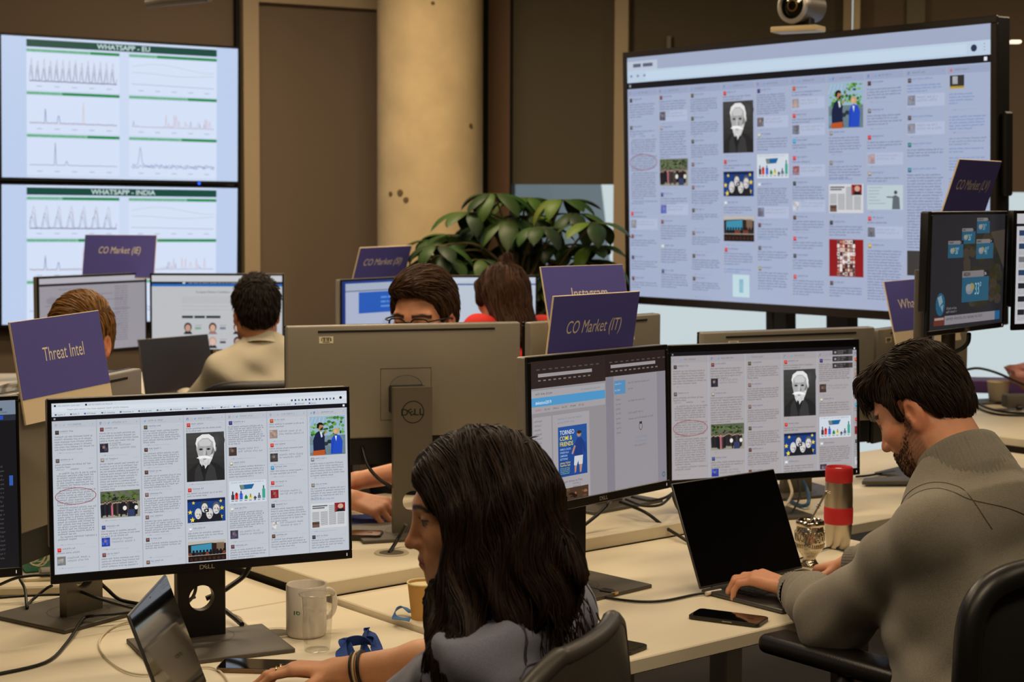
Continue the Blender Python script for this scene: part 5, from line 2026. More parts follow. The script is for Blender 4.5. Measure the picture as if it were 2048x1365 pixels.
def strands(name, f, roots, flow, length, steps, m, parent, r0=.0011, lift=.002, wig=.0, col=None, clump=None, rng=RNG, free=1.0, colfn=None):
    """hair lines that run over the surface f=0, following flow(p, t); flat three-sided tubes"""
    p = project(f, roots, lift * .5)
    n = len(p)
    ds = length / steps if np.isscalar(length) else (length / steps)[:, None]
    P = [p]
    ph = rng.random((n, 2)) * 6.28
    lv = lift * (.2 + rng.random(n) * 1.3)
    for s in range(steps):
        t = (s + 1) / steps
        d = flow(p, t)
        if wig:
            nn = grad(f, p)
            side = np.cross(nn, d)
            d = d + side * (np.sin(ph[:, 0] + t * 9) * wig)[:, None]
        d = d / np.maximum(np.linalg.norm(d, axis=1, keepdims=True), 1e-9)
        q = p + d * ds
        sd = f(q)
        g = grad(f, q)
        push = np.where(sd < lv, lv - sd, (lv - sd) * (.6 if t < free else 0.0))
        p = q + g * push[:, None]
        P.append(p)
    P = np.stack(P, 1)
    return hair_tubes(name, P, r0, m, parent, col, rng, colfn)


def hair_tubes(name, P, r0, m, parent, col, rng=RNG, colfn=None):
    n, k, _ = P.shape
    T = np.gradient(P, axis=1)
    T /= np.maximum(np.linalg.norm(T, axis=2, keepdims=True), 1e-9)
    ref = rng.normal(size=(n, 1, 3))
    a = np.cross(T, ref)
    a /= np.maximum(np.linalg.norm(a, axis=2, keepdims=True), 1e-9)
    b = np.cross(T, a)
    tt = np.linspace(0, 1, k)
    prof = np.minimum(1, (1 - tt) * 2.2 + .12) * r0
    rr = prof[None, :, None] * (.6 + .8 * rng.random((n, 1, 1)))
    V = []
    for j in range(3):
        an = 2 * math.pi * j / 3
        V.append(P + (a * math.cos(an) + b * math.sin(an)) * rr)
    V = np.stack(V, 2)  # n,k,3,3
    idx = np.arange(n * k * 3).reshape(n, k, 3)
    Q = []
    for j in range(3):
        j2 = (j + 1) % 3
        Q.append(np.stack([idx[:, :-1, j], idx[:, :-1, j2], idx[:, 1:, j2], idx[:, 1:, j]], -1).reshape(-1, 4))
    Q = np.concatenate(Q)
    c = None
    if col is not None:
        cc = np.asarray(col)[None] * (.55 + .9 * rng.random((n, 1)))
        c = np.repeat(cc, k * 3, axis=0)
    if colfn is not None:
        c = colfn(V.reshape(-1, 3), c)
    return link_mesh(name, np_mesh(name, V.reshape(-1, 3), Q, c), m, parent)


def surf_points(f, lo, hi, n, rng=RNG, keep=None):
    """scatter points on f=0"""
    out = []
    lo, hi = np.asarray(lo, float), np.asarray(hi, float)
    tot = 0
    for _ in range(30):
        p = lo + rng.random((n * 4, 3)) * (hi - lo)
        d = f(p)
        p = p[np.abs(d) < .02]
        if len(p) == 0:
            continue
        p = project(f, p, 0, 3)
        p = p[np.abs(f(p)) < .002]
        if keep is not None:
            p = p[keep(p)]
        out.append(p)
        tot += len(p)
        if tot >= n:
            break
    return np.concatenate(out)[:n]


class Frame:
    """head frame: x = the person's right, y = forward, z = up"""

    def __init__(self, loc, heading, pitch=0.0, roll=0.0, s=1.0):
        h = rad(heading)
        Rz = np.array(Matrix.Rotation(h - math.pi / 2, 3, 'Z'))
        Rx = np.array(Matrix.Rotation(-rad(pitch), 3, 'X'))
        Ry = np.array(Matrix.Rotation(rad(roll), 3, 'Y'))
        self.R = Rz @ Rx @ Ry
        self.o = np.array(loc, float)
        self.s = s

    def L(self, p):
        return (p - self.o) @ self.R / self.s

    def W(self, q):
        return np.asarray(q, float) * self.s @ self.R.T + self.o

    def D(self, d):
        return np.asarray(d, float) @ self.R.T


def head_sdf(q, female=False, ear=True):
    """q in head frame (metres); eyes at z=0"""
    m = -1.0 if False else 1.0
    ax = np.abs(q[:, 0])
    qa = np.stack([ax, q[:, 1], q[:, 2]], 1)          # mirrored
    d = sd_ell(q, (0, -.010, .036), (.074, .096, .083))
    d = smin(d, sd_ell(q, (0, .038, -.025), (.057, .054, .080)), .03)
    jw = .047 if female else .053
    d = smin(d, sd_ell(q, (0, .040, -.083), (jw, .048, .034)), .03)
    d = smin(d, sd_cap(qa, (.050, -.005, -.06), (.024, .072, -.098), .018, .014), .03)
    d = smin(d, sd_ell(q, (0, .079, -.103), (.019, .015, .015)), .02)
    d = smin(d, sd_ell(qa, (.043, .058, -.028), (.024, .024, .022)), .03)
    d = smin(d, sd_cap(qa, (.010, .086, .020), (.043, .072, .020), .010 if female else .0115, .009), .02)
    # eye sockets
    d = smax(d, -sd_ell(qa, (.031, .096, -.002), (.017, .013, .0115)), .012)
    # eyes with lids
    eye = sd_sph(qa, (.031, .0765, -.002), .0122)
    lid = sd_ell(qa, (.031, .0775, .0035), (.0150, .0125, .0085))
    lid = smax(lid, -(q[:, 2] - .0016), .002)
    lo = sd_ell(qa, (.031, .0766, -.0112), (.0142, .0118, .0052))
    d = smin(d, eye, .003)
    d = smin(d, lid, .004)
    d = smin(d, lo, .005)
    # nose
    ns = .84 if female else 1.0
    d = smin(d, sd_cap(q, (0, .088, .012), (0, .106, -.030), .0075 * ns, .0105 * ns), .016)
    d = smin(d, sd_ell(q, (0, .111, -.0385), (.0115 * ns, .0125 * ns, .0105 * ns)), .010)
    d = smin(d, sd_ell(qa, (.0125 * ns, .098, -.0405), (.0085 * ns, .0115, .0085 * ns)), .008)
    d = smax(d, -sd_ell(qa, (.0065, .104, -.0485), (.0038, .0055, .004)), .003)
    # lips
    d = smin(d, sd_ell(q, (0, .082, -.066), (.028, .016, .018)), .02)
    d = smin(d, sd_cap(qa, (.002, .0985, -.0655), (.021, .086, -.0695), .0052, .003), .006)
    d = smin(d, sd_cap(qa, (.0, .0970, -.0755), (.018, .0865, -.0720), .0062, .003), .006)
    d = smax(d, -sd_cap(qa, (0, .1055, -.0705), (.022, .091, -.0708), .0016, .001), .003)
    if ear:
        e = sd_ell(qa, (.075, -.012, -.012), (.0085, .019, .031))
        e = smax(e, -sd_ell(qa, (.0845, -.006, -.010), (.0095, .0110, .020)), .004)
        e = smin(e, sd_ell(qa, (.0755, .003, -.016), (.006, .005, .009)), .005)
        e = smin(e, sd_ell(qa, (.075, -.004, -.038), (.006, .009, .010)), .008)
        d = smin(d, e, .008)
    return d


def face_color(q, skin, lip, brow=(.02, .013, .009), female=False, beard=None, hairline=None):
    """paint the features of a face by position in the head frame"""
    n = len(q)
    c = np.tile(np.array(skin), (n, 1))
    ax = np.abs(q[:, 0])

    def mix(mask, col):
        w = np.clip(mask, 0, 1)[:, None]
        c[:] = c * (1 - w) + np.array(col) * w
    # blush on nose, cheeks, ears
    red = np.array(skin) * np.array([1.02, .80, .74])
    mix(.7 * np.exp(-((q[:, 2] + .036) / .018) ** 2 - (ax / .022) ** 2) * (q[:, 1] > .07), red)
    mix(.5 * np.exp(-((q[:, 2] + .035) / .03) ** 2 - ((ax - .045) / .02) ** 2) * (q[:, 1] > .02), red)
    mix(.7 * ((ax > .068) & (q[:, 2] < .03) & (q[:, 2] > -.06)), red)
    lipm = np.exp(-(((q[:, 2] + .0705) / .0095) ** 4)) * (ax < .0235) * (q[:, 1] > .078)
    mix(lipm, lip)
    mix((np.abs(q[:, 2] + .0708) < .0014) * (ax < .024) * (q[:, 1] > .08), np.array(lip) * .3)
    # brows
    bz = .0225 + .10 * np.minimum(ax - .014, .022) - .28 * np.maximum(ax - .036, 0)
    bt = .0048 if not female else .0040
    mix(1.3 * np.exp(-((q[:, 2] - bz) / bt) ** 4) * (ax > .010) * (ax < .056) * (q[:, 1] > .04), brow)
    # eyes
    de = np.sqrt((ax - .031) ** 2 + (q[:, 2] + .002) ** 2)
    on = (np.abs(np.linalg.norm(np.stack([ax - .031, q[:, 1] - .0765, q[:, 2] + .002], 1), axis=1) - .0122) < .0012) & (q[:, 1] > .079) & (q[:, 2] < .0030) & (q[:, 2] > -.0078)
    c[on] = (.17, .14, .12)
    c[on & (de < .0078)] = (.016, .009, .006)
    # lash lines
    lm = np.exp(-((q[:, 2] - .0030) / .0018) ** 2) * (np.abs(ax - .031) < .0165) * (q[:, 1] > .066) * (q[:, 1] < .096)
    mix(lm * 1.2, (.012, .008, .006))
    if beard is not None:
        col, fn = beard
        mix(fn(q), col)
    return c


def hand_shape(w, d, n, side, curls=(25, 35, 20), thumb=(.55, .75, -.35), scale=1.0, spread=.05, curl_each=None):
    """capsules of a hand: w wrist point, d towards the fingers, n = back of the hand, side=+1/-1 picks the thumb side (along d x n)"""
    w, d, n = [np.asarray(x, float) for x in (w, d, n)]
    d = d / np.linalg.norm(d)
    n = n - d * (n @ d)
    n = n / np.linalg.norm(n)
    t = np.cross(d, n) * side
    s = scale
    palm, fing = [], []
    kn = [(.029, .084), (.0085, .090), (-.0115, .086), (-.030, .077)]
    for (o, l) in kn:
        k = w + (d * l + t * o + n * .004) * s
        palm.append((w + (t * o * .55 + d * .008) * s, k, .0135 * s, .0115 * s))
    ln = [(.043, .026, .021), (.048, .030, .022), (.044, .028, .021), (.034, .021, .018)]
    rad_ = [(.0092, .0082, .0070), (.0095, .0085, .0072), (.0090, .0080, .0068), (.0080, .0070, .0060)]
    for i, ((o, l), L_, R_) in enumerate(zip(kn, ln, rad_)):
        p = w + (d * l + t * o + n * .003) * s
        a = 0.0
        sp = o * spread / .03
        dd0 = d + t * sp
        dd0 /= np.linalg.norm(dd0)
        ch = []
        cu = curl_each[i] if curl_each else curls
        for j in range(3):
            a += rad(cu[j])
            dd = dd0 * math.cos(a) - n * math.sin(a)
            e = p + dd * L_[j] * s
            ch.append((p, e, R_[j] * 1.06 * s, (R_[j + 1] if j < 2 else R_[2] * .92) * s))
            p = e
        fing.append(ch)
    p = w + (d * .022 + t * .020 - n * .004) * s
    dd = d * thumb[0] + t * thumb[1] + n * thumb[2]
    dd /= np.linalg.norm(dd)
    ch = []
    d2 = d * .9 + t * .25 + n * thumb[2]
    d2 /= np.linalg.norm(d2)
    for L_, R_, D_ in ((.042, (.0135, .0105), dd), (.032, (.0100, .0090), d2), (.026, (.0090, .0075), d2 * .9 - n * .3)):
        D_ = D_ / np.linalg.norm(D_)
        e = p + D_ * L_ * s
        ch.append((p, e, R_[0] * s, R_[1] * s))
        p = e
    return palm, fing, ch


def hand_sdf(P, H_):
    palm, fing, th = H_
    c = palm[0][0]
    d = None
    for a, b, ra, rb in palm:
        x = sd_cap(P, a, b, ra, rb)
        d = x if d is None else smin(d, x, .014)
    for ch in fing:
        f = None
        for a, b, ra, rb in ch:
            x = sd_cap(P, a, b, ra, rb)
            f = x if f is None else smin(f, x, .004)
        d = smin(d, f, .0045)
    f = None
    for a, b, ra, rb in th:
        x = sd_cap(P, a, b, ra, rb)
        f = x if f is None else smin(f, x, .008)
    return smin(d, f, .010)


def near(P, fn, c, r):
    """evaluate fn only within r of c, a cheap bound elsewhere"""
    dist = np.linalg.norm(P - np.asarray(c), axis=1)
    out = dist - r + .065
    m = dist < r
    if m.any():
        out[m] = fn(P[m])
    return out


M_SKIN = attr_mat('skin', rough=.52, spec=.35, bump=.15, bscale=420, var=.06, vscale=60, sss=.12)
M_HAIR = attr_mat('hair_strand', rough=.48, spec=.20)
M_HAIRB = attr_mat('hair_mass', rough=.7, spec=.1, bump=.5, bscale=160, var=.3, vscale=90)

# ------------------------------------------------------------------ people
V3 = lambda v: np.array(v, float)


def torso_sdf(P, j, g=0.0, k=.06):
    """j: joints dict nb (neck base), sl, sr (shoulders), ch (chest), hp (hips), R (torso axes as columns right, fwd, up)"""
    R = j['R']
    s = j.get('s', 1.0)
    d = sd_ell(P, j['ch'], V3((.158, .112, .20)) * s + g, R)
    d = smin(d, sd_ell(P, j['hp'], V3((.155, .12, .17)) * s + g, R), k)
    d = smin(d, sd_cap(P, j['ch'], j['hp'], .125 * s + g, .125 * s + g), k)
    for sh in (j['sl'], j['sr']):
        d = smin(d, sd_cap(P, j['nb'] - V3((0, 0, .02)), sh, .052 * s + g, .056 * s + g), k)
    return d


def arm_sdf(P, sh, el, wr, g=0.0, r=(.056, .045, .027), k=.03):
    d = sd_cap(P, sh, el, r[0] + g, r[1] + g)
    m = el + (wr - el) * .35
    d = smin(d, sd_cap(P, el, m, r[1] + g, r[1] * .98 + g), k)
    return smin(d, sd_cap(P, m, wr, r[1] * .98 + g, r[2] + g), k)


def interp(x, xs, ys):
    return np.interp(x, xs, ys)


def short_hair_mass(q, thick=.014, line=((-.12, -.055), (-.06, -.06), (-.03, -.015), (-.012, .024), (.012, .022), (.03, .012), (.045, .03), (.06, .058), (.10, .062)), extra=None):
    d = sd_ell(q, (0, -.012, .038), (.0745 + thick * .75, .0965 + thick, .0835 + thick * 1.35))
    d = smin(d, sd_ell(q, (0, -.05, -.02), (.055 + thick * .4, .052 + thick * .45, .06)), .03)
    if extra is not None:
        d = extra(q, d)
    zl = interp(q[:, 1], [a for a, b in line], [b for a, b in line])
    return smax(d, (zl - q[:, 2]) * .75, .010)


def person(label, spot, group=None):
    t = thing('person', label, 'person', spot, group)
    return t


def head_bbox(fr, r=.17):
    return fr.o - r, fr.o + r


def build_body(t, fr, j, arms, hands, skin, lip, female=False, beard=None, h=.003, brow=(.02, .013, .009), lo=None, hi=None, neck_r=.056, headless=False, ear=True):
    """one continuous skin surface: head, neck, torso, arms and hands"""
    nk0 = fr.W((0, -.022, -.055))
    nk1 = j['nb']

    def f(P):
        d = near(P, lambda x: head_sdf(fr.L(x), female, ear) * fr.s, fr.o, .22)
        d = smin(d, sd_cap(P, nk0, nk1, neck_r * .92, neck_r * 1.05), .035)
        d = smin(d, torso_sdf(P, j, -.028), .025)
        for (sh, el, wr) in arms:
            d = smin(d, arm_sdf(P, sh, el, wr, -.004, (.040, .040, .028)), .025)
        for H_ in hands:
            d = smin(d, near(P, lambda x: hand_sdf(x, H_), H_[0][0][0], .26), .016)
        return d
    pts = [fr.o + .16, fr.o - .16, j['hp'] + .2, j['hp'] - .2]
    for a in arms:
        for x in a:
            pts += [x + .09, x - .09]
    for H_ in hands:
        pts += [H_[0][0][0] + .2, H_[0][0][0] - .2]
    pts = np.array(pts)

    def colf(v):
        c = np.tile(V3(skin), (len(v), 1))
        q = fr.L(v)
        m = (np.linalg.norm(q, axis=1) < .24) & (q[:, 2] > -.2)
        if m.any():
            c[m] = face_color(q[m], skin, lip, brow, female, beard)
        for H_ in hands:
            palm, fing, th = H_
            for ch in fing + [th]:
                a, b = ch[-1][0], ch[-1][1]
                # knuckle blush and nails
                dk = np.linalg.norm(v - ch[0][1], axis=1)
                w = np.exp(-(dk / .010) ** 2)[:, None] * .35
                c = c * (1 - w) + V3(skin) * V3((1.0, .72, .64)) * w
        return c
    return sculpt('body', f, pts.min(0), pts.max(0), h, M_SKIN, t, colf), f


def strands_short(t, fr, massf, n, length, dirf, col, r0=.0011, lift=.004, steps=7, name='hair', wig=.12, lo=(-.11, -.13, -.11), hi=(.11, .13, .16), rng=RNG, line=None):
    roots = surf_points(massf, lo, hi, n, rng)
    roots = roots[roots[:, 2] > -.095]

    class X:
        pass
    F = lambda p: massf(p)
    p = roots
    L_ = length * (.6 + .8 * rng.random(len(p)))
    ds = (L_ / steps)[:, None]
    pts = [p - grad(F, p) * .001]
    ph = rng.random(len(p)) * 6.28
    lv = lift * (.1 + rng.random(len(p)) * 1.4)
    for s in range(steps):
        tt = (s + 1) / steps
        d = dirf(p)
        g = grad(F, p)
        d = d - g * (d * g).sum(1)[:, None]
        d = d / np.maximum(np.linalg.norm(d, axis=1, keepdims=True), 1e-6)
        side = np.cross(g, d)
        d = d + side * (np.sin(ph + tt * 4) * wig)[:, None]
        q = p + d * ds
        sd = F(q)
        q = q + grad(F, q) * ((lv * tt - sd) * .8)[:, None]
        p = q
        pts.append(p)
    P = np.stack(pts, 1)
    if line is not None:
        zl = interp(P[:, :, 1], [a for a, b in line], [b for a, b in line])
        P = P[(P[:, :, 2] > zl - .006).all(1)]
    shp = P.shape
    Pw = fr.W(P.reshape(-1, 3)).reshape(shp)
    return hair_tubes(name, Pw, r0, M_HAIR, t, col, rng)


def hair_mass_obj(t, fr, massf, col, h=.0035, name='hair_base', lo=(-.12, -.15, -.13), hi=(.12, .15, .17)):
    v, q = sdf_mesh(massf, lo, hi, h)
    # rough the mass up a little
    rr = np.random.default_rng(3)
    ph = rr.random(6) * 6
    n = .0012 * (np.sin(v[:, 1] * 210 + ph[0] + 3 * np.sin(v[:, 2] * 60)) + np.sin(v[:, 0] * 230 + ph[1] + 2 * np.sin(v[:, 1] * 50)))
    v = v + grad(massf, v) * n[:, None]
    c = np.tile(V3(col), (len(v), 1)) * (.8 + .25 * np.sin(v[:, 1:2] * 330 + 4 * np.sin(v[:, 2:3] * 70)))
    return link_mesh(name, np_mesh(name, fr.W(v), q, c), M_HAIRB, t)


def axes(heading, lean=0.0):
    F_ = Frame((0, 0, 0), heading, lean)
    return F_.R


SKIN_A = rgb(206, 150, 112)
SKIN_B = rgb(214, 152, 118)
LIP_F = rgb(176, 88, 78)
LIP_M = rgb(178, 104, 86)

# ================================================================= the long-haired woman
frw = Frame(aty(950, 1018, 2.62), 186, 9, 0, .97)
T_W = person('person with long dark hair and denim shirt leaning at the near desk, facing left', (0.04, 2.6, 0.0))
jw = dict(R=axes(153, 8), nb=V3((.015, 2.615, .985)), sl=V3((-.050, 2.475, .955)), sr=V3((.075, 2.755, .960)), ch=V3((.005, 2.60, .80)), hp=V3((.02, 2.56, .56)), s=.92)
rw_el, rw_wr = V3((-.075, 2.985, .815)), V3((-.318, 3.035, .776))
lw_el, lw_wr = V3((-.20, 2.60, .80)), V3((-.40, 2.80, .79))
hw_r = hand_shape(rw_wr, (-1, -.02, .02), (0, .1, 1), -1, curls=(14, 28, 20), scale=.92)
hw_l = hand_shape(lw_wr, (-.8, .6, -.08), (0, 0, 1), 1, curls=(25, 35, 25), scale=.92)
arms_w = [(jw['sr'], rw_el, rw_wr), (jw['sl'], lw_el, lw_wr)]
body_w, fbw = build_body(T_W, frw, jw, arms_w, [hw_r, hw_l], SKIN_A, LIP_F, True, neck_r=.050)


def shirt_w(P):
    d = torso_sdf(P, jw, .006)
    for (sh, el, wr) in arms_w:
        e2 = el + (wr - el) * .22
        s_ = smin(sd_cap(P, sh, el, .062, .053), sd_cap(P, el, e2, .053, .047), .03)
        d = smin(d, s_, .035)
    # neck opening
    ax_ = frw.W((0, -.02, -.06)) - jw['nb']
    ax_ = V3((-.22, .0, .975))
    d = smin(d, sd_cap(P, jw['nb'] - V3((0, 0, .015)), jw['nb'] + ax_ * .025, .066, .062), .03)
    h_ = (P - jw['nb']) @ ax_ - .03
    d = smax(d, h_, .006)
    # soft folds
    w = .004 * np.sin((P @ V3((30, 18, 44))) + 3 * np.sin(P @ V3((9, -14, 11)))) + .0025 * np.sin((P @ V3((-52, 60, 38))) + 2 * np.sin(P @ V3((15, 9, -20))))
    return d + w


M_DENIM = fabric_ribs('denim_grey_blue', rgb(122, 124, 142), 420, .9, .25)
sculpt('shirt', shirt_w, (-.45, 2.3, .38), (.34, 3.15, 1.08), .0042, M_DENIM, T_W)
# stitched yoke seam over the near shoulder and down the back
def drape(f, pts, n=30, lift=.0012):
    P = np.array(pts, float)
    tt = np.linspace(0, len(P) - 1, n)
    Q = np.stack([np.interp(tt, np.arange(len(P)), P[:, i]) for i in range(3)], 1)
    Q = project(f, Q, lift, 6)
    return [tuple(x) for x in Q]


b = MB()
R_ = jw['R']
for off in (0, .007):
    pts = [jw['ch'] + R_ @ V3((-.20, a, .165 - abs(a) * .15 + off)) for a in (-.02, .02, .05, .09)]
    pts = [jw['sl'] + R_ @ V3((dx, dy, dz + off * .5)) for dx, dy, dz in ((.045 + off, -.07, -.02), (.035 + off, -.03, .04), (.03 + off, .0, .06), (.035 + off, .04, .045), (.05 + off, .075, .0))]
    b.tube(drape(shirt_w, pts), .0011, 5)
pts = [jw['nb'] + R_ @ V3((x, -.12, -.06)) for x in (-.15, -.08, 0, .08, .15)]
b.tube(drape(shirt_w, pts), .0012, 5)
b.build('seam', mat('seam_thread', rgb(74, 74, 86), .9), T_W, smooth=True)

# long wavy hair
CW = rgb(25, 17, 13)


def whair(q):
    d = sd_ell(q, (0, -.014, .042), (.086, .109, .092))
    m = np.stack([np.abs(q[:, 0]), q[:, 1], q[:, 2]], 1)
    fx = np.where(q[:, 0] < 0, 0.0, .018)[:, None] * V3((0, 1, 0))
    d = smin(d, sd_cap(m + fx, (.045, .068, .072), (.070, .040, .010), .024, .026), .03)
    d = smin(d, sd_cap(m, (.068, .028, .01), (.073, .030, -.07), .027, .028), .03)
    d = smin(d, sd_cap(m, (.073, .030, -.07), (.080, .062, -.16), .029, .030), .03)
    d = smin(d, sd_cap(m, (.080, .062, -.16), (.084, .085, -.22), .030, .018), .03)
    d = smin(d, sd_cap(q, (-.080, .045, -.10), (-.148, .078, -.20), .032, .032), .03)
    d = smin(d, sd_cap(q, (-.148, .078, -.20), (-.186, .118, -.30), .032, .012), .03)
    d = smin(d, sd_cap(m, (.068, -.03, .0), (.085, -.030, -.155), .042, .050), .04)
    d = smin(d, sd_cap(m, (.05, -.075, .02), (.062, -.095, -.125), .048, .050), .04)
    d = smin(d, sd_cap(q, (0, -.072, .02), (0, -.088, -.12), .062, .060), .04)
    d = smin(d, sd_cap(m, (.062, -.095, -.12), (.07, -.088, -.19), .044, .018), .03)
    d = smin(d, sd_cap(q, (-.070, .040, -.05), (-.066, .070, -.115), .022, .020), .02)
    d = smin(d, sd_cap(q, (-.066, .070, -.115), (-.086, .080, -.17), .022, .026), .02)
    # keep the face clear
    face = sd_ell(q, (0, .108, -.015), (.125, .062, .078))
    d = smax(d, -face, .012)
    w = .0050 * np.sin(q[:, 1] * 95 + 2.2 * np.sin(q[:, 2] * 26) + q[:, 0] * 60) + .0022 * np.sin(q[:, 1] * 200 + 3 * np.sin(q[:, 2] * 40 + 1) + q[:, 0] * 120)
    return d + w * np.clip((.11 - q[:, 2]) / .1, .25, 1)


hair_mass_obj(T_W, frw, whair, CW, .004, lo=(-.25, -.2, -.35), hi=(.17, .18, .18))


def wflow(q):
    d = np.zeros_like(q)
    top = np.clip((q[:, 2] - .02) / .09, 0, 1)
    sx = np.where(q[:, 0] < .012, -1.0, 1.0)
    d[:, 0] = sx * top * 1.1
    d[:, 1] = -.35 * top * (q[:, 1] > .02) - .25 * (q[:, 1] < -.02) * top + .28 * np.clip((-.03 - q[:, 2]) / .12, 0, 1) * (q[:, 1] > .02)
    d[:, 2] = -1.0 + .55 * top
    d[:, 1] += .34 * np.sin(q[:, 2] * 48 + 3 * np.sin(q[:, 1] * 22)) * np.clip((.06 - q[:, 2]) / .08, .15, 1)
    return d


rg = np.random.default_rng(5)
roots = surf_points(whair, (-.24, -.19, -.30), (.16, .17, .16), 6200, rg)
ln = np.clip((roots[:, 2] + .30), .05, .26) * (.5 + .6 * rg.random(len(roots)))
p = roots
P = [p]
ph = rg.random(len(p)) * 6.28
lv = .0035 * rg.random(len(p))
ST = 12
for s in range(ST):
    g = grad(whair, p)
    d = wflow(p)
    d = d - g * (d * g).sum(1)[:, None] * .9
    d += np.cross(g, d) * (np.sin(ph + s * .7) * .12)[:, None]
    d /= np.maximum(np.linalg.norm(d, axis=1, keepdims=True), 1e-6)
    q = p + d * (ln / ST)[:, None]
    sd = whair(q)
    q = q + grad(whair, q) * (np.where(sd < .05, (lv - sd) * .7, 0))[:, None]
    p = q
    P.append(p)
P = np.stack(P, 1)
kp = (sd_ell(P.reshape(-1, 3), (0, .108, -.015), (.125, .060, .076)) > -.003).reshape(P.shape[:2]).all(1)
P_long = P[kp]
# loose ends: front lock and flyaways behind
P = []
for k in range(440):
    u = rg.random()
    if k < 220:   # near front lock reaching past the chin
        x0 = V3((-.178 + .014 * rg.normal(), .095 + .016 * rg.normal(), -.23 + .03 * rg.normal()))
        x0 = project(whair, x0[None], -.002, 5)[0]
        L_ = .05 + .05 * rg.random()
        dv = V3((-.05, .30 + .06 * rg.normal(), -1))
    elif k < 420:  # back ends
        x0 = V3((-.07 + .04 * rg.normal(), -.098 + .022 * rg.normal(), -.165 + .02 * rg.normal()))
        L_ = .025 + .045 * rg.random()
        dv = V3((-.05 + .1 * rg.normal(), -.05 + .22 * rg.normal(), -1))
    else:          # crown flyaways
        x0 = V3((.03 * rg.normal(), -.03 + .06 * rg.normal(), .13))
        x0 = project(whair, x0[None], .0)[0]
        L_ = .006 + .012 * rg.random()
        dv = V3((.4 * rg.normal(), -.8 + .4 * rg.normal(), .18))
    line = [x0]
    c = rg.normal() * .9
    for s in range(12):
        dv2 = dv / np.linalg.norm(dv) + V3((.10 * math.sin(s * .6 + k * .05), .16 * math.sin(s * .6 + k * .04), -.03 * s if k >= 420 else 0))
        line.append(line[-1] + dv2 / np.linalg.norm(dv2) * L_ / 12)
    P.append(np.array(line))
P = np.concatenate([P_long, np.array(P)])
sh_ = P.shape
hair_tubes('hair', frw.W(P.reshape(-1, 3)).reshape(sh_), .0012, M_HAIR, T_W, rgb(38, 25, 18), rg)

# bracelets and rings on her visible arm
fa = (rw_wr - rw_el) / np.linalg.norm(rw_wr - rw_el)


def torus(c, axis, R0, r, m, name, parent, label=None, n=36, ell=1.0):
    axis = Vector(axis).normalized()
    rot = axis.to_track_quat('Z', 'Y').to_matrix().to_4x4()
    M = Matrix.Translation(Vector(c)) @ rot
    pts = [(R0 * math.cos(2 * math.pi * k / n), R0 * ell * math.sin(2 * math.pi * k / n), 0) for k in range(n)]
    b = MB()
    vs, fs = [], []
    k2 = 8
    for i in range(n):
        a = 2 * math.pi * i / n
        for j in range(k2):
            b_ = 2 * math.pi * j / k2
            rr = R0 + r * math.cos(b_)
            vs.append((rr * math.cos(a), rr * ell * math.sin(a), r * math.sin(b_)))
    for i in range(n):
        for j in range(k2):
            fs.append((i * k2 + j, ((i + 1) % n) * k2 + j, ((i + 1) % n) * k2 + (j + 1) % k2, i * k2 + (j + 1) % k2))
    b.add(vs, fs, M)
    return b.build(name, m, parent, label, smooth=True, angle=90)


M_BEAD = mat('bracelet_black', rgb(18, 16, 16), .5)
M_RING = mat('ring_metal', rgb(222, 196, 140), .2, .9)
bc = rw_el + (rw_wr - rw_el) * .80
torus(bc, fa, .0315, .0032, M_BEAD, 'bracelet', T_W, 'black cord bracelet')
torus(bc + fa * .009, fa, .0308, .0018, mat('bracelet_cream', rgb(196, 176, 140), .6), 'bracelet', T_W, 'thin cream bracelet')
torus(bc + fa * .0155, fa, .0302, .0022, M_BEAD, 'bracelet', T_W, 'thin dark bracelet')
for i in (1, 2):
    ch = hw_r[1][i][0]
    torus((np.array(ch[0]) + (np.array(ch[1]) - ch[0]) * .55).tolist(), np.array(ch[1]) - ch[0], .0104, .0016, M_RING, 'ring', T_W, 'thin metal finger ring', 24)

# ================================================================= the man in the grey sweater
frm = Frame(aty(1843, 814, 3.30), 143, 32, 0, .95)
T_M = person('person with dark hair and beard in a grey knitted sweater typing on the open laptop', (.84, 3.1, 0))
jm = dict(R=axes(133, 12), nb=V3((.872, 3.205, 1.115)), sl=V3((.772, 3.085, 1.03)), sr=V3((1.035, 3.335, 1.02)), ch=V3((.875, 3.19, .88)), hp=V3((.86, 3.10, .60)), s=1.08)
lm_el, lm_wr = V3((.644, 3.33, .800)), aty(1588, 1180, 3.63)
lm_wr = V3(lm_wr)
rm_el, rm_wr = V3((.97, 3.60, .84)), V3(aty(1702, 1128, 3.80))
dl = V3(aty(1478, 1148, 3.70)) - lm_wr
hm_l = hand_shape(lm_wr, dl, (0.05, -.05, 1), 1, curls=(22, 38, 22), scale=1.06, spread=.015, curl_each=[(20, 42, 28), (24, 45, 28), (24, 45, 28), (22, 42, 26)])
dr = V3(aty(1642, 1144, 3.89)) - rm_wr
hm_r = hand_shape(rm_wr, dr, (0, 0, 1), -1, curls=(22, 35, 25), scale=1.0)
arms_m = [(jm['sl'], lm_el, lm_wr), (jm['sr'], rm_el, rm_wr)]
HAIR_M = rgb(30, 22, 17)


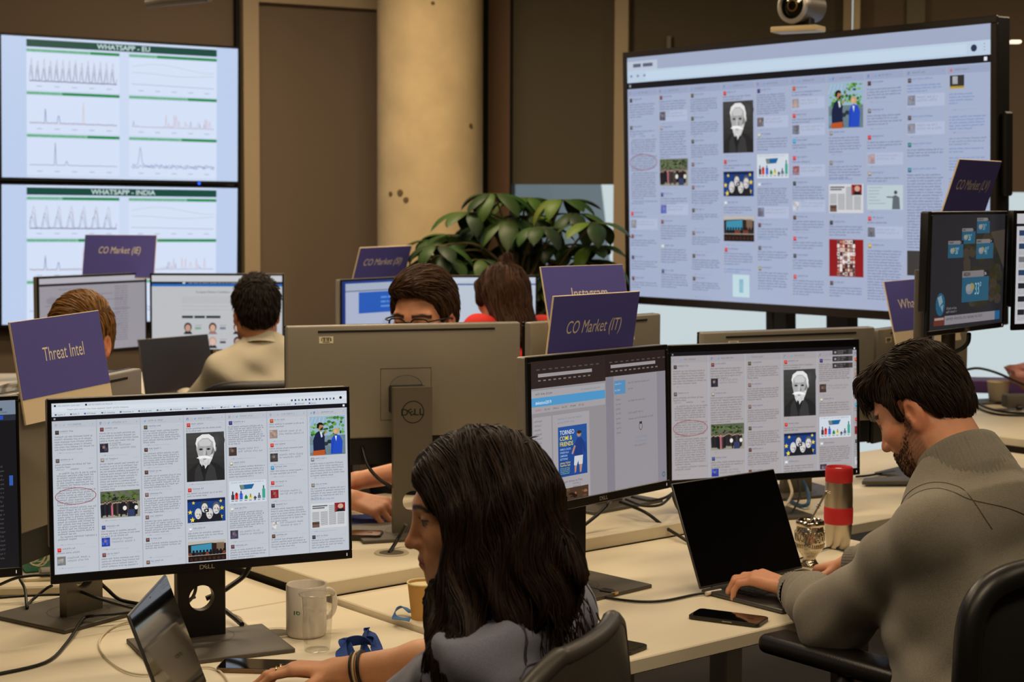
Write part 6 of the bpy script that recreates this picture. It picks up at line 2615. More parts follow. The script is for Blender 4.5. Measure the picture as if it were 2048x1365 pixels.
def beard_fn(q):
    ax = np.abs(q[:, 0])
    # jaw strip from the sideburn round the chin, plus moustache
    top = interp(q[:, 1], [-.02, .01, .035, .055, .075, .10], [.004, -.008, -.030, -.050, -.055, -.051])
    w = np.clip((top - q[:, 2]) / .018, 0, 1) * np.clip((q[:, 1] + .006) / .012, 0, 1)
    w *= np.clip((q[:, 2] + .150) / .02, 0, 1)
    lipc = np.exp(-((q[:, 2] + .071) / .008) ** 4) * (ax < .02)
    side = np.clip((q[:, 2] + .05) / .03, 0, 1) * (np.abs(q[:, 1] - .012) < .012) * (q[:, 2] < .02)
    return np.clip(w * (1 - lipc) * .62 + side * .45, 0, 1) * (.75 + .25 * np.sin(q[:, 0] * 900) * np.sin(q[:, 2] * 800 + q[:, 1] * 500))


body_m, fbm = build_body(T_M, frm, jm, arms_m, [hm_l, hm_r], SKIN_B, LIP_M, False, (V3(rgb(44, 32, 24)), beard_fn), brow=rgb(34, 24, 18), neck_r=.061)
M_KNIT = fabric_ribs('grey_knit', rgb(138, 131, 118), 230, .95, .35)


cax = frm.W((0, -.026, -.05)) - jm['nb']
cax = cax / np.linalg.norm(cax)


def sweater(P):
    d = torso_sdf(P, jm, .012)
    for i, (sh, el, wr) in enumerate(arms_m):
        cu = wr + (el - wr) * (.06 if i == 0 else .10)
        mid = el + (cu - el) * .45
        s_ = smin(sd_cap(P, sh, el, .070, .060), sd_cap(P, el, mid, .060, .056), .05)
        s_ = smin(s_, sd_cap(P, mid, cu, .056, .040), .03)
        # bunched folds near the cuff
        ax_ = (cu - el) / np.linalg.norm(cu - el)
        tt = (P - el) @ ax_ / np.linalg.norm(cu - el)
        s_ = s_ + .0065 * np.sin(tt * 34) * np.clip((tt - .45) * 5, 0, 1) * (tt < .92) * (.6 + .4 * np.sin(P[:, 2] * 60))
        s_ = smax(s_, (P - cu) @ ax_, .006)
        d = smin(d, s_, .016)
    d = smin(d, sd_cap(P, jm['nb'] - V3((0, 0, .03)), jm['nb'] - V3((0, 0, .012)), .078, .070), .03)
    d = smin(d, sd_cap(P, jm['nb'] - cax * .075, jm['nb'] - cax * .045, .105, .082), .045)
    w = .005 * np.sin((P @ V3((22, 12, 26))) + 2.5 * np.sin(P @ V3((7, -10, 9)))) + .003 * np.sin((P @ V3((-38, 30, 30))) + 2 * np.sin(P @ V3((12, 8, -15))))
    # pull folds between shoulder and armpit
    return d + w


sculpt('sweater', sweater, (.38, 2.85, .36), (1.30, 3.95, 1.25), .0048, M_KNIT, T_M)
# ribbed stand-up collar: a ring of ribs round the neck
M_RIB = fabric_ribs('grey_rib', rgb(122, 117, 106), 330, .95, .2)
cb0 = jm['nb'] + cax * .004
e1 = np.cross(cax, V3((0, 0, 1)))
e1 /= np.linalg.norm(e1)
e2 = np.cross(cax, e1)
b = MB()
n = 160
rows = []
for (hh, rr) in ((-.085, .078), (-.06, .086), (-.030, .092), (-.020, .0915), (.008, .087), (.034, .0820), (.046, .0795), (.050, .0765), (.044, .071), (.02, .070), (-.02, .070)):
    row = []
    for k in range(n + 1):
        a = 2 * math.pi * k / n
        rib = .0016 * math.sin(a * 62) if hh < .048 else 0
        tilt = 0.0
        row.append(tuple(cb0 + cax * (hh + tilt * (hh > 0)) + (e1 * math.cos(a) + e2 * math.sin(a) * 1.02) * (rr + rib)))
    rows.append(row)
b.grid(rows)
b.build('collar', M_RIB, T_M, 'ribbed stand-up collar', smooth=True, angle=80)
# ribbed cuffs
for i, (el, wr) in enumerate(((lm_el, lm_wr), (rm_el, rm_wr))):
    ax_ = (wr - el) / np.linalg.norm(wr - el)
    e1 = np.cross(ax_, V3((0, 0, 1)))
    e1 /= np.linalg.norm(e1)
    e2 = np.cross(ax_, e1)
    c0 = wr - ax_ * (.022 if i == 0 else .03)
    rows = []
    for (hh, rr) in ((-.022, .044), (-.005, .0425), (.018, .040), (.030, .0385), (.033, .036), (.030, .034), (.0, .034)):
        rows.append([tuple(c0 + ax_ * hh + (e1 * math.cos(a) + e2 * math.sin(a)) * (rr + (.0011 * math.sin(a * 36) if hh < .031 else 0))) for a in [2 * math.pi * k / 110 for k in range(111)]])
    MB().grid(rows).build('cuff', M_RIB, T_M, 'ribbed sleeve cuff', smooth=True, angle=80)
# shoulder seam
b = MB()
Rm = jm['R']
pts = [jm['sl'] + Rm @ V3(x) for x in ((.06, -.09, -.01), (.045, -.05, .055), (.04, .0, .075), (.045, .05, .055), (.055, .09, .0))]
b.tube(drape(sweater, pts, 30, .0002), .0010, 5)
pts = [jm['nb'] + Rm @ V3(x) for x in ((-.02, -.14, -.09), (-.10, -.12, -.05), (-.14, -.04, -.03), (-.15, .04, -.03))]
b.tube(drape(sweater, pts, 30, .0002), .0010, 5)
b.build('seam', mat('seam_knit', rgb(88, 81, 68), .95), T_M, smooth=True)
# dark trousers
def trousers(P):
    hp = jm['hp']
    R2 = axes(133)
    d = sd_ell(P, hp - V3((0, 0, .06)), (.18, .14, .12), R2)
    for sx in (-.09, .09):
        hipj = hp + R2 @ V3((sx, .02, -.06))
        kn = hp + R2 @ V3((sx * 1.3, .46, -.08))
        ft = kn + V3((0, 0, -.42))
        d = smin(d, sd_cap(P, hipj, kn, .085, .062), .04)
        d = smin(d, sd_cap(P, kn, ft, .06, .045), .04)
    return d


sculpt('trousers', trousers, (.2, 2.8, .02), (1.2, 3.8, .75), .008, mat('trousers_dark', rgb(26, 26, 30), .9), T_M)


def m_extra(q, d):
    d = smin(d, sd_cap(q, (-.035, .074, .086), (-.016, .092, .060), .020, .013), .03)
    d = smin(d, sd_cap(q, (.03, .072, .088), (.015, .088, .068), .018, .013), .03)
    d = smin(d, sd_ell(q, (0, .01, .098), (.055, .065, .014)), .03)
    m = np.stack([np.abs(q[:, 0]), q[:, 1], q[:, 2]], 1)
    d = smin(d, sd_cap(m, (.073, .024, .03), (.071, .022, -.012), .008, .005), .012)
    return d


ML = ((-.13, -.052), (-.085, -.062), (-.05, -.045), (-.032, -.005), (-.014, .024), (.010, .022), (.016, -.012), (.028, -.010), (.034, .02), (.05, .042), (.07, .055), (.12, .045))
mh = lambda q: short_hair_mass(q, .007, ML, m_extra)
hair_mass_obj(T_M, frm, mh, HAIR_M, .0038)


def mdir(q):
    d = np.zeros_like(q)
    top = np.clip((q[:, 2] - .06) / .05, 0, 1)
    d[:, 2] = -1 + .7 * top
    d[:, 1] = np.where(q[:, 1] > .0, .9 * top + .25, -.5 * top - .1)
    d[:, 0] = -.35 * top + .25 * np.sin(q[:, 1] * 60 + q[:, 2] * 40)
    return d


strands_short(T_M, frm, mh, 5200, .045, mdir, rgb(48, 34, 25), .0011, .006, 7, rng=np.random.default_rng(11), line=ML)
# beard hairs
bm_lo, bm_hi = (-.09, -.01, -.15), (.0, .12, .0)
hs = lambda q: head_sdf(q, False, False)
rb = np.random.default_rng(12)
roots = surf_points(hs, (-.09, -.01, -.14), (.09, .12, -.0), 2300, rb, keep=lambda p: beard_fn(p) > rb.random(len(p)) * .8 + .05)
p = roots
P = [p]
for s in range(4):
    g = grad(hs, p)
    d = V3((0, .25, -1)) + .35 * rb.normal(size=p.shape)
    d = d - g * (d * g).sum(1)[:, None] + g * .55
    d /= np.linalg.norm(d, axis=1, keepdims=True)
    p = p + d * .0019
    P.append(p)
P = np.stack(P, 1)
hair_tubes('beard', frm.W(P.reshape(-1, 3)).reshape(P.shape), .0006, M_HAIR, T_M, rgb(66, 48, 35), rb)
# lashes and loose fringe
P = []
for k in range(60):
    x0 = project(mh, V3((-.03 + .03 * rb.normal(), .10, .066 + .008 * rb.normal()))[None], 0)[0]
    line = [x0]
    dv = V3((.1 * rb.normal(), .55 + .2 * rb.normal(), -.8))
    for s in range(8):
        dd = dv + V3((.05 * math.sin(k + s), -.10 * s, -.05 * s))
        line.append(line[-1] + dd / np.linalg.norm(dd) * (.018 + .024 * (k % 7) / 7) / 8)
    P.append(line)
P = np.array(P)
hair_tubes('fringe', frm.W(P.reshape(-1, 3)).reshape(P.shape), .0009, M_HAIR, T_M, rgb(48, 34, 25), rb)

# ================================================================= man with glasses behind the wide monitor
frg = Frame(aty(848, 637, 4.85), 248, 7, 0, 1.07)
T_G = person('person with short brown hair and dark glasses looking down behind the wide monitor', (-.27, 4.9, 0))
jg = dict(R=axes(285, 5), nb=V3((-.25, 4.93, 1.09)), sl=V3((-.05, 4.95, 1.02)), sr=V3((-.45, 4.86, 1.02)), ch=V3((-.25, 4.92, .86)), hp=V3((-.27, 5.0, .56)), s=1.0)
g_wr = V3(aty(704, 1000, 4.40))
g_el = V3((-.60, 4.62, .87))
g_wr2 = V3(aty(716, 962, 4.50))
g_el2 = V3((-.13, 4.72, .90))
hg1 = hand_shape(g_wr, V3(aty(778, 1022, 4.36)) - g_wr, (0.05, -.45, 1), -1, curls=(30, 50, 35), scale=1.05, curl_each=[(16, 30, 20), (30, 45, 30), (38, 50, 35), (44, 55, 35)])
hg2 = hand_shape(g_wr2, (-1, -.1, -.12), (0, -.3, 1), 1, curls=(20, 30, 20))
body_g, _ = build_body(T_G, frg, jg, [(jg['sr'], g_el, g_wr), (jg['sl'], g_el2, g_wr2)], [hg1, hg2], rgb(214, 150, 116), LIP_M, False, None, brow=rgb(52, 34, 24), h=.0036)


def shirt_g(P):
    d = torso_sdf(P, jg, .012)
    for (sh, el, wr) in ((jg['sr'], g_el, g_wr), (jg['sl'], g_el2, g_wr2)):
        s_ = smin(sd_cap(P, sh, el, .07, .06), sd_cap(P, el, el + (wr - el) * .35, .06, .052), .03)
        d = smin(d, s_, .04)
    return d + .003 * np.sin(P @ V3((30, 20, 35)))


sculpt('shirt', shirt_g, (-.85, 4.3, .36), (.30, 5.2, 1.2), .008, mat('shirt_black', rgb(24, 22, 22), .9, bump=.1, bscale=200), T_G)
GL = ((-.13, -.05), (-.07, -.055), (-.03, -.015), (-.012, .018), (.012, .012), (.03, -.005), (.042, .02), (.055, .050), (.075, .072), (.12, .078))


def g_extra(q, d):
    d = smin(d, sd_ell(q, (0, .03, .108), (.055, .062, .020)), .03)
    d = smin(d, sd_cap(q, (.045, .070, .085), (-.03, .088, .092), .018, .014), .02)
    return d


gh = lambda q: short_hair_mass(q, .013, GL, g_extra)
hair_mass_obj(T_G, frg, gh, rgb(48, 32, 22), .004)


def gdir(q):
    d = np.zeros_like(q)
    top = np.clip((q[:, 2] - .05) / .05, 0, 1)
    d[:, 2] = -1 + .95 * top
    d[:, 0] = -.9 * top + .2 * np.sin(q[:, 1] * 70)
    d[:, 1] = -.35 * top - .25
    return d


strands_short(T_G, frg, gh, 3000, .045, gdir, rgb(74, 50, 33), .0013, .006, 6, rng=np.random.default_rng(21), line=GL)


def glasses(t, fr, m):
    b = MB()
    for sx in (-1, 1):
        pts = []
        for k in range(24):
            a = 2 * math.pi * k / 24
            ca, sa = math.cos(a), math.sin(a)
            x = .0245 * math.copysign(abs(ca) ** .6, ca)
            z = .019 * math.copysign(abs(sa) ** .6, sa)
            pts.append(Vector(fr.W(V3((sx * .033 + x, .1005 - abs(sx * .033 + x) * .10, -.002 + z)))))
        pts.append(pts[0])
        b.tube(pts, .0026, 6, smooth=False)
        b.tube([Vector(fr.W(V3(p))) for p in ((sx * .057, .094, .010), (sx * .074, .080, .012), (sx * .078, .0, .004), (sx * .076, -.028, -.012))], .0024, 6)
    b.tube([Vector(fr.W(V3(p))) for p in ((-.010, .100, .006), (0, .106, .009), (.010, .100, .006))], .0024, 6)
    return b.build('glasses', m, t, 'dark-rimmed glasses', smooth=True, angle=80)


glasses(T_G, frg, mat('glasses_rim', rgb(22, 17, 15), .3))

# ================================================================= man in the pale shirt, back to us
frp = Frame(aty(512, 622, 6.0), 108, 6, 0, 1.0)
T_P = person('person in a pale collared shirt with dark hair seen from behind at the back desk', (-.9, 5.9, 0))
jp = dict(R=axes(100, 6), nb=V3(aty(527, 698, 5.98)), sl=V3(aty(455, 742, 5.92)), sr=V3(aty(622, 745, 5.98)), ch=V3(aty(533, 840, 5.95)), hp=V3((-.86, 5.85, .58)), s=1.0)
p_el, p_wr = V3(aty(385, 830, 6.05)), V3(aty(362, 792, 6.25))
p_el2, p_wr2 = V3(aty(660, 850, 6.15)), V3(aty(620, 800, 6.4))
hp1 = hand_shape(p_wr, (-.25, .9, 0), (0, 0, 1), 1)
body_p, _ = build_body(T_P, frp, jp, [(jp['sl'], p_el, p_wr), (jp['sr'], p_el2, p_wr2)], [hp1], rgb(200, 138, 100), LIP_M, False, (V3(rgb(50, 36, 28)), beard_fn), h=.0042, neck_r=.055)


def shirt_p(P):
    d = torso_sdf(P, jp, .012)
    for (sh, el, wr) in ((jp['sl'], p_el, p_wr), (jp['sr'], p_el2, p_wr2)):
        s_ = smin(sd_cap(P, sh, el, .066, .056), sd_cap(P, el, el + (wr - el) * .85, .056, .042), .03)
        d = smin(d, s_, .05)
    d = smin(d, sd_cap(P, jp['nb'] - V3((0, 0, .04)), jp['nb'] + V3((0, .012, .028)), .076, .066), .02)
    h_ = (P - jp['nb']) @ V3((0, .5, .86)) - .036
    d = smax(d, h_, .006)
    w = .005 * np.sin((P @ V3((20, 14, 32))) + 2.5 * np.sin(P @ V3((8, -10, 9)))) + .003 * np.sin(P @ V3((-45, 30, 25)))
    return d + w


sculpt('shirt', shirt_p, (-1.6, 5.5, .36), (-.4, 6.6, 1.3), .0065, mat('shirt_pale', rgb(196, 186, 164), .9, bump=.15, bscale=220), T_P)
PL = ((-.13, -.062), (-.07, -.066), (-.045, -.055), (-.032, -.012), (-.014, .022), (.010, .020), (.018, -.015), (.03, -.01), (.036, .03), (.06, .055), (.12, .06))
ph_ = lambda q: short_hair_mass(q, .009, PL)
hair_mass_obj(T_P, frp, ph_, rgb(26, 20, 16), .0045)


def pdir(q):
    d = np.zeros_like(q)
    top = np.clip((q[:, 2] - .07) / .04, 0, 1)
    d[:, 2] = -1 + 1.2 * top
    d[:, 1] = .5 * top
    d[:, 0] = .6 * np.sin(q[:, 1] * 50 + q[:, 2] * 30) * top
    return d


strands_short(T_P, frp, ph_, 2000, .026, pdir, rgb(40, 30, 24), .0014, .008, 5, rng=np.random.default_rng(31), line=PL)
# shirt collar fold
cx_ = V3((0, .4, .9)) / np.linalg.norm([0, .4, .9])
e1 = np.cross(cx_, V3((0, 0, 1)))
e1 /= np.linalg.norm(e1)
e2 = np.cross(cx_, e1)
rows = []
for (hh, rr) in ((.004, .080), (.02, .076), (.042, .0705), (.048, .067), (.04, .064), (.0, .064)):
    rows.append([tuple(jp['nb'] + cx_ * hh + (e1 * math.cos(a) + e2 * math.sin(a)) * rr) for a in [2 * math.pi * k / 60 for k in range(61)]])
MB().grid(rows).build('collar', mat('shirt_pale_collar', rgb(200, 190, 168), .9), T_P, 'turned-down shirt collar', smooth=True, angle=80)

# ================================================================= woman in red
frr = Frame(aty(1003, 592, 6.3), 128, 12, 0, .97)
T_R = person('person in a red top with half-tied long brown hair seen from behind', (-.03, 6.25, 0))
jr = dict(R=axes(120, 4), nb=V3(aty(1010, 652, 6.28)), sl=V3(aty(958, 668, 6.18)), sr=V3(aty(1082, 668, 6.36)), ch=V3(aty(1018, 760, 6.25)), hp=V3((-.01, 6.2, .58)), s=.9)
r_el, r_wr = V3(aty(925, 790, 6.3)), V3(aty(930, 780, 6.55))
r_el2, r_wr2 = V3(aty(1120, 790, 6.5)), V3(aty(1060, 780, 6.7))
body_r, _ = build_body(T_R, frr, jr, [(jr['sl'], r_el, r_wr), (jr['sr'], r_el2, r_wr2)], [], rgb(206, 140, 108), LIP_F, True, h=.0048, neck_r=.048)


def top_r(P):
    d = torso_sdf(P, jr, .012)
    for (sh, el, wr) in ((jr['sl'], r_el, r_wr), (jr['sr'], r_el2, r_wr2)):
        d = smin(d, smin(sd_cap(P, sh, el, .064, .052), sd_cap(P, el, el + (wr - el) * .8, .052, .04), .03), .04)
    return d + .003 * np.sin(P @ V3((30, 20, 35)))


sculpt('top', top_r, (-.5, 5.8, .36), (.5, 7.0, 1.3), .008, mat('red_cloth', rgb(214, 44, 36), .85, bump=.1, bscale=200), T_R)


def rhair(q):
    d = sd_ell(q, (0, -.014, .040), (.082, .105, .088))
    m = np.stack([np.abs(q[:, 0]), q[:, 1], q[:, 2]], 1)
    d = smin(d, sd_cap(m, (.06, .045, .05), (.070, .045, -.01), .022, .015), .03)
    d = smin(d, sd_cap(m, (.055, -.03, .0), (.055, -.07, -.15), .04, .035), .04)
    d = smin(d, sd_cap(q, (0, -.075, .02), (0, -.11, -.17), .062, .045), .04)
    d = smin(d, sd_cap(q, (0, -.062, .115), (0, -.072, .145), .018, .015), .012)
    d = smax(d, -sd_ell(q, (0, .112, -.03), (.12, .062, .10)), .01)
    return d + .003 * np.sin(q[:, 1] * 100 + 2 * np.sin(q[:, 2] * 30) + q[:, 0] * 70)


hair_mass_obj(T_R, frr, rhair, rgb(48, 30, 21), .005, lo=(-.15, -.2, -.25), hi=(.15, .14, .19))
rg2 = np.random.default_rng(41)
roots = surf_points(rhair, (-.14, -.19, -.2), (.14, .12, .17), 1800, rg2)
p = roots
P = [p]
for s in range(8):
    g = grad(rhair, p)
    d = V3((0, -.15, -1)) + np.stack([.3 * np.sin(p[:, 2] * 60), 0 * p[:, 0], 0 * p[:, 0]], 1)
    d = d - g * (d * g).sum(1)[:, None]
    d /= np.maximum(np.linalg.norm(d, axis=1, keepdims=True), 1e-6)
    q = p + d * .011
    q = q + grad(rhair, q) * ((.003 * rg2.random(len(q)) - rhair(q)) * .7)[:, None]
    p = q
    P.append(p)
P = np.stack(P, 1)
kp = (sd_ell(P.reshape(-1, 3), (0, .112, -.03), (.12, .06, .098)) > -.003).reshape(P.shape[:2]).all(1)
P = P[kp]
hair_tubes('hair', frr.W(P.reshape(-1, 3)).reshape(P.shape), .0015, M_HAIR, T_R, rgb(72, 46, 32), rg2)

# ================================================================= fair-haired man behind the threat sign
frb = Frame(aty(160, 682, 4.65), 258, 6, 0, 1.0)
T_B = person('person with short fair brown hair mostly hidden behind the Threat Intel sign', (-1.18, 4.7, 0))
jb = dict(R=axes(270, 0), nb=V3(aty(150, 760, 4.72)), sl=V3(aty(262, 838, 4.72)), sr=V3(aty(22, 822, 4.72)), ch=V3(aty(145, 930, 4.74)), hp=V3((-1.2, 4.8, .56)), s=1.0)
b_el, b_wr = V3(aty(-10, 960, 4.6)), V3(aty(60, 960, 4.4))
b_el2, b_wr2 = V3(aty(250, 980, 4.6)), V3(aty(180, 980, 4.4))
body_b, _ = build_body(T_B, frb, jb, [(jb['sr'], b_el, b_wr), (jb['sl'], b_el2, b_wr2)], [], rgb(214, 150, 112), LIP_M, h=.0045)


def shirt_b(P):
    d = torso_sdf(P, jb, .012)
    for (sh, el, wr) in ((jb['sr'], b_el, b_wr), (jb['sl'], b_el2, b_wr2)):
        d = smin(d, smin(sd_cap(P, sh, el, .066, .054), sd_cap(P, el, el + (wr - el) * .8, .054, .042), .03), .04)
    return d


def plaid(v):
    a = (np.sin(v[:, 0] * 150) > .3).astype(float)
    b_ = (np.sin(v[:, 2] * 150 + v[:, 1] * 60) > .3).astype(float)
    base = V3(rgb(168, 164, 150))
    c = base[None] * (1 - .55 * a[:, None]) * (1 - .5 * b_[:, None])
    c[:, 2] *= 1.15
    return c


sculpt('shirt', shirt_b, (-1.75, 4.2, .36), (-.75, 5.1, 1.3), .007, attr_mat('plaid_cloth', rough=.9, spec=.1), T_B, plaid)
BLN = ((-.13, -.055), (-.07, -.06), (-.03, -.02), (-.012, .02), (.012, .015), (.028, -.012), (.04, .02), (.055, .05), (.075, .075), (.12, .08))
bh = lambda q: short_hair_mass(q, .012, BLN)
hair_mass_obj(T_B, frb, bh, rgb(92, 64, 34), .0045)


def bdir(q):
    d = np.zeros_like(q)
    top = np.clip((q[:, 2] - .05) / .05, 0, 1)
    d[:, 2] = -1 + .95 * top
    d[:, 0] = 1.0 * top
    d[:, 1] = -.3 * top
    return d


strands_short(T_B, frb, bh, 2200, .045, bdir, rgb(128, 90, 48), .0014, .005, 6, rng=np.random.default_rng(51), line=BLN)

# ------------------------------------------------------------------ things on the desks
def yaw_of(a, b):
    return math.degrees(math.atan2(b.y - a.y, b.x - a.x))


M_ALU = mat('laptop_space_grey', rgb(92, 90, 88), .38, .7)
M_LSCR = mat('laptop_glass_black', rgb(8, 8, 9), .06, spec=.6, coat=.3)
M_KEY = mat('laptop_keys', rgb(14, 14, 15), .5)


def laptop(label, hinge_l, hinge_r, lid_lean, depth, lid_h, z, name='laptop', lid_mat=None):
    """hinge_l, hinge_r: xy of the hinge ends as seen from the user; the base runs towards the user"""
    a, b_ = Vector((hinge_l[0], hinge_l[1], z)), Vector((hinge_r[0], hinge_r[1], z))
    w = (b_ - a).length
    yaw = yaw_of(a, b_)
    c = (a + b_) / 2
    t = thing(name, label, 'laptop', c)
    M = Matrix.Translation(c) @ Matrix.Rotation(rad(yaw), 4, 'Z')
    th = .0095
    MB().box((w, depth, th), (0, -depth / 2, th / 2 + .0012), M, .003, 2).build('base', M_ALU, t, smooth=True, angle=50)
    kb = MB().box((w * .80, depth * .44, .0008), (0, -depth * .30, th + .0014), M).build('keyboard_well', M_KEY, t)
    b = MB()
    for r in range(6):
        n = 14 if r < 5 else 8
        for k in range(n):
            ww = w * .78 / n
            b.box((ww * .86, depth * .058 if r else depth * .035, .0012), (-w * .39 + ww * (k + .5), -depth * (.105 + .072 * r), th + .0022), M, .0004, 1)
    b.build('keys', mat('keycaps', rgb(24, 24, 26), .45), kb)
    MB().box((w * .44, depth * .36, .0006), (0, -depth * .76, th + .0014), M).build('trackpad', mat('trackpad_grey', rgb(84, 82, 80), .3, .5), t)
    Ml = M @ Matrix.Translation((0, .001, th + .001)) @ Matrix.Rotation(rad(-lid_lean), 4, 'X')
    lid = MB().box((w, .0055, lid_h), (0, .003, lid_h / 2), Ml, .0024, 2).build('lid', M_ALU, t, smooth=True, angle=50)
    MB().box((w - .006, .0008, lid_h - .008), (0, -.0002, lid_h / 2 + .001), Ml).build('screen', lid_mat or M_LSCR, lid)
    b = MB()
    for k in range(3):
        b.box((.002, .0004, .0016), ((k - 1) * .0035, -.0007, lid_h - .008), Ml)
    b.build('webcam', mat('cam_dot', rgb(60, 60, 62), .4), lid)
    MB().tube([M @ Vector((-w * .40, .0, th * .8)), M @ Vector((w * .40, .0, th * .8))], .004, 10, smooth=False).build('hinge', M_BLACK, t)
    return t, M, th


hl, hr = onz(1402, 1178, Z_NR + .012), onz(1607, 1136, Z_NR + .012)
LM, MLM, th = laptop('open dark laptop under the hands of the man in the grey sweater', hl, hr, 23, .241, .246, Z_NR)
laptop('open laptop with reflecting black screen at lower left before the woman', (-.555, 2.745), (-.555, 3.045), 20, .212, .215, Z_NL)
fl, fr_ = aty(292, 790, 6.1), aty(432, 786, 6.35)
laptop('open laptop with blank dark screen left of the man in the pale shirt', (fl.x, fl.y), (fr_.x + .0, fr_.y), 12, .22, .205, .905, lid_mat=mat('laptop_screen_grey', rgb(46, 46, 48), .25))
MB()


def phone(label, p0, p1, w, z, name='phone', case=None, th=.0085, group=None):
    """p0,p1: photo points of the middle of the two short ends"""
    a, b_ = onz(*p0, z), onz(*p1, z)
    L_ = (b_ - a).length
    c = (a + b_) / 2
    t = thing(name, label, 'phone', (c.x, c.y, z), group)
    M = Matrix.Translation((c.x, c.y, z)) @ Matrix.Rotation(rad(yaw_of(a, b_)), 4, 'Z')
    r = .011

    def outline(l, w_, r_):
        pts = []
        for cx, cy, a0 in ((l / 2 - r_, w_ / 2 - r_, 0), (-l / 2 + r_, w_ / 2 - r_, 90), (-l / 2 + r_, -w_ / 2 + r_, 180), (l / 2 - r_, -w_ / 2 + r_, 270)):
            for k in range(6):
                an = rad(a0 + k * 18)
                pts.append((cx + r_ * math.cos(an), cy + r_ * math.sin(an)))
        return pts
    MB().prism(outline(L_, w, r), .0005, th, M, 0, .0012).build('body', case or mat('phone_case', rgb(52, 46, 40), .3, .4), t)
    MB().prism(outline(L_ - .005, w - .005, r - .002), th, th + .0008, M).build('screen', M_LSCR, t)
    b = MB().box((.014, .0015, .0012), (L_ / 2 - .03, 0, th + .0008), M)
    b.build('speaker_slot', mat('phone_slot', rgb(60, 58, 56), .5), t)
    b = MB().box((.022, .0012, .0028), (.01, -w / 2 - .0002, th * .55), M, .0004, 1)
    b.build('side_button', mat('phone_button', rgb(110, 100, 86), .3, .7), t)
    return t


phone('black phone in a clear case lying in front of the man\'s laptop', (1387, 1232), (1528, 1250), .072, Z_NR)
phone('black phone half hidden behind the woman\'s chair back', (1168, 1284), (1278, 1306), .073, Z_NR)
phone('phone with gold-brown edge beside the woman\'s hand', (440, 1336), (596, 1340), .072, Z_NL, case=mat('phone_gold', rgb(122, 94, 66), .3, .5))
phone('black phone on the raised desk under the man\'s hand', (700, 1077), (764, 1078), .07, Z_FR, th=.014)
# blue pad under the man's hand
c = onz(742, 1056, Z_FR)
tag(MB().box((.20, .16, .004), (0, 0, .0025), Matrix.Translation(c + Vector((.03, .10, 0))) @ Matrix.Rotation(rad(20), 4, 'Z'), .0015, 1).build('mouse_pad', mat('pad_blue', rgb(40, 62, 130), .8)), 'blue pad under the hand of the man with glasses', 'pad')

# ---- white mug
c = onz(608, 1281, Z_NL)
c.y += .040
M = Matrix.Translation((c.x, c.y, Z_NL))
t = thing('mug', 'white ceramic mug with small green print, behind the clear plastic cup', 'mug', (c.x, c.y, Z_NL))
H_, R0 = .107, .0415
b = MB().lathe([(.034, .0), (.039, .002), (R0, .008), (R0, H_ - .002), (R0 - .0015, H_), (R0 - .0035, H_ - .002), (R0 - .004, .010), (0, .007)], 56, M)
b.build('body', mat('mug_ceramic', rgb(226, 217, 206), .25, spec=.6), t, smooth=True, angle=60)
hd = Vector((.70, .62, 0)).normalized()
b = MB().tube([M @ (hd * r + Vector((0, 0, z))) for r, z in ((.040, .084), (.058, .086), (.070, .072), (.070, .045), (.058, .030), (.040, .030))], .0055, 12)
b.build('handle', MATS['mug_ceramic'], t, smooth=True, angle=80)
b = MB()
for k, (a, zz, s) in enumerate(((-118, .055, .005), (-111, .056, .004), (-106, .055, .004))):
    an = rad(a)
    Mx = M @ Matrix.Rotation(an, 4, 'Z') @ Matrix.Translation((R0 + .0003, 0, zz)) @ Matrix.Rotation(rad(90), 4, 'Y')
    n = 12
    if k < 2:
        b.box((s * 1.6, s * .5, .0004), (0, 0, 0), Mx)
    else:
        for q in range(n):
            t0, t1 = 2 * math.pi * q / n, 2 * math.pi * (q + 1) / n
            b.add([Mx @ Vector((s * f * math.cos(x), s * f * math.sin(x), 0)) for x, f in ((t0, 1), (t1, 1), (t1, .6), (t0, .6))], [(0, 1, 2, 3)])
b.build('print', mat('print_green', rgb(60, 116, 70), .5), t)

# ---- clear plastic cup
c = onz(631, 1309, Z_NL)
c.y += .028
M = Matrix.Translation((c.x, c.y, Z_NL))
prof = [(0, .003), (.022, .003), (.0245, .0), (.0255, .004)]
for k in range(16):
    z = .020 + k * .0042
    prof += [(.0258 + z * .055, z), (.0268 + z * .055, z + .0021)]
prof += [(.0315, .092), (.0335, .112), (.0365, .1125), (.0368, .115), (.0345, .1165)]
inner = [(r - .0009, z) for r, z in reversed(prof[4:-3])]
mp = bpy.data.materials.new('clear_plastic')
mp.use_nodes = True
N, L = mp.node_tree.nodes, mp.node_tree.links
N.remove(N['Principled BSDF'])
tr = N.new('ShaderNodeBsdfTransparent')
tr.inputs['Color'].default_value = (.93, .93, .92, 1)
gl = N.new('ShaderNodeBsdfGlossy')
gl.inputs['Roughness'].default_value = .08
lw = N.new('ShaderNodeLayerWeight')
lw.inputs['Blend'].default_value = .28
mr = N.new('ShaderNodeMapRange')
mr.inputs['To Min'].default_value = .05
mr.inputs['To Max'].default_value = .45
ms = N.new('ShaderNodeMixShader')
L.new(lw.outputs['Facing'], mr.inputs['Value'])
L.new(mr.outputs['Result'], ms.inputs[0])
L.new(tr.outputs[0], ms.inputs[1])
L.new(gl.outputs[0], ms.inputs[2])
L.new(ms.outputs[0], N['Material Output'].inputs['Surface'])
b = MB().lathe(prof, 56, M)
tag(b.build('plastic_cup', mp, smooth=True, angle=70), 'clear ribbed plastic cup in front of the white mug', 'cup')

# ---- kraft paper cup
c = onz(846, 1244, Z_NR)
c.y += .028


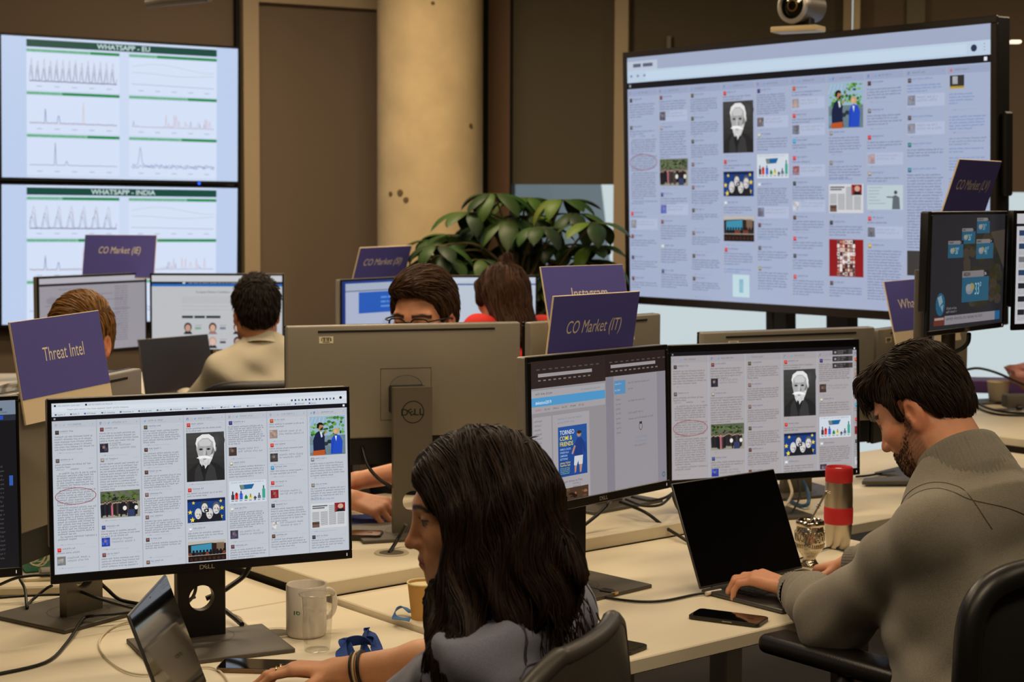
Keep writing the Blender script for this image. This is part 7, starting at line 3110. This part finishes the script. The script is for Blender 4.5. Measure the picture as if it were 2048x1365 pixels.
def paper_cup(c, z, label, m, m2, h=.085, rt=.036, rb=.026, sleeve=False):
    M = Matrix.Translation((c.x, c.y, z))
    t = thing('paper_cup', label, 'cup', (c.x, c.y, z))
    b = MB().lathe([(rb - .002, .004), (rb, .0), (rb, .002), (rt, h - .002), (rt - .0012, h - .003), (rb, .008), (0, .006)], 48, M)
    b.build('body', m, t, smooth=True, angle=60)
    n = 48
    b = MB()
    vs, fs = [], []
    for i in range(n):
        a = 2 * math.pi * i / n
        for j in range(8):
            q = 2 * math.pi * j / 8
            rr = rt + .0004 + .0019 * math.cos(q)
            vs.append((rr * math.cos(a), rr * math.sin(a), h + .0019 * math.sin(q)))
    for i in range(n):
        for j in range(8):
            fs.append((i * 8 + j, ((i + 1) % n) * 8 + j, ((i + 1) % n) * 8 + (j + 1) % 8, i * 8 + (j + 1) % 8))
    b.add(vs, fs, M).build('rim', m2, t, smooth=True, angle=90)
    MB().lathe([(0, h * .93), (rt * .955, h * .93)], 40, M).build('lining', m2, t)
    return t


M_CREAM = mat('paper_cream', rgb(222, 206, 160), .7)
paper_cup(c, Z_NR, 'brown paper cup standing beside the woman\'s hair', mat('paper_kraft', rgb(196, 150, 84), .75, var=.06, vscale=60), M_CREAM, h=.077, rt=.034)
c = onz(1996, 806, Z_FR)
paper_cup(c, Z_FR, 'small cream paper cup on the right desk', mat('paper_white', rgb(220, 208, 182), .75), M_CREAM, h=.088, rt=.046, rb=.036)


# ---- blue lanyards (flat webbing)
def ribbon(pts, w, m, name, label, cat, up=(0, 0, 1), parent=None):
    P = [Vector(p) for p in pts]
    Q = []
    for i in range(len(P) - 1):
        p0, p1, p2, p3 = P[max(i - 1, 0)], P[i], P[i + 1], P[min(i + 2, len(P) - 1)]
        for k in range(8):
            t_ = k / 8
            Q.append(0.5 * ((2 * p1) + (p2 - p0) * t_ + (2 * p0 - 5 * p1 + 4 * p2 - p3) * t_ ** 2 + (3 * p1 - p0 - 3 * p2 + p3) * t_ ** 3))
    Q.append(P[-1])
    rows = []
    for i, p in enumerate(Q):
        d = (Q[min(i + 1, len(Q) - 1)] - Q[max(i - 1, 0)]).normalized()
        s = d.cross(Vector(up))
        u = Vector(up).lerp(s.normalized() if s.length > 1e-4 else Vector((1, 0, 0)), .60 + .3 * math.sin(i * .21)).normalized()
        u = (u - d * u.dot(d)).normalized()
        nn = d.cross(u) * .0007
        rows.append([p - u * w / 2 + nn, p + u * w / 2 + nn, p + u * w / 2 - nn, p - u * w / 2 - nn, p - u * w / 2 + nn])
    o = MB().grid(rows).build(name, m, parent)
    if parent is None:
        tag(o, label, cat)
    return o


M_LAN = mat('lanyard_blue', rgb(28, 62, 132), .75, bump=.15, bscale=900)
zz = Z_NL + .014
P_ = lambda x, y, dz=0.0: tuple(onz(x, y, zz) + Vector((0, 0, dz)))
ribbon([P_(668, 1336, -.004), P_(690, 1322, .0), P_(712, 1334, -.002), P_(700, 1318, .012), P_(688, 1300, .020), P_(706, 1300, .022), P_(735, 1298, .018), P_(752, 1300, .010), P_(756, 1312, .0), P_(738, 1318, .0), P_(726, 1306, .012), P_(733, 1290, .028), P_(744, 1296, .022), P_(756, 1306, .0), P_(742, 1322, -.003), P_(716, 1330, -.004), P_(690, 1334, .006), P_(684, 1312, .018), P_(716, 1308, .026), P_(748, 1308, .016), P_(758, 1316, .0)], .024, M_LAN, 'lanyard', 'dark blue lanyard bundled on the desk above the woman\'s wrist', 'lanyard')
zz = Z_NR + .007
ribbon([P_(820, 1240), P_(800, 1238), P_(788, 1234), P_(792, 1226, .006), P_(806, 1224, .010), P_(822, 1230, .004)], .012, mat('lanyard_light', rgb(70, 116, 170), .75), 'lanyard', 'light blue lanyard loop behind the brown paper cup', 'lanyard')

# ---- steel and red flask
c = onz(1680, 1101, Z_NR)
c.y += .028
M = Matrix.Translation((c.x, c.y, Z_NR))
t = thing('flask', 'steel travel flask with red lid and red grip band', 'flask', (c.x, c.y, Z_NR))
M_STEEL = mat('brushed_steel', rgb(196, 186, 168), .30, 1.0)
b = MB().lathe([(.024, .0), (.0285, .002), (.0300, .012), (.0335, .045), (.0350, .066), (.0352, .09), (.0355, .125), (.0350, .150), (.0335, .172)], 56, M)
b.build('body', M_STEEL, t, smooth=True, angle=60)
M_RED = mat('red_rubber', rgb(190, 30, 38), .55)
b = MB().lathe([(.0352, .064), (.0362, .0655), (.0366, .085), (.0366, .100), (.0362, .1055), (.0352, .107)], 56, M)
b.build('grip_band', M_RED, t, smooth=True, angle=60)
b = MB().lathe([(.0335, .170), (.0345, .171), (.0348, .195), (.0345, .205), (.0325, .2085), (.0305, .207), (.0295, .201), (0, .200)], 56, M)
b.build('lid', M_RED, t, smooth=True, angle=50)
b = MB().lathe([(0, .205), (.008, .2045), (.010, .203), (.0105, .2005)], 28, M @ Matrix.Translation((-.002, -.004, 0)))
b.build('button', mat('button_cream', rgb(226, 206, 186), .5), t, smooth=True)

# ---- silver mate cup with drinking straw
c = onz(1622, 1136, Z_NR)
c.y += .022
M = Matrix.Translation((c.x, c.y, Z_NR))
t = thing('mate_cup', 'embossed silver mate cup between laptop and flask', 'cup', (c.x, c.y, Z_NR))
ms_ = mat('embossed_silver', rgb(206, 196, 176), .22, 1.0, bump=.9, bscale=70)
b = MB().lathe([(.020, .0), (.0225, .002), (.022, .005), (.016, .014), (.0150, .020), (.021, .029), (.0275, .036), (.0325, .044), (.0345, .060), (.0345, .078), (.0325, .092), (.0305, .098)], 56, M)
b.build('body', ms_, t, smooth=True, angle=60)
b = MB().lathe([(.0305, .097), (.0335, .099), (.0345, .104), (.0335, .109), (.0305, .112), (.0275, .109), (.0265, .103)], 56, M)
b.build('rim', mat('plain_silver', rgb(210, 200, 180), .16, 1.0), t, smooth=True, angle=80)
b = MB()
for k in range(40):
    a = 2 * math.pi * k / 40
    b.tube([M @ Vector((.0338 * math.cos(a), .0338 * math.sin(a), .046)), M @ Vector((.0352 * math.cos(a + .05), .0352 * math.sin(a + .05), .056))], .0012, 5, smooth=False)
rr_ = random.Random(4)
for k in range(16):
    a0 = 2 * math.pi * k / 16
    pts = [M @ Vector(((.0352 + .0006 * math.sin(i)) * math.cos(a0 + i * .09), (.0352 + .0006 * math.sin(i)) * math.sin(a0 + i * .09), .066 + .012 * math.sin(i * 1.1 + k) + .008)) for i in range(6)]
    b.tube(pts, .0011, 5, sub=3)
b.build('relief', MATS['plain_silver'], t, smooth=True, angle=80)
MB().lathe([(0, .100), (.0275, .100)], 30, M).build('yerba', mat('yerba_dark', rgb(40, 34, 22), .95, bump=.5, bscale=300), t)
s0 = M @ Vector((-.004, .0, .098))
s1 = aty(1653, 984, s0.y + .01)
s1 = Vector(s1)
s2 = s1 + Vector((.010, .002, -.002))
b = MB().tube([s0, s0.lerp(s1, .5), s0.lerp(s1, .93), s1, s2], [.0028, .0028, .0028, .0028, .0034], 10)
b.build('straw', MATS['plain_silver'], t, smooth=True, angle=80)
b = MB()
for f in (.52, .58):
    b.tube([s0.lerp(s1, f), s0.lerp(s1, f + .03)], .0052, 12, smooth=False)
b.build('straw_collar', MATS['plain_silver'], t, smooth=True)

# ------------------------------------------------------------------ cables
def zc(x, y, z, up=0.0):
    return onz(x, y, z + up)


zl, zr, zf = Z_NL + .004, Z_NR + .004, Z_FR + .004
cable([zc(-20, 1352, zl), zc(90, 1326, zl), zc(135, 1285, zl, .002), zc(165, 1240, zl, .012), zc(190, 1232, zl, .02), zc(240, 1228, zl, .02), zc(330, 1215, zl, .03), zc(390, 1195, zl, .04)], .0034, 'cable', M_CABLE, 'black cable running along the desk at the bottom left')
cable([zc(300, 1236, zl, .0), zc(232, 1252, zl), zc(200, 1280, zl), zc(205, 1308, zl), zc(240, 1338, zl), zc(280, 1350, zl), zc(330, 1346, zl), zc(400, 1335, zl), zc(430, 1338, zl), zc(448, 1352, zl), zc(460, 1372, zl)], .0020, 'cable', M_WCABLE, 'thin white cable looping behind the small laptop')
cable([zc(-20, 1198, zl, .01), zc(60, 1192, zl, .01), zc(120, 1190, zl, .01), zc(165, 1190, zl, .012)], .0030, 'cable', M_CABLE, 'straight black cable behind the far left base')
cable([zc(0, 1170, zl, .03), zc(40, 1155, zl, .05), zc(98, 1152, zl, .05), zc(130, 1170, zl, .05), zc(190, 1195, zl, .05), zc(270, 1218, zl, .02), zc(330, 1222, zl, .01)], .0034, 'cable', M_CABLE, 'black cable arching across the far left monitor stand')
cable([zc(40, 1160, zl, .04), zc(50, 1180, zl, .03), zc(54, 1215, zl, .01), zc(60, 1205, zl, .0), zc(90, 1180, zl, .02), zc(104, 1172, zl, .03)], .0034, 'cable', M_CABLE, 'black cable dropping to the far left base')
cable([zc(200, 1166, zl, .06), zc(215, 1180, zl, .04), zc(240, 1200, zl, .015), zc(285, 1210, zl, .01), zc(330, 1220, zl, .01)], .0042, 'cable', M_CABLE, 'thick black cable right of the far left monitor stand')
cable([aty(502, 1128, 3.5), aty(488, 1152, 3.5), aty(462, 1172, 3.48), aty(440, 1186, 3.46), aty(412, 1198, 3.45)], .0055, 'cable', M_CABLE, 'thick black cable hanging behind the large left monitor')
cable([zc(445, 1218, zl, .02), zc(468, 1236, zl, .012), zc(484, 1250, zl, .008)], .0055, 'cable', M_CABLE, 'thick black cable end on the desk right of the monitor stand')
cable([aty(392, 1150, 3.44), aty(391, 1180, 3.45), aty(383, 1198, 3.46), aty(366, 1214, 3.47)], .0036, 'cable', M_CABLE, 'black cable passing through the round hole of the near stand')
cable([zc(455, 1225, zl, .0), zc(480, 1235, zl, .0), zc(493, 1250, zl, .0), zc(520, 1262, zl)], .0020, 'cable', M_WCABLE, 'white cable beside the near monitor stand')
cable([zc(GR.x * 0 + 778, 1107, Z_FR, -.0), zc(795, 1080, Z_FR, .02), zc(812, 1050, Z_FR, .06)], .0046, 'cable', M_CABLE, 'black cable rising from the cable hole beside the woman\'s face')
cable([aty(722, 885, 4.28), aty(735, 930, 4.24), aty(757, 958, 4.22), aty(783, 975, 4.22)], .0046, 'cable', M_CABLE, 'black cable hanging below the wide grey monitor')
# by the two monitors of the man
cable([zc(1240, 1005, zf, .03), zc(1290, 1025, zf, .02), zc(1330, 1055, zr, .02), zc(1362, 1075, zr, .01), zc(1385, 1090, zr, .0)], .0045, 'cable', M_CABLE, 'black cable slanting down behind the man\'s laptop')
cable([zc(1252, 1000, zf, .05), zc(1285, 1012, zf, .05), zc(1322, 1010, zf, .05), zc(1344, 990, zf, .05)], .0036, 'cable', M_CABLE, 'black cable loop under the dim monitor')
cable([zc(1262, 994, zf, .06), zc(1300, 1002, zf, .05), zc(1330, 996, zf, .06), zc(1348, 984, zf, .06)], .0036, 'cable', M_CABLE, 'second black cable loop between the two monitors')
cable([zc(1345, 985, zf, .05), zc(1348, 1000, zf, .03), zc(1356, 1018, zf, .01), zc(1366, 1026, zf, .0)], .0036, 'cable', M_CABLE, 'short black cable left of the laptop lid')
cable([zc(1170, 1050, zf, .02), zc(1195, 1030, zf, .04), zc(1215, 1010, zf, .06), zc(1222, 1000, zf, .08)], .0046, 'cable', M_CABLE, 'black cable behind the stand of the dim monitor')
cable([zc(1578, 962, zr, .05), zc(1584, 985, zr, .03), zc(1578, 1002, zr, .01), zc(1568, 1015, zr, .0)], .0046, 'cable', M_WCABLE, 'white cable hanging under the feed monitor')
cable([zc(1605, 962, zr, .06), zc(1616, 985, zr, .03), zc(1616, 1008, zr, .01), zc(1600, 1012, zr), zc(1576, 1000, zr)], .0055, 'cable', M_BCABLE, 'blue cable loop under the feed monitor')
cable([zc(1596, 962, zr, .05), zc(1600, 990, zr, .03), zc(1592, 1012, zr, .01), zc(1580, 1030, zr)], .0030, 'cable', M_CABLE, 'thin black cable behind the silver mate cup')
cable([zc(1565, 1125, zr), zc(1600, 1118, zr), zc(1638, 1102, zr, .0), zc(1665, 1096, zr, .0), zc(1700, 1106, zr), zc(1725, 1105, zr)], .0022, 'cable', M_CABLE, 'thin black cord lying by the foot of the flask')
# charger cable of the man's laptop
e0 = onz(1432, 1184, Z_NR + .008)
cable([e0, zc(1390, 1190, zr), zc(1330, 1202, zr), zc(1280, 1204, zr), zc(1225, 1198, zr), zc(1190, 1190, zr), zc(1150, 1180, zr)], .0030, 'cable', M_CABLE, 'black charging cable plugged into the man\'s laptop')
o = MB().tube([e0 + Vector((.012, .008, 0)), zc(1412, 1188, zr, .003)], .0046, 10, smooth=False)
tag(o.build('plug', mat('plug_white', rgb(222, 210, 190), .4), smooth=True), 'white plug at the corner of the man\'s laptop', 'plug')
a, b_ = onz(1205, 1183, Z_NR + .008), onz(1236, 1188, Z_NR + .008)
t = thing('hdmi_connector', 'black video cable plug lying by the dim monitor\'s base', 'plug', (a.x, a.y, Z_NR))
Mh = Matrix.Translation(a) @ Matrix.Rotation(rad(yaw_of(a, b_)), 4, 'Z')
MB().box((.030, .020, .012), (.012, 0, 0), Mh, .002, 1).build('housing', M_BLACK, t)
MB().box((.012, .014, .005), (.032, 0, 0), Mh, .0005, 1).build('tip', mat('plug_gold', rgb(200, 170, 110), .3, .9), t, 'metal plug tip')
MB().tube([Mh @ Vector((0, 0, 0)), zc(1185, 1178, zr, .003), zc(1150, 1176, zr), zc(1110, 1172, zr)], .0034, 8).build('lead', M_CABLE, t, smooth=True)

# ------------------------------------------------------------------ clutter at far left
zt_ = Z_NL
c = onz(82, 1155, zt_)
t = tag(MB().box((.16, .07, .075), (0, 0, .0385), Matrix.Translation(c + Vector((.01, .10, 0))) @ Matrix.Rotation(rad(25), 4, 'Z'), .004, 1).build('box', mat('box_teal_dots', rgb(72, 136, 120), .7, var=.5, vscale=140)), 'teal patterned box behind the far left monitor base', 'box')
b = MB()
rr_ = random.Random(6)
for k in range(7):
    cc = onz(64 + rr_.uniform(-10, 16), 1150, zt_) + Vector((0, .015 + .004 * k, .045 + rr_.uniform(-.008, .012)))
    R1 = rr_.uniform(.015, .026)
    ax = Vector((rr_.uniform(-.4, .4), -1, rr_.uniform(-.3, .3))).normalized()
    q = ax.to_track_quat('Z', 'Y')
    pts = [cc + q @ Vector((R1 * math.cos(x * .55), R1 * 1.15 * math.sin(x * .55), .001 * x)) for x in range(13)]
    b.tube(pts, .0017, 6, sub=4)
tag(b.build('cable_coil', M_WCABLE, smooth=True), 'tangle of thin white cables in front of the teal box', 'cable')
c = onz(76, 1182, zt_)
Mx = Matrix.Translation(c + Vector((0, .03, 0))) @ Matrix.Rotation(rad(20), 4, 'Z')
t = thing('cable_box', 'cream cable box under the white cable tangle', 'box', c + Vector((0, .03, 0)))
MB().box((.075, .05, .028), (-.005, 0, .0145), Mx, .006, 2).build('body', mat('plastic_cream', rgb(214, 198, 164), .5), t)
MB().box((.05, .04, .016), (.02, -.002, .036), Mx, .004, 1).build('adapter', mat('plastic_grey', rgb(118, 110, 98), .5), t)
c = onz(-10, 1195, zt_)
tag(MB().box((.20, .05, .02), (.02, .0, .011), Matrix.Translation(c + Vector((.02, .03, 0))) @ Matrix.Rotation(rad(8), 4, 'Z'), .004, 1).build('power_strip', mat('plastic_strip', rgb(216, 202, 172), .5)), 'cream power strip at the left edge of the photo', 'power strip')
c = onz(128, 1180, zt_)
Mx = Matrix.Translation(c + Vector((0, .05, 0))) @ Matrix.Rotation(rad(12), 4, 'Z')
t = thing('notebook', 'black notebook with cream pages behind the far left stand', 'notebook', c + Vector((0, .05, 0)))
MB().box((.13, .085, .010), (0, 0, .0065), Mx, .001, 1).build('pages', mat('pages_cream', rgb(214, 198, 164), .8), t)
MB().box((.135, .09, .0025), (0, 0, .0128), Mx, .001, 1).build('cover', M_BLACK, t)

# ------------------------------------------------------------------ white box beside the wide monitor
c = aty(1030, 868, 4.12)
tag(MB().box((.055, .05, c.z - Z_FR), (0, 0, (c.z - Z_FR) / 2 + Z_FR), Matrix.Translation((c.x, c.y, 0)) @ Matrix.Rotation(rad(18), 4, 'Z'), .008, 2).build('router', mat('router_white', rgb(226, 212, 184), .45), smooth=True), 'white upright box showing behind the woman\'s hair', 'router')

# ------------------------------------------------------------------ right desk
c = onz(2020, 800, Z_FR)
tag(MB().box((.34, .16, .055), (0, 0, .0285), Matrix.Translation(c + Vector((-.02, .30, 0))) @ Matrix.Rotation(rad(-8), 4, 'Z'), .004, 1).build('box', mat('box_purple', rgb(112, 76, 136), .6, var=.5, vscale=18)), 'purple printed box behind the small cream paper cup', 'box')
b = bmesh.new()
bmesh.ops.create_icosphere(b, subdivisions=3, radius=.075)
rr_ = random.Random(9)
for v in b.verts:
    n = math.sin(v.co.x * 70 + 2 * math.sin(v.co.z * 50)) * .008 + math.sin(v.co.z * 90 + v.co.y * 60) * .006
    v.co += v.co.normalized() * n
    v.co.z *= .75
    v.co.x *= 1.35
cc = aty(2052, 762, 6.95)
tag(MB().bm(b, Matrix.Translation((cc.x + .02, cc.y, Z_FR + .115)) @ Matrix.Rotation(rad(20), 4, 'Y')).build('pink_bag', mat('pink_plastic', rgb(206, 140, 132), .4), smooth=True), 'crumpled pink bag at the right edge of the photo', 'bag')
c = onz(2045, 822, Z_FR)
Mx = Matrix.Translation(c + Vector((0, .03, 0))) @ Matrix.Rotation(rad(4), 4, 'Z')
t = thing('docking_hub', 'grey docking hub with cables on the right desk', 'hub', c + Vector((0, .03, 0)))
MB().box((.14, .07, .056), (0, 0, .036), Mx, .012, 2).build('body', mat('hub_grey', rgb(104, 98, 92), .6), t, smooth=True)
MB().box((.02, .02, .014), (-.02, -.04, .012), Mx, .002, 1).build('connector', M_BLACK, t)
MB().box((.03, .02, .014), (.03, -.04, .012), Mx, .002, 1).build('connector', M_BLACK, t)
c = onz(1972, 806, Z_FR)
tag(MB().box((.17, .12, .008), (0, 0, .0055), Matrix.Translation(c) @ Matrix.Rotation(rad(20), 4, 'Z'), .002, 1).build('tray', M_BASE), 'flat dark stand base left of the grey docking hub', 'base')
cable([zc(1940, 790, zf), zc(1965, 812, zf), zc(2005, 824, zf), zc(2060, 828, zf)], .0052, 'cable', M_CABLE, 'upper of two black cables along the right desk edge')
cable([zc(1930, 792, zf), zc(1960, 818, zf), zc(2000, 830, zf), zc(2060, 832, zf)], .0052, 'cable', M_CABLE, 'lower of two black cables along the right desk edge')
cable([aty(1925, 742, 6.6), aty(1955, 737, 6.6), aty(1990, 745, 6.6), aty(2030, 762, 6.6), aty(2060, 775, 6.6)], .0050, 'cable', M_CABLE, 'black cable arching before the bright window at right')
cable([aty(1938, 668, 4.66), aty(1936, 685, 4.68), aty(1925, 697, 4.70), aty(1908, 705, 4.72)], .0062, 'cable', M_CABLE, 'black cable under the weather map monitor')
# small things between the feed monitor and the man
c = onz(1765, 966, .757)
b = MB()
b.prism([(-.08, -.03), (.08, -.05), (.10, .05), (-.05, .03)], .0, .012, Matrix.Translation(c) @ Matrix.Rotation(rad(10), 4, 'Z'), 0, .003)
tag(b.build('tablet', M_BASE), 'flat dark tablet on the desk beyond the flask', 'tablet')
cable([zc(1712, 954, .757), zc(1735, 952, .757), zc(1760, 948, .757), zc(1790, 944, .757)], .0036, 'cable', M_CABLE, 'black cable on the white desk beside the man\'s chin')

# ------------------------------------------------------------------ the plant by the column
def leaf(b, base, d, up, L_, W_, droop, cols, col, rng):
    d = Vector(d).normalized()
    side = d.cross(Vector(up))
    if side.length < 1e-3:
        side = Vector((1, 0, 0))
    side.normalize()
    nrm = side.cross(d).normalized()
    n = 8
    rows = []
    p = Vector(base)
    a = 0.0
    for i in range(n + 1):
        t = i / n
        w = W_ * (math.sin(math.pi * min(1, t * .94 + .05)) ** .75) * (1 if t < .97 else .15)
        rows.append([p - side * w * .5 - nrm * w * .10, p - side * w * .26 + nrm * w * .02, p + nrm * -.0015, p + side * w * .26 + nrm * w * .02, p + side * w * .5 - nrm * w * .10])
        a = droop / n
        dd = d * math.cos(a) - nrm * math.sin(a)
        nrm = (nrm * math.cos(a) + d * math.sin(a)).normalized()
        d = dd.normalized()
        p = p + d * L_ / n
    k0 = len(b.f)
    b.grid(rows)
    cols += [tuple(c * rng.uniform(.85, 1.15) for c in col)] * (len(b.f) - k0)


PY = 7.55
rp = random.Random(17)
pot = aty(1035, 700, PY)
PLT = thing('potted_plant', 'large leafy green potted plant between the column and the window', 'plant', (pot.x, PY, 0))
M = Matrix.Translation((pot.x, PY, 0))
MB().lathe([(.13, 0), (.15, .02), (.19, .40), (.20, .42), (.185, .42), (.175, .38), (0, .37)], 40, M).build('pot', mat('pot_grey', rgb(90, 84, 78), .6), PLT, smooth=True, angle=50)
MB().lathe([(0, .385), (.178, .385)], 30, M).build('soil', mat('soil', rgb(40, 30, 22), .95, bump=.6, bscale=80), PLT)
b = MB()
tops = []
ros = [(990, 388), (1022, 440), (905, 470), (878, 492), (960, 452), (1062, 432), (1150, 428), (1185, 446), (1112, 492), (1185, 492), (1172, 536), (1082, 520), (1042, 482), (958, 520), (918, 540), (888, 512), (1100, 578), (1185, 556), (985, 562), (1142, 600), (1058, 572), (1195, 530), (940, 425), (1125, 400), (1080, 455), (1010, 500), (1050, 396), (930, 500), (1000, 530), (975, 600), (1180, 590), (1090, 625), (1075, 660), (868, 520), (900, 545), (1120, 545), (870, 480), (1160, 565), (1020, 580), (1190, 520)]
gd = [(0.024, .054, .010), (.034, .074, .013), (.018, .038, .009), (.05, .10, .016)]
lb = MB()
cols = []
for i, (x, y) in enumerate(ros):
    c = aty(x, y, PY + rp.uniform(-.22, .25))
    trunk = Vector((pot.x + rp.uniform(-.04, .04), PY + rp.uniform(-.04, .04), min(c.z - .12, rp.uniform(.9, 1.35))))
    mid = trunk.lerp(c, .5) + Vector((0, 0, .08))
    b.tube([trunk, mid, c], [.008, .006, .004], 6)
    n = rp.randint(6, 8)
    a0 = rp.uniform(0, 6.28)
    big = rp.uniform(.85, 1.15)
    for k in range(n):
        a = a0 + 2 * math.pi * k / n + rp.uniform(-.2, .2)
        d = Vector((math.cos(a), math.sin(a), rp.uniform(.0, .3)))
        col = rp.choice(gd)
        if rp.random() < .12:
            col = (.11, .17, .02)
        s = c + Vector((d.x, d.y, 0)) * .03
        leaf(lb, s, d, (0, 0, 1), .175 * big * rp.uniform(.85, 1.15), .078 * big, rp.uniform(.9, 1.8), cols, col, rp)
        b.tube([c, s], .0025, 5, smooth=False)
for k in range(3):
    b.tube([Vector((pot.x + .03 * k - .03, PY, .36)), Vector((pot.x + .04 * k - .05, PY + .02, .8)), Vector((pot.x + .05 * k - .05, PY, 1.45))], [.016, .013, .008], 8)
b.build('stem', mat('stem_bark', rgb(82, 72, 44), .8), PLT, smooth=True, angle=80)
me = lb.mesh('leaves')
ca = me.color_attributes.new('Col', 'FLOAT_COLOR', 'CORNER')
data = []
for c_, f in zip(cols, lb.f):
    data += [c_[0], c_[1], c_[2], 1.0] * len(f)
ca.data.foreach_set('color', data)
ml = attr_mat('leaf_green', rough=.52, spec=.35)
ml.node_tree.nodes['Principled BSDF'].inputs['Transmission Weight'].default_value = 0.0
link_mesh('leaves', me, ml, PLT, smooth=True)


# ------------------------------------------------------------------ office chairs
M_CHB = mat('chair_black_frame', rgb(22, 20, 19), .38, bump=.04, bscale=300)
M_CHL = mat('chair_leather', rgb(30, 26, 23), .36, bump=.10, bscale=260)
M_CHG = mat('chair_grey_plastic', rgb(58, 53, 48), .42, bump=.06, bscale=300)


def chair(label, loc, heading, back_h=1.0, seat_z=.47, width=.46, mesh_m=None, arms=True, back_off=-.20, frame_m=None, lean=6, solid=False, z0=.56, curve=.06, frame_r=.018, arm_at=None):
    """heading = direction the sitter faces"""
    t = thing('office_chair', label, 'chair', (loc[0], loc[1], 0), 'office chairs at the desks')
    M = Matrix.Translation((loc[0], loc[1], 0)) @ Matrix.Rotation(rad(heading - 90), 4, 'Z')
    fm = frame_m or M_CHB

    def bp(u, w, extra=0.0):
        """backrest surface: u -1..1 across, w 0..1 upwards"""
        z = z0 + (back_h - z0) * w
        y = back_off - math.tan(rad(lean)) * (z - z0) + curve * (u * u) + extra - .03 * math.sin(w * math.pi)
        return M @ Vector((u * width / 2, y, z))
    n = 56
    out = []
    for k in range(n):
        a = 2 * math.pi * k / n
        c, s = math.cos(a), math.sin(a)
        out.append((math.copysign(abs(c) ** .42, c), .5 + .5 * math.copysign(abs(s) ** .42, s)))
    if not solid:
        pts = [bp(u, w) for u, w in out]
        b = MB()
        b.tube(pts + [pts[0]], frame_r, 10, smooth=False)
        b.build('back_frame', fm, t, smooth=True, angle=80)
    rows = []
    nu, nw = 14, 14
    for i in range(nw + 1):
        w = i / nw
        row = []
        for j in range(nu + 1):
            u = -1 + 2 * j / nu
            lim = 1 if not solid else 1.0
            s_ = abs(2 * w - 1)
            um = (1 - s_ ** (2 / .42)) ** (.42 / 2) if s_ < 1 else .55
            tp = (.62 + .38 * w) if solid else 1.0
            row.append(bp(u * max(um, .55) * .985 * tp, .01 + .98 * w))
        rows.append(row)
    if solid:
        fr_ = [[p + (M.to_3x3() @ Vector((0, -.014, 0))) for p in r] for r in rows]
        bk = [[p + (M.to_3x3() @ Vector((0, .014, 0))) for p in r] for r in rows]
        b = MB()
        b.grid(fr_)
        b.grid(bk)
        b.build('backrest', mesh_m, t, smooth=True, angle=80)
        edge = [rows[-1][j] for j in range(nu + 1)]
        ring = [r[0] for r in rows] + edge[1:] + [r[-1] for r in reversed(rows[:-1])]
        MB().tube(ring, frame_r, 12, sub=3).build('back_rim', fm, t, smooth=True, angle=80)
    else:
        b = MB().grid(rows)
        b.build('backrest', mesh_m, t, smooth=True, angle=80)
    b = MB()
    b.box((.48, .46, .06), (0, .03, seat_z), M, .024, 3)
    b.build('seat', M_CHB, t, smooth=True, angle=60)
    b = MB().tube([M @ Vector((0, -.16, seat_z - .02)), M @ Vector((0, back_off - .05, seat_z + .02)), M @ Vector((0, back_off - .045, z0 + .06))], .022, 8)
    b.build('back_bracket', M_CHB, t, smooth=True, angle=80)
    MB().tube([M @ Vector((0, 0, seat_z - .03)), M @ Vector((0, 0, .10))], .028, 14, smooth=False).build('gas_column', M_CHB, t, smooth=True, angle=60)
    for k in range(5):
        a = 2 * math.pi * k / 5 + .3
        lg = MB().tube([M @ Vector((0, 0, .11)), M @ Vector((.30 * math.cos(a), .30 * math.sin(a), .075))], [.024, .014], 8, smooth=False).build('leg', M_CHB, t, smooth=True, angle=60)
        MB().lathe([(.0, -.012), (.026, -.012), (.026, .012), (0, .012)], 16, M @ Matrix.Translation((.30 * math.cos(a), .30 * math.sin(a), .028)) @ Matrix.Rotation(rad(90), 4, 'X')).build('castor', M_BLACK, lg)
    if arms:
        for sx in arms:
            x = sx * .275
            if arm_at and sx < 0:
                ax, ay, az = arm_at
                ar = MB().tube([M @ Vector((-.26, .05, seat_z)), M @ Vector((-.24, .2, .58)), M @ Vector((ax - .02, ay - .1, az - .03))], .018, 8).build('armrest', M_CHB, t, smooth=True, angle=80)
                MB().box((.088, .36, .040), (ax, ay - .06, az), M, .017, 4).build('arm_pad', M_CHL, ar, smooth=True, angle=70)
                continue
            ar = MB().tube([M @ Vector((x * .85, .0, seat_z - .02)), M @ Vector((x, .0, seat_z + .05)), M @ Vector((x, .02, .675))], .018, 8).build('armrest', M_CHB, t, smooth=True, angle=80)
            b = MB()
            b.box((.095, .30, .036), (x - .012 * sx, .08, .695), M, .016, 4)
            b.build('arm_pad', M_CHL, ar, smooth=True, angle=70)
    return t


# knitted mesh with see-through holes
mm = mat('chair_mesh', rgb(20, 19, 19), .7, bump=.6, bscale=190, wave='X')
chair('black mesh-backed office chair of the man in the grey sweater, right edge', (.865, 3.02), 128, 1.01, .50, .50, mm, arms=(-1, 1), back_off=-.115, curve=.03, frame_r=.024, arm_at=(-.015, .40, .735))
chair('dark grey office chair with curved back rim behind the long-haired woman', (-.06, 2.56), 158, .985, .45, .47, M_CHG, arms=None, back_off=-.165, frame_m=M_CHG, solid=True, lean=5, z0=.60, curve=.05, frame_r=.016)
chair('black office chair back behind the man in the pale shirt', (-.84, 5.86), 100, 1.00, .47, .50, mm, arms=None, back_off=-.19, curve=.06, frame_r=.022)
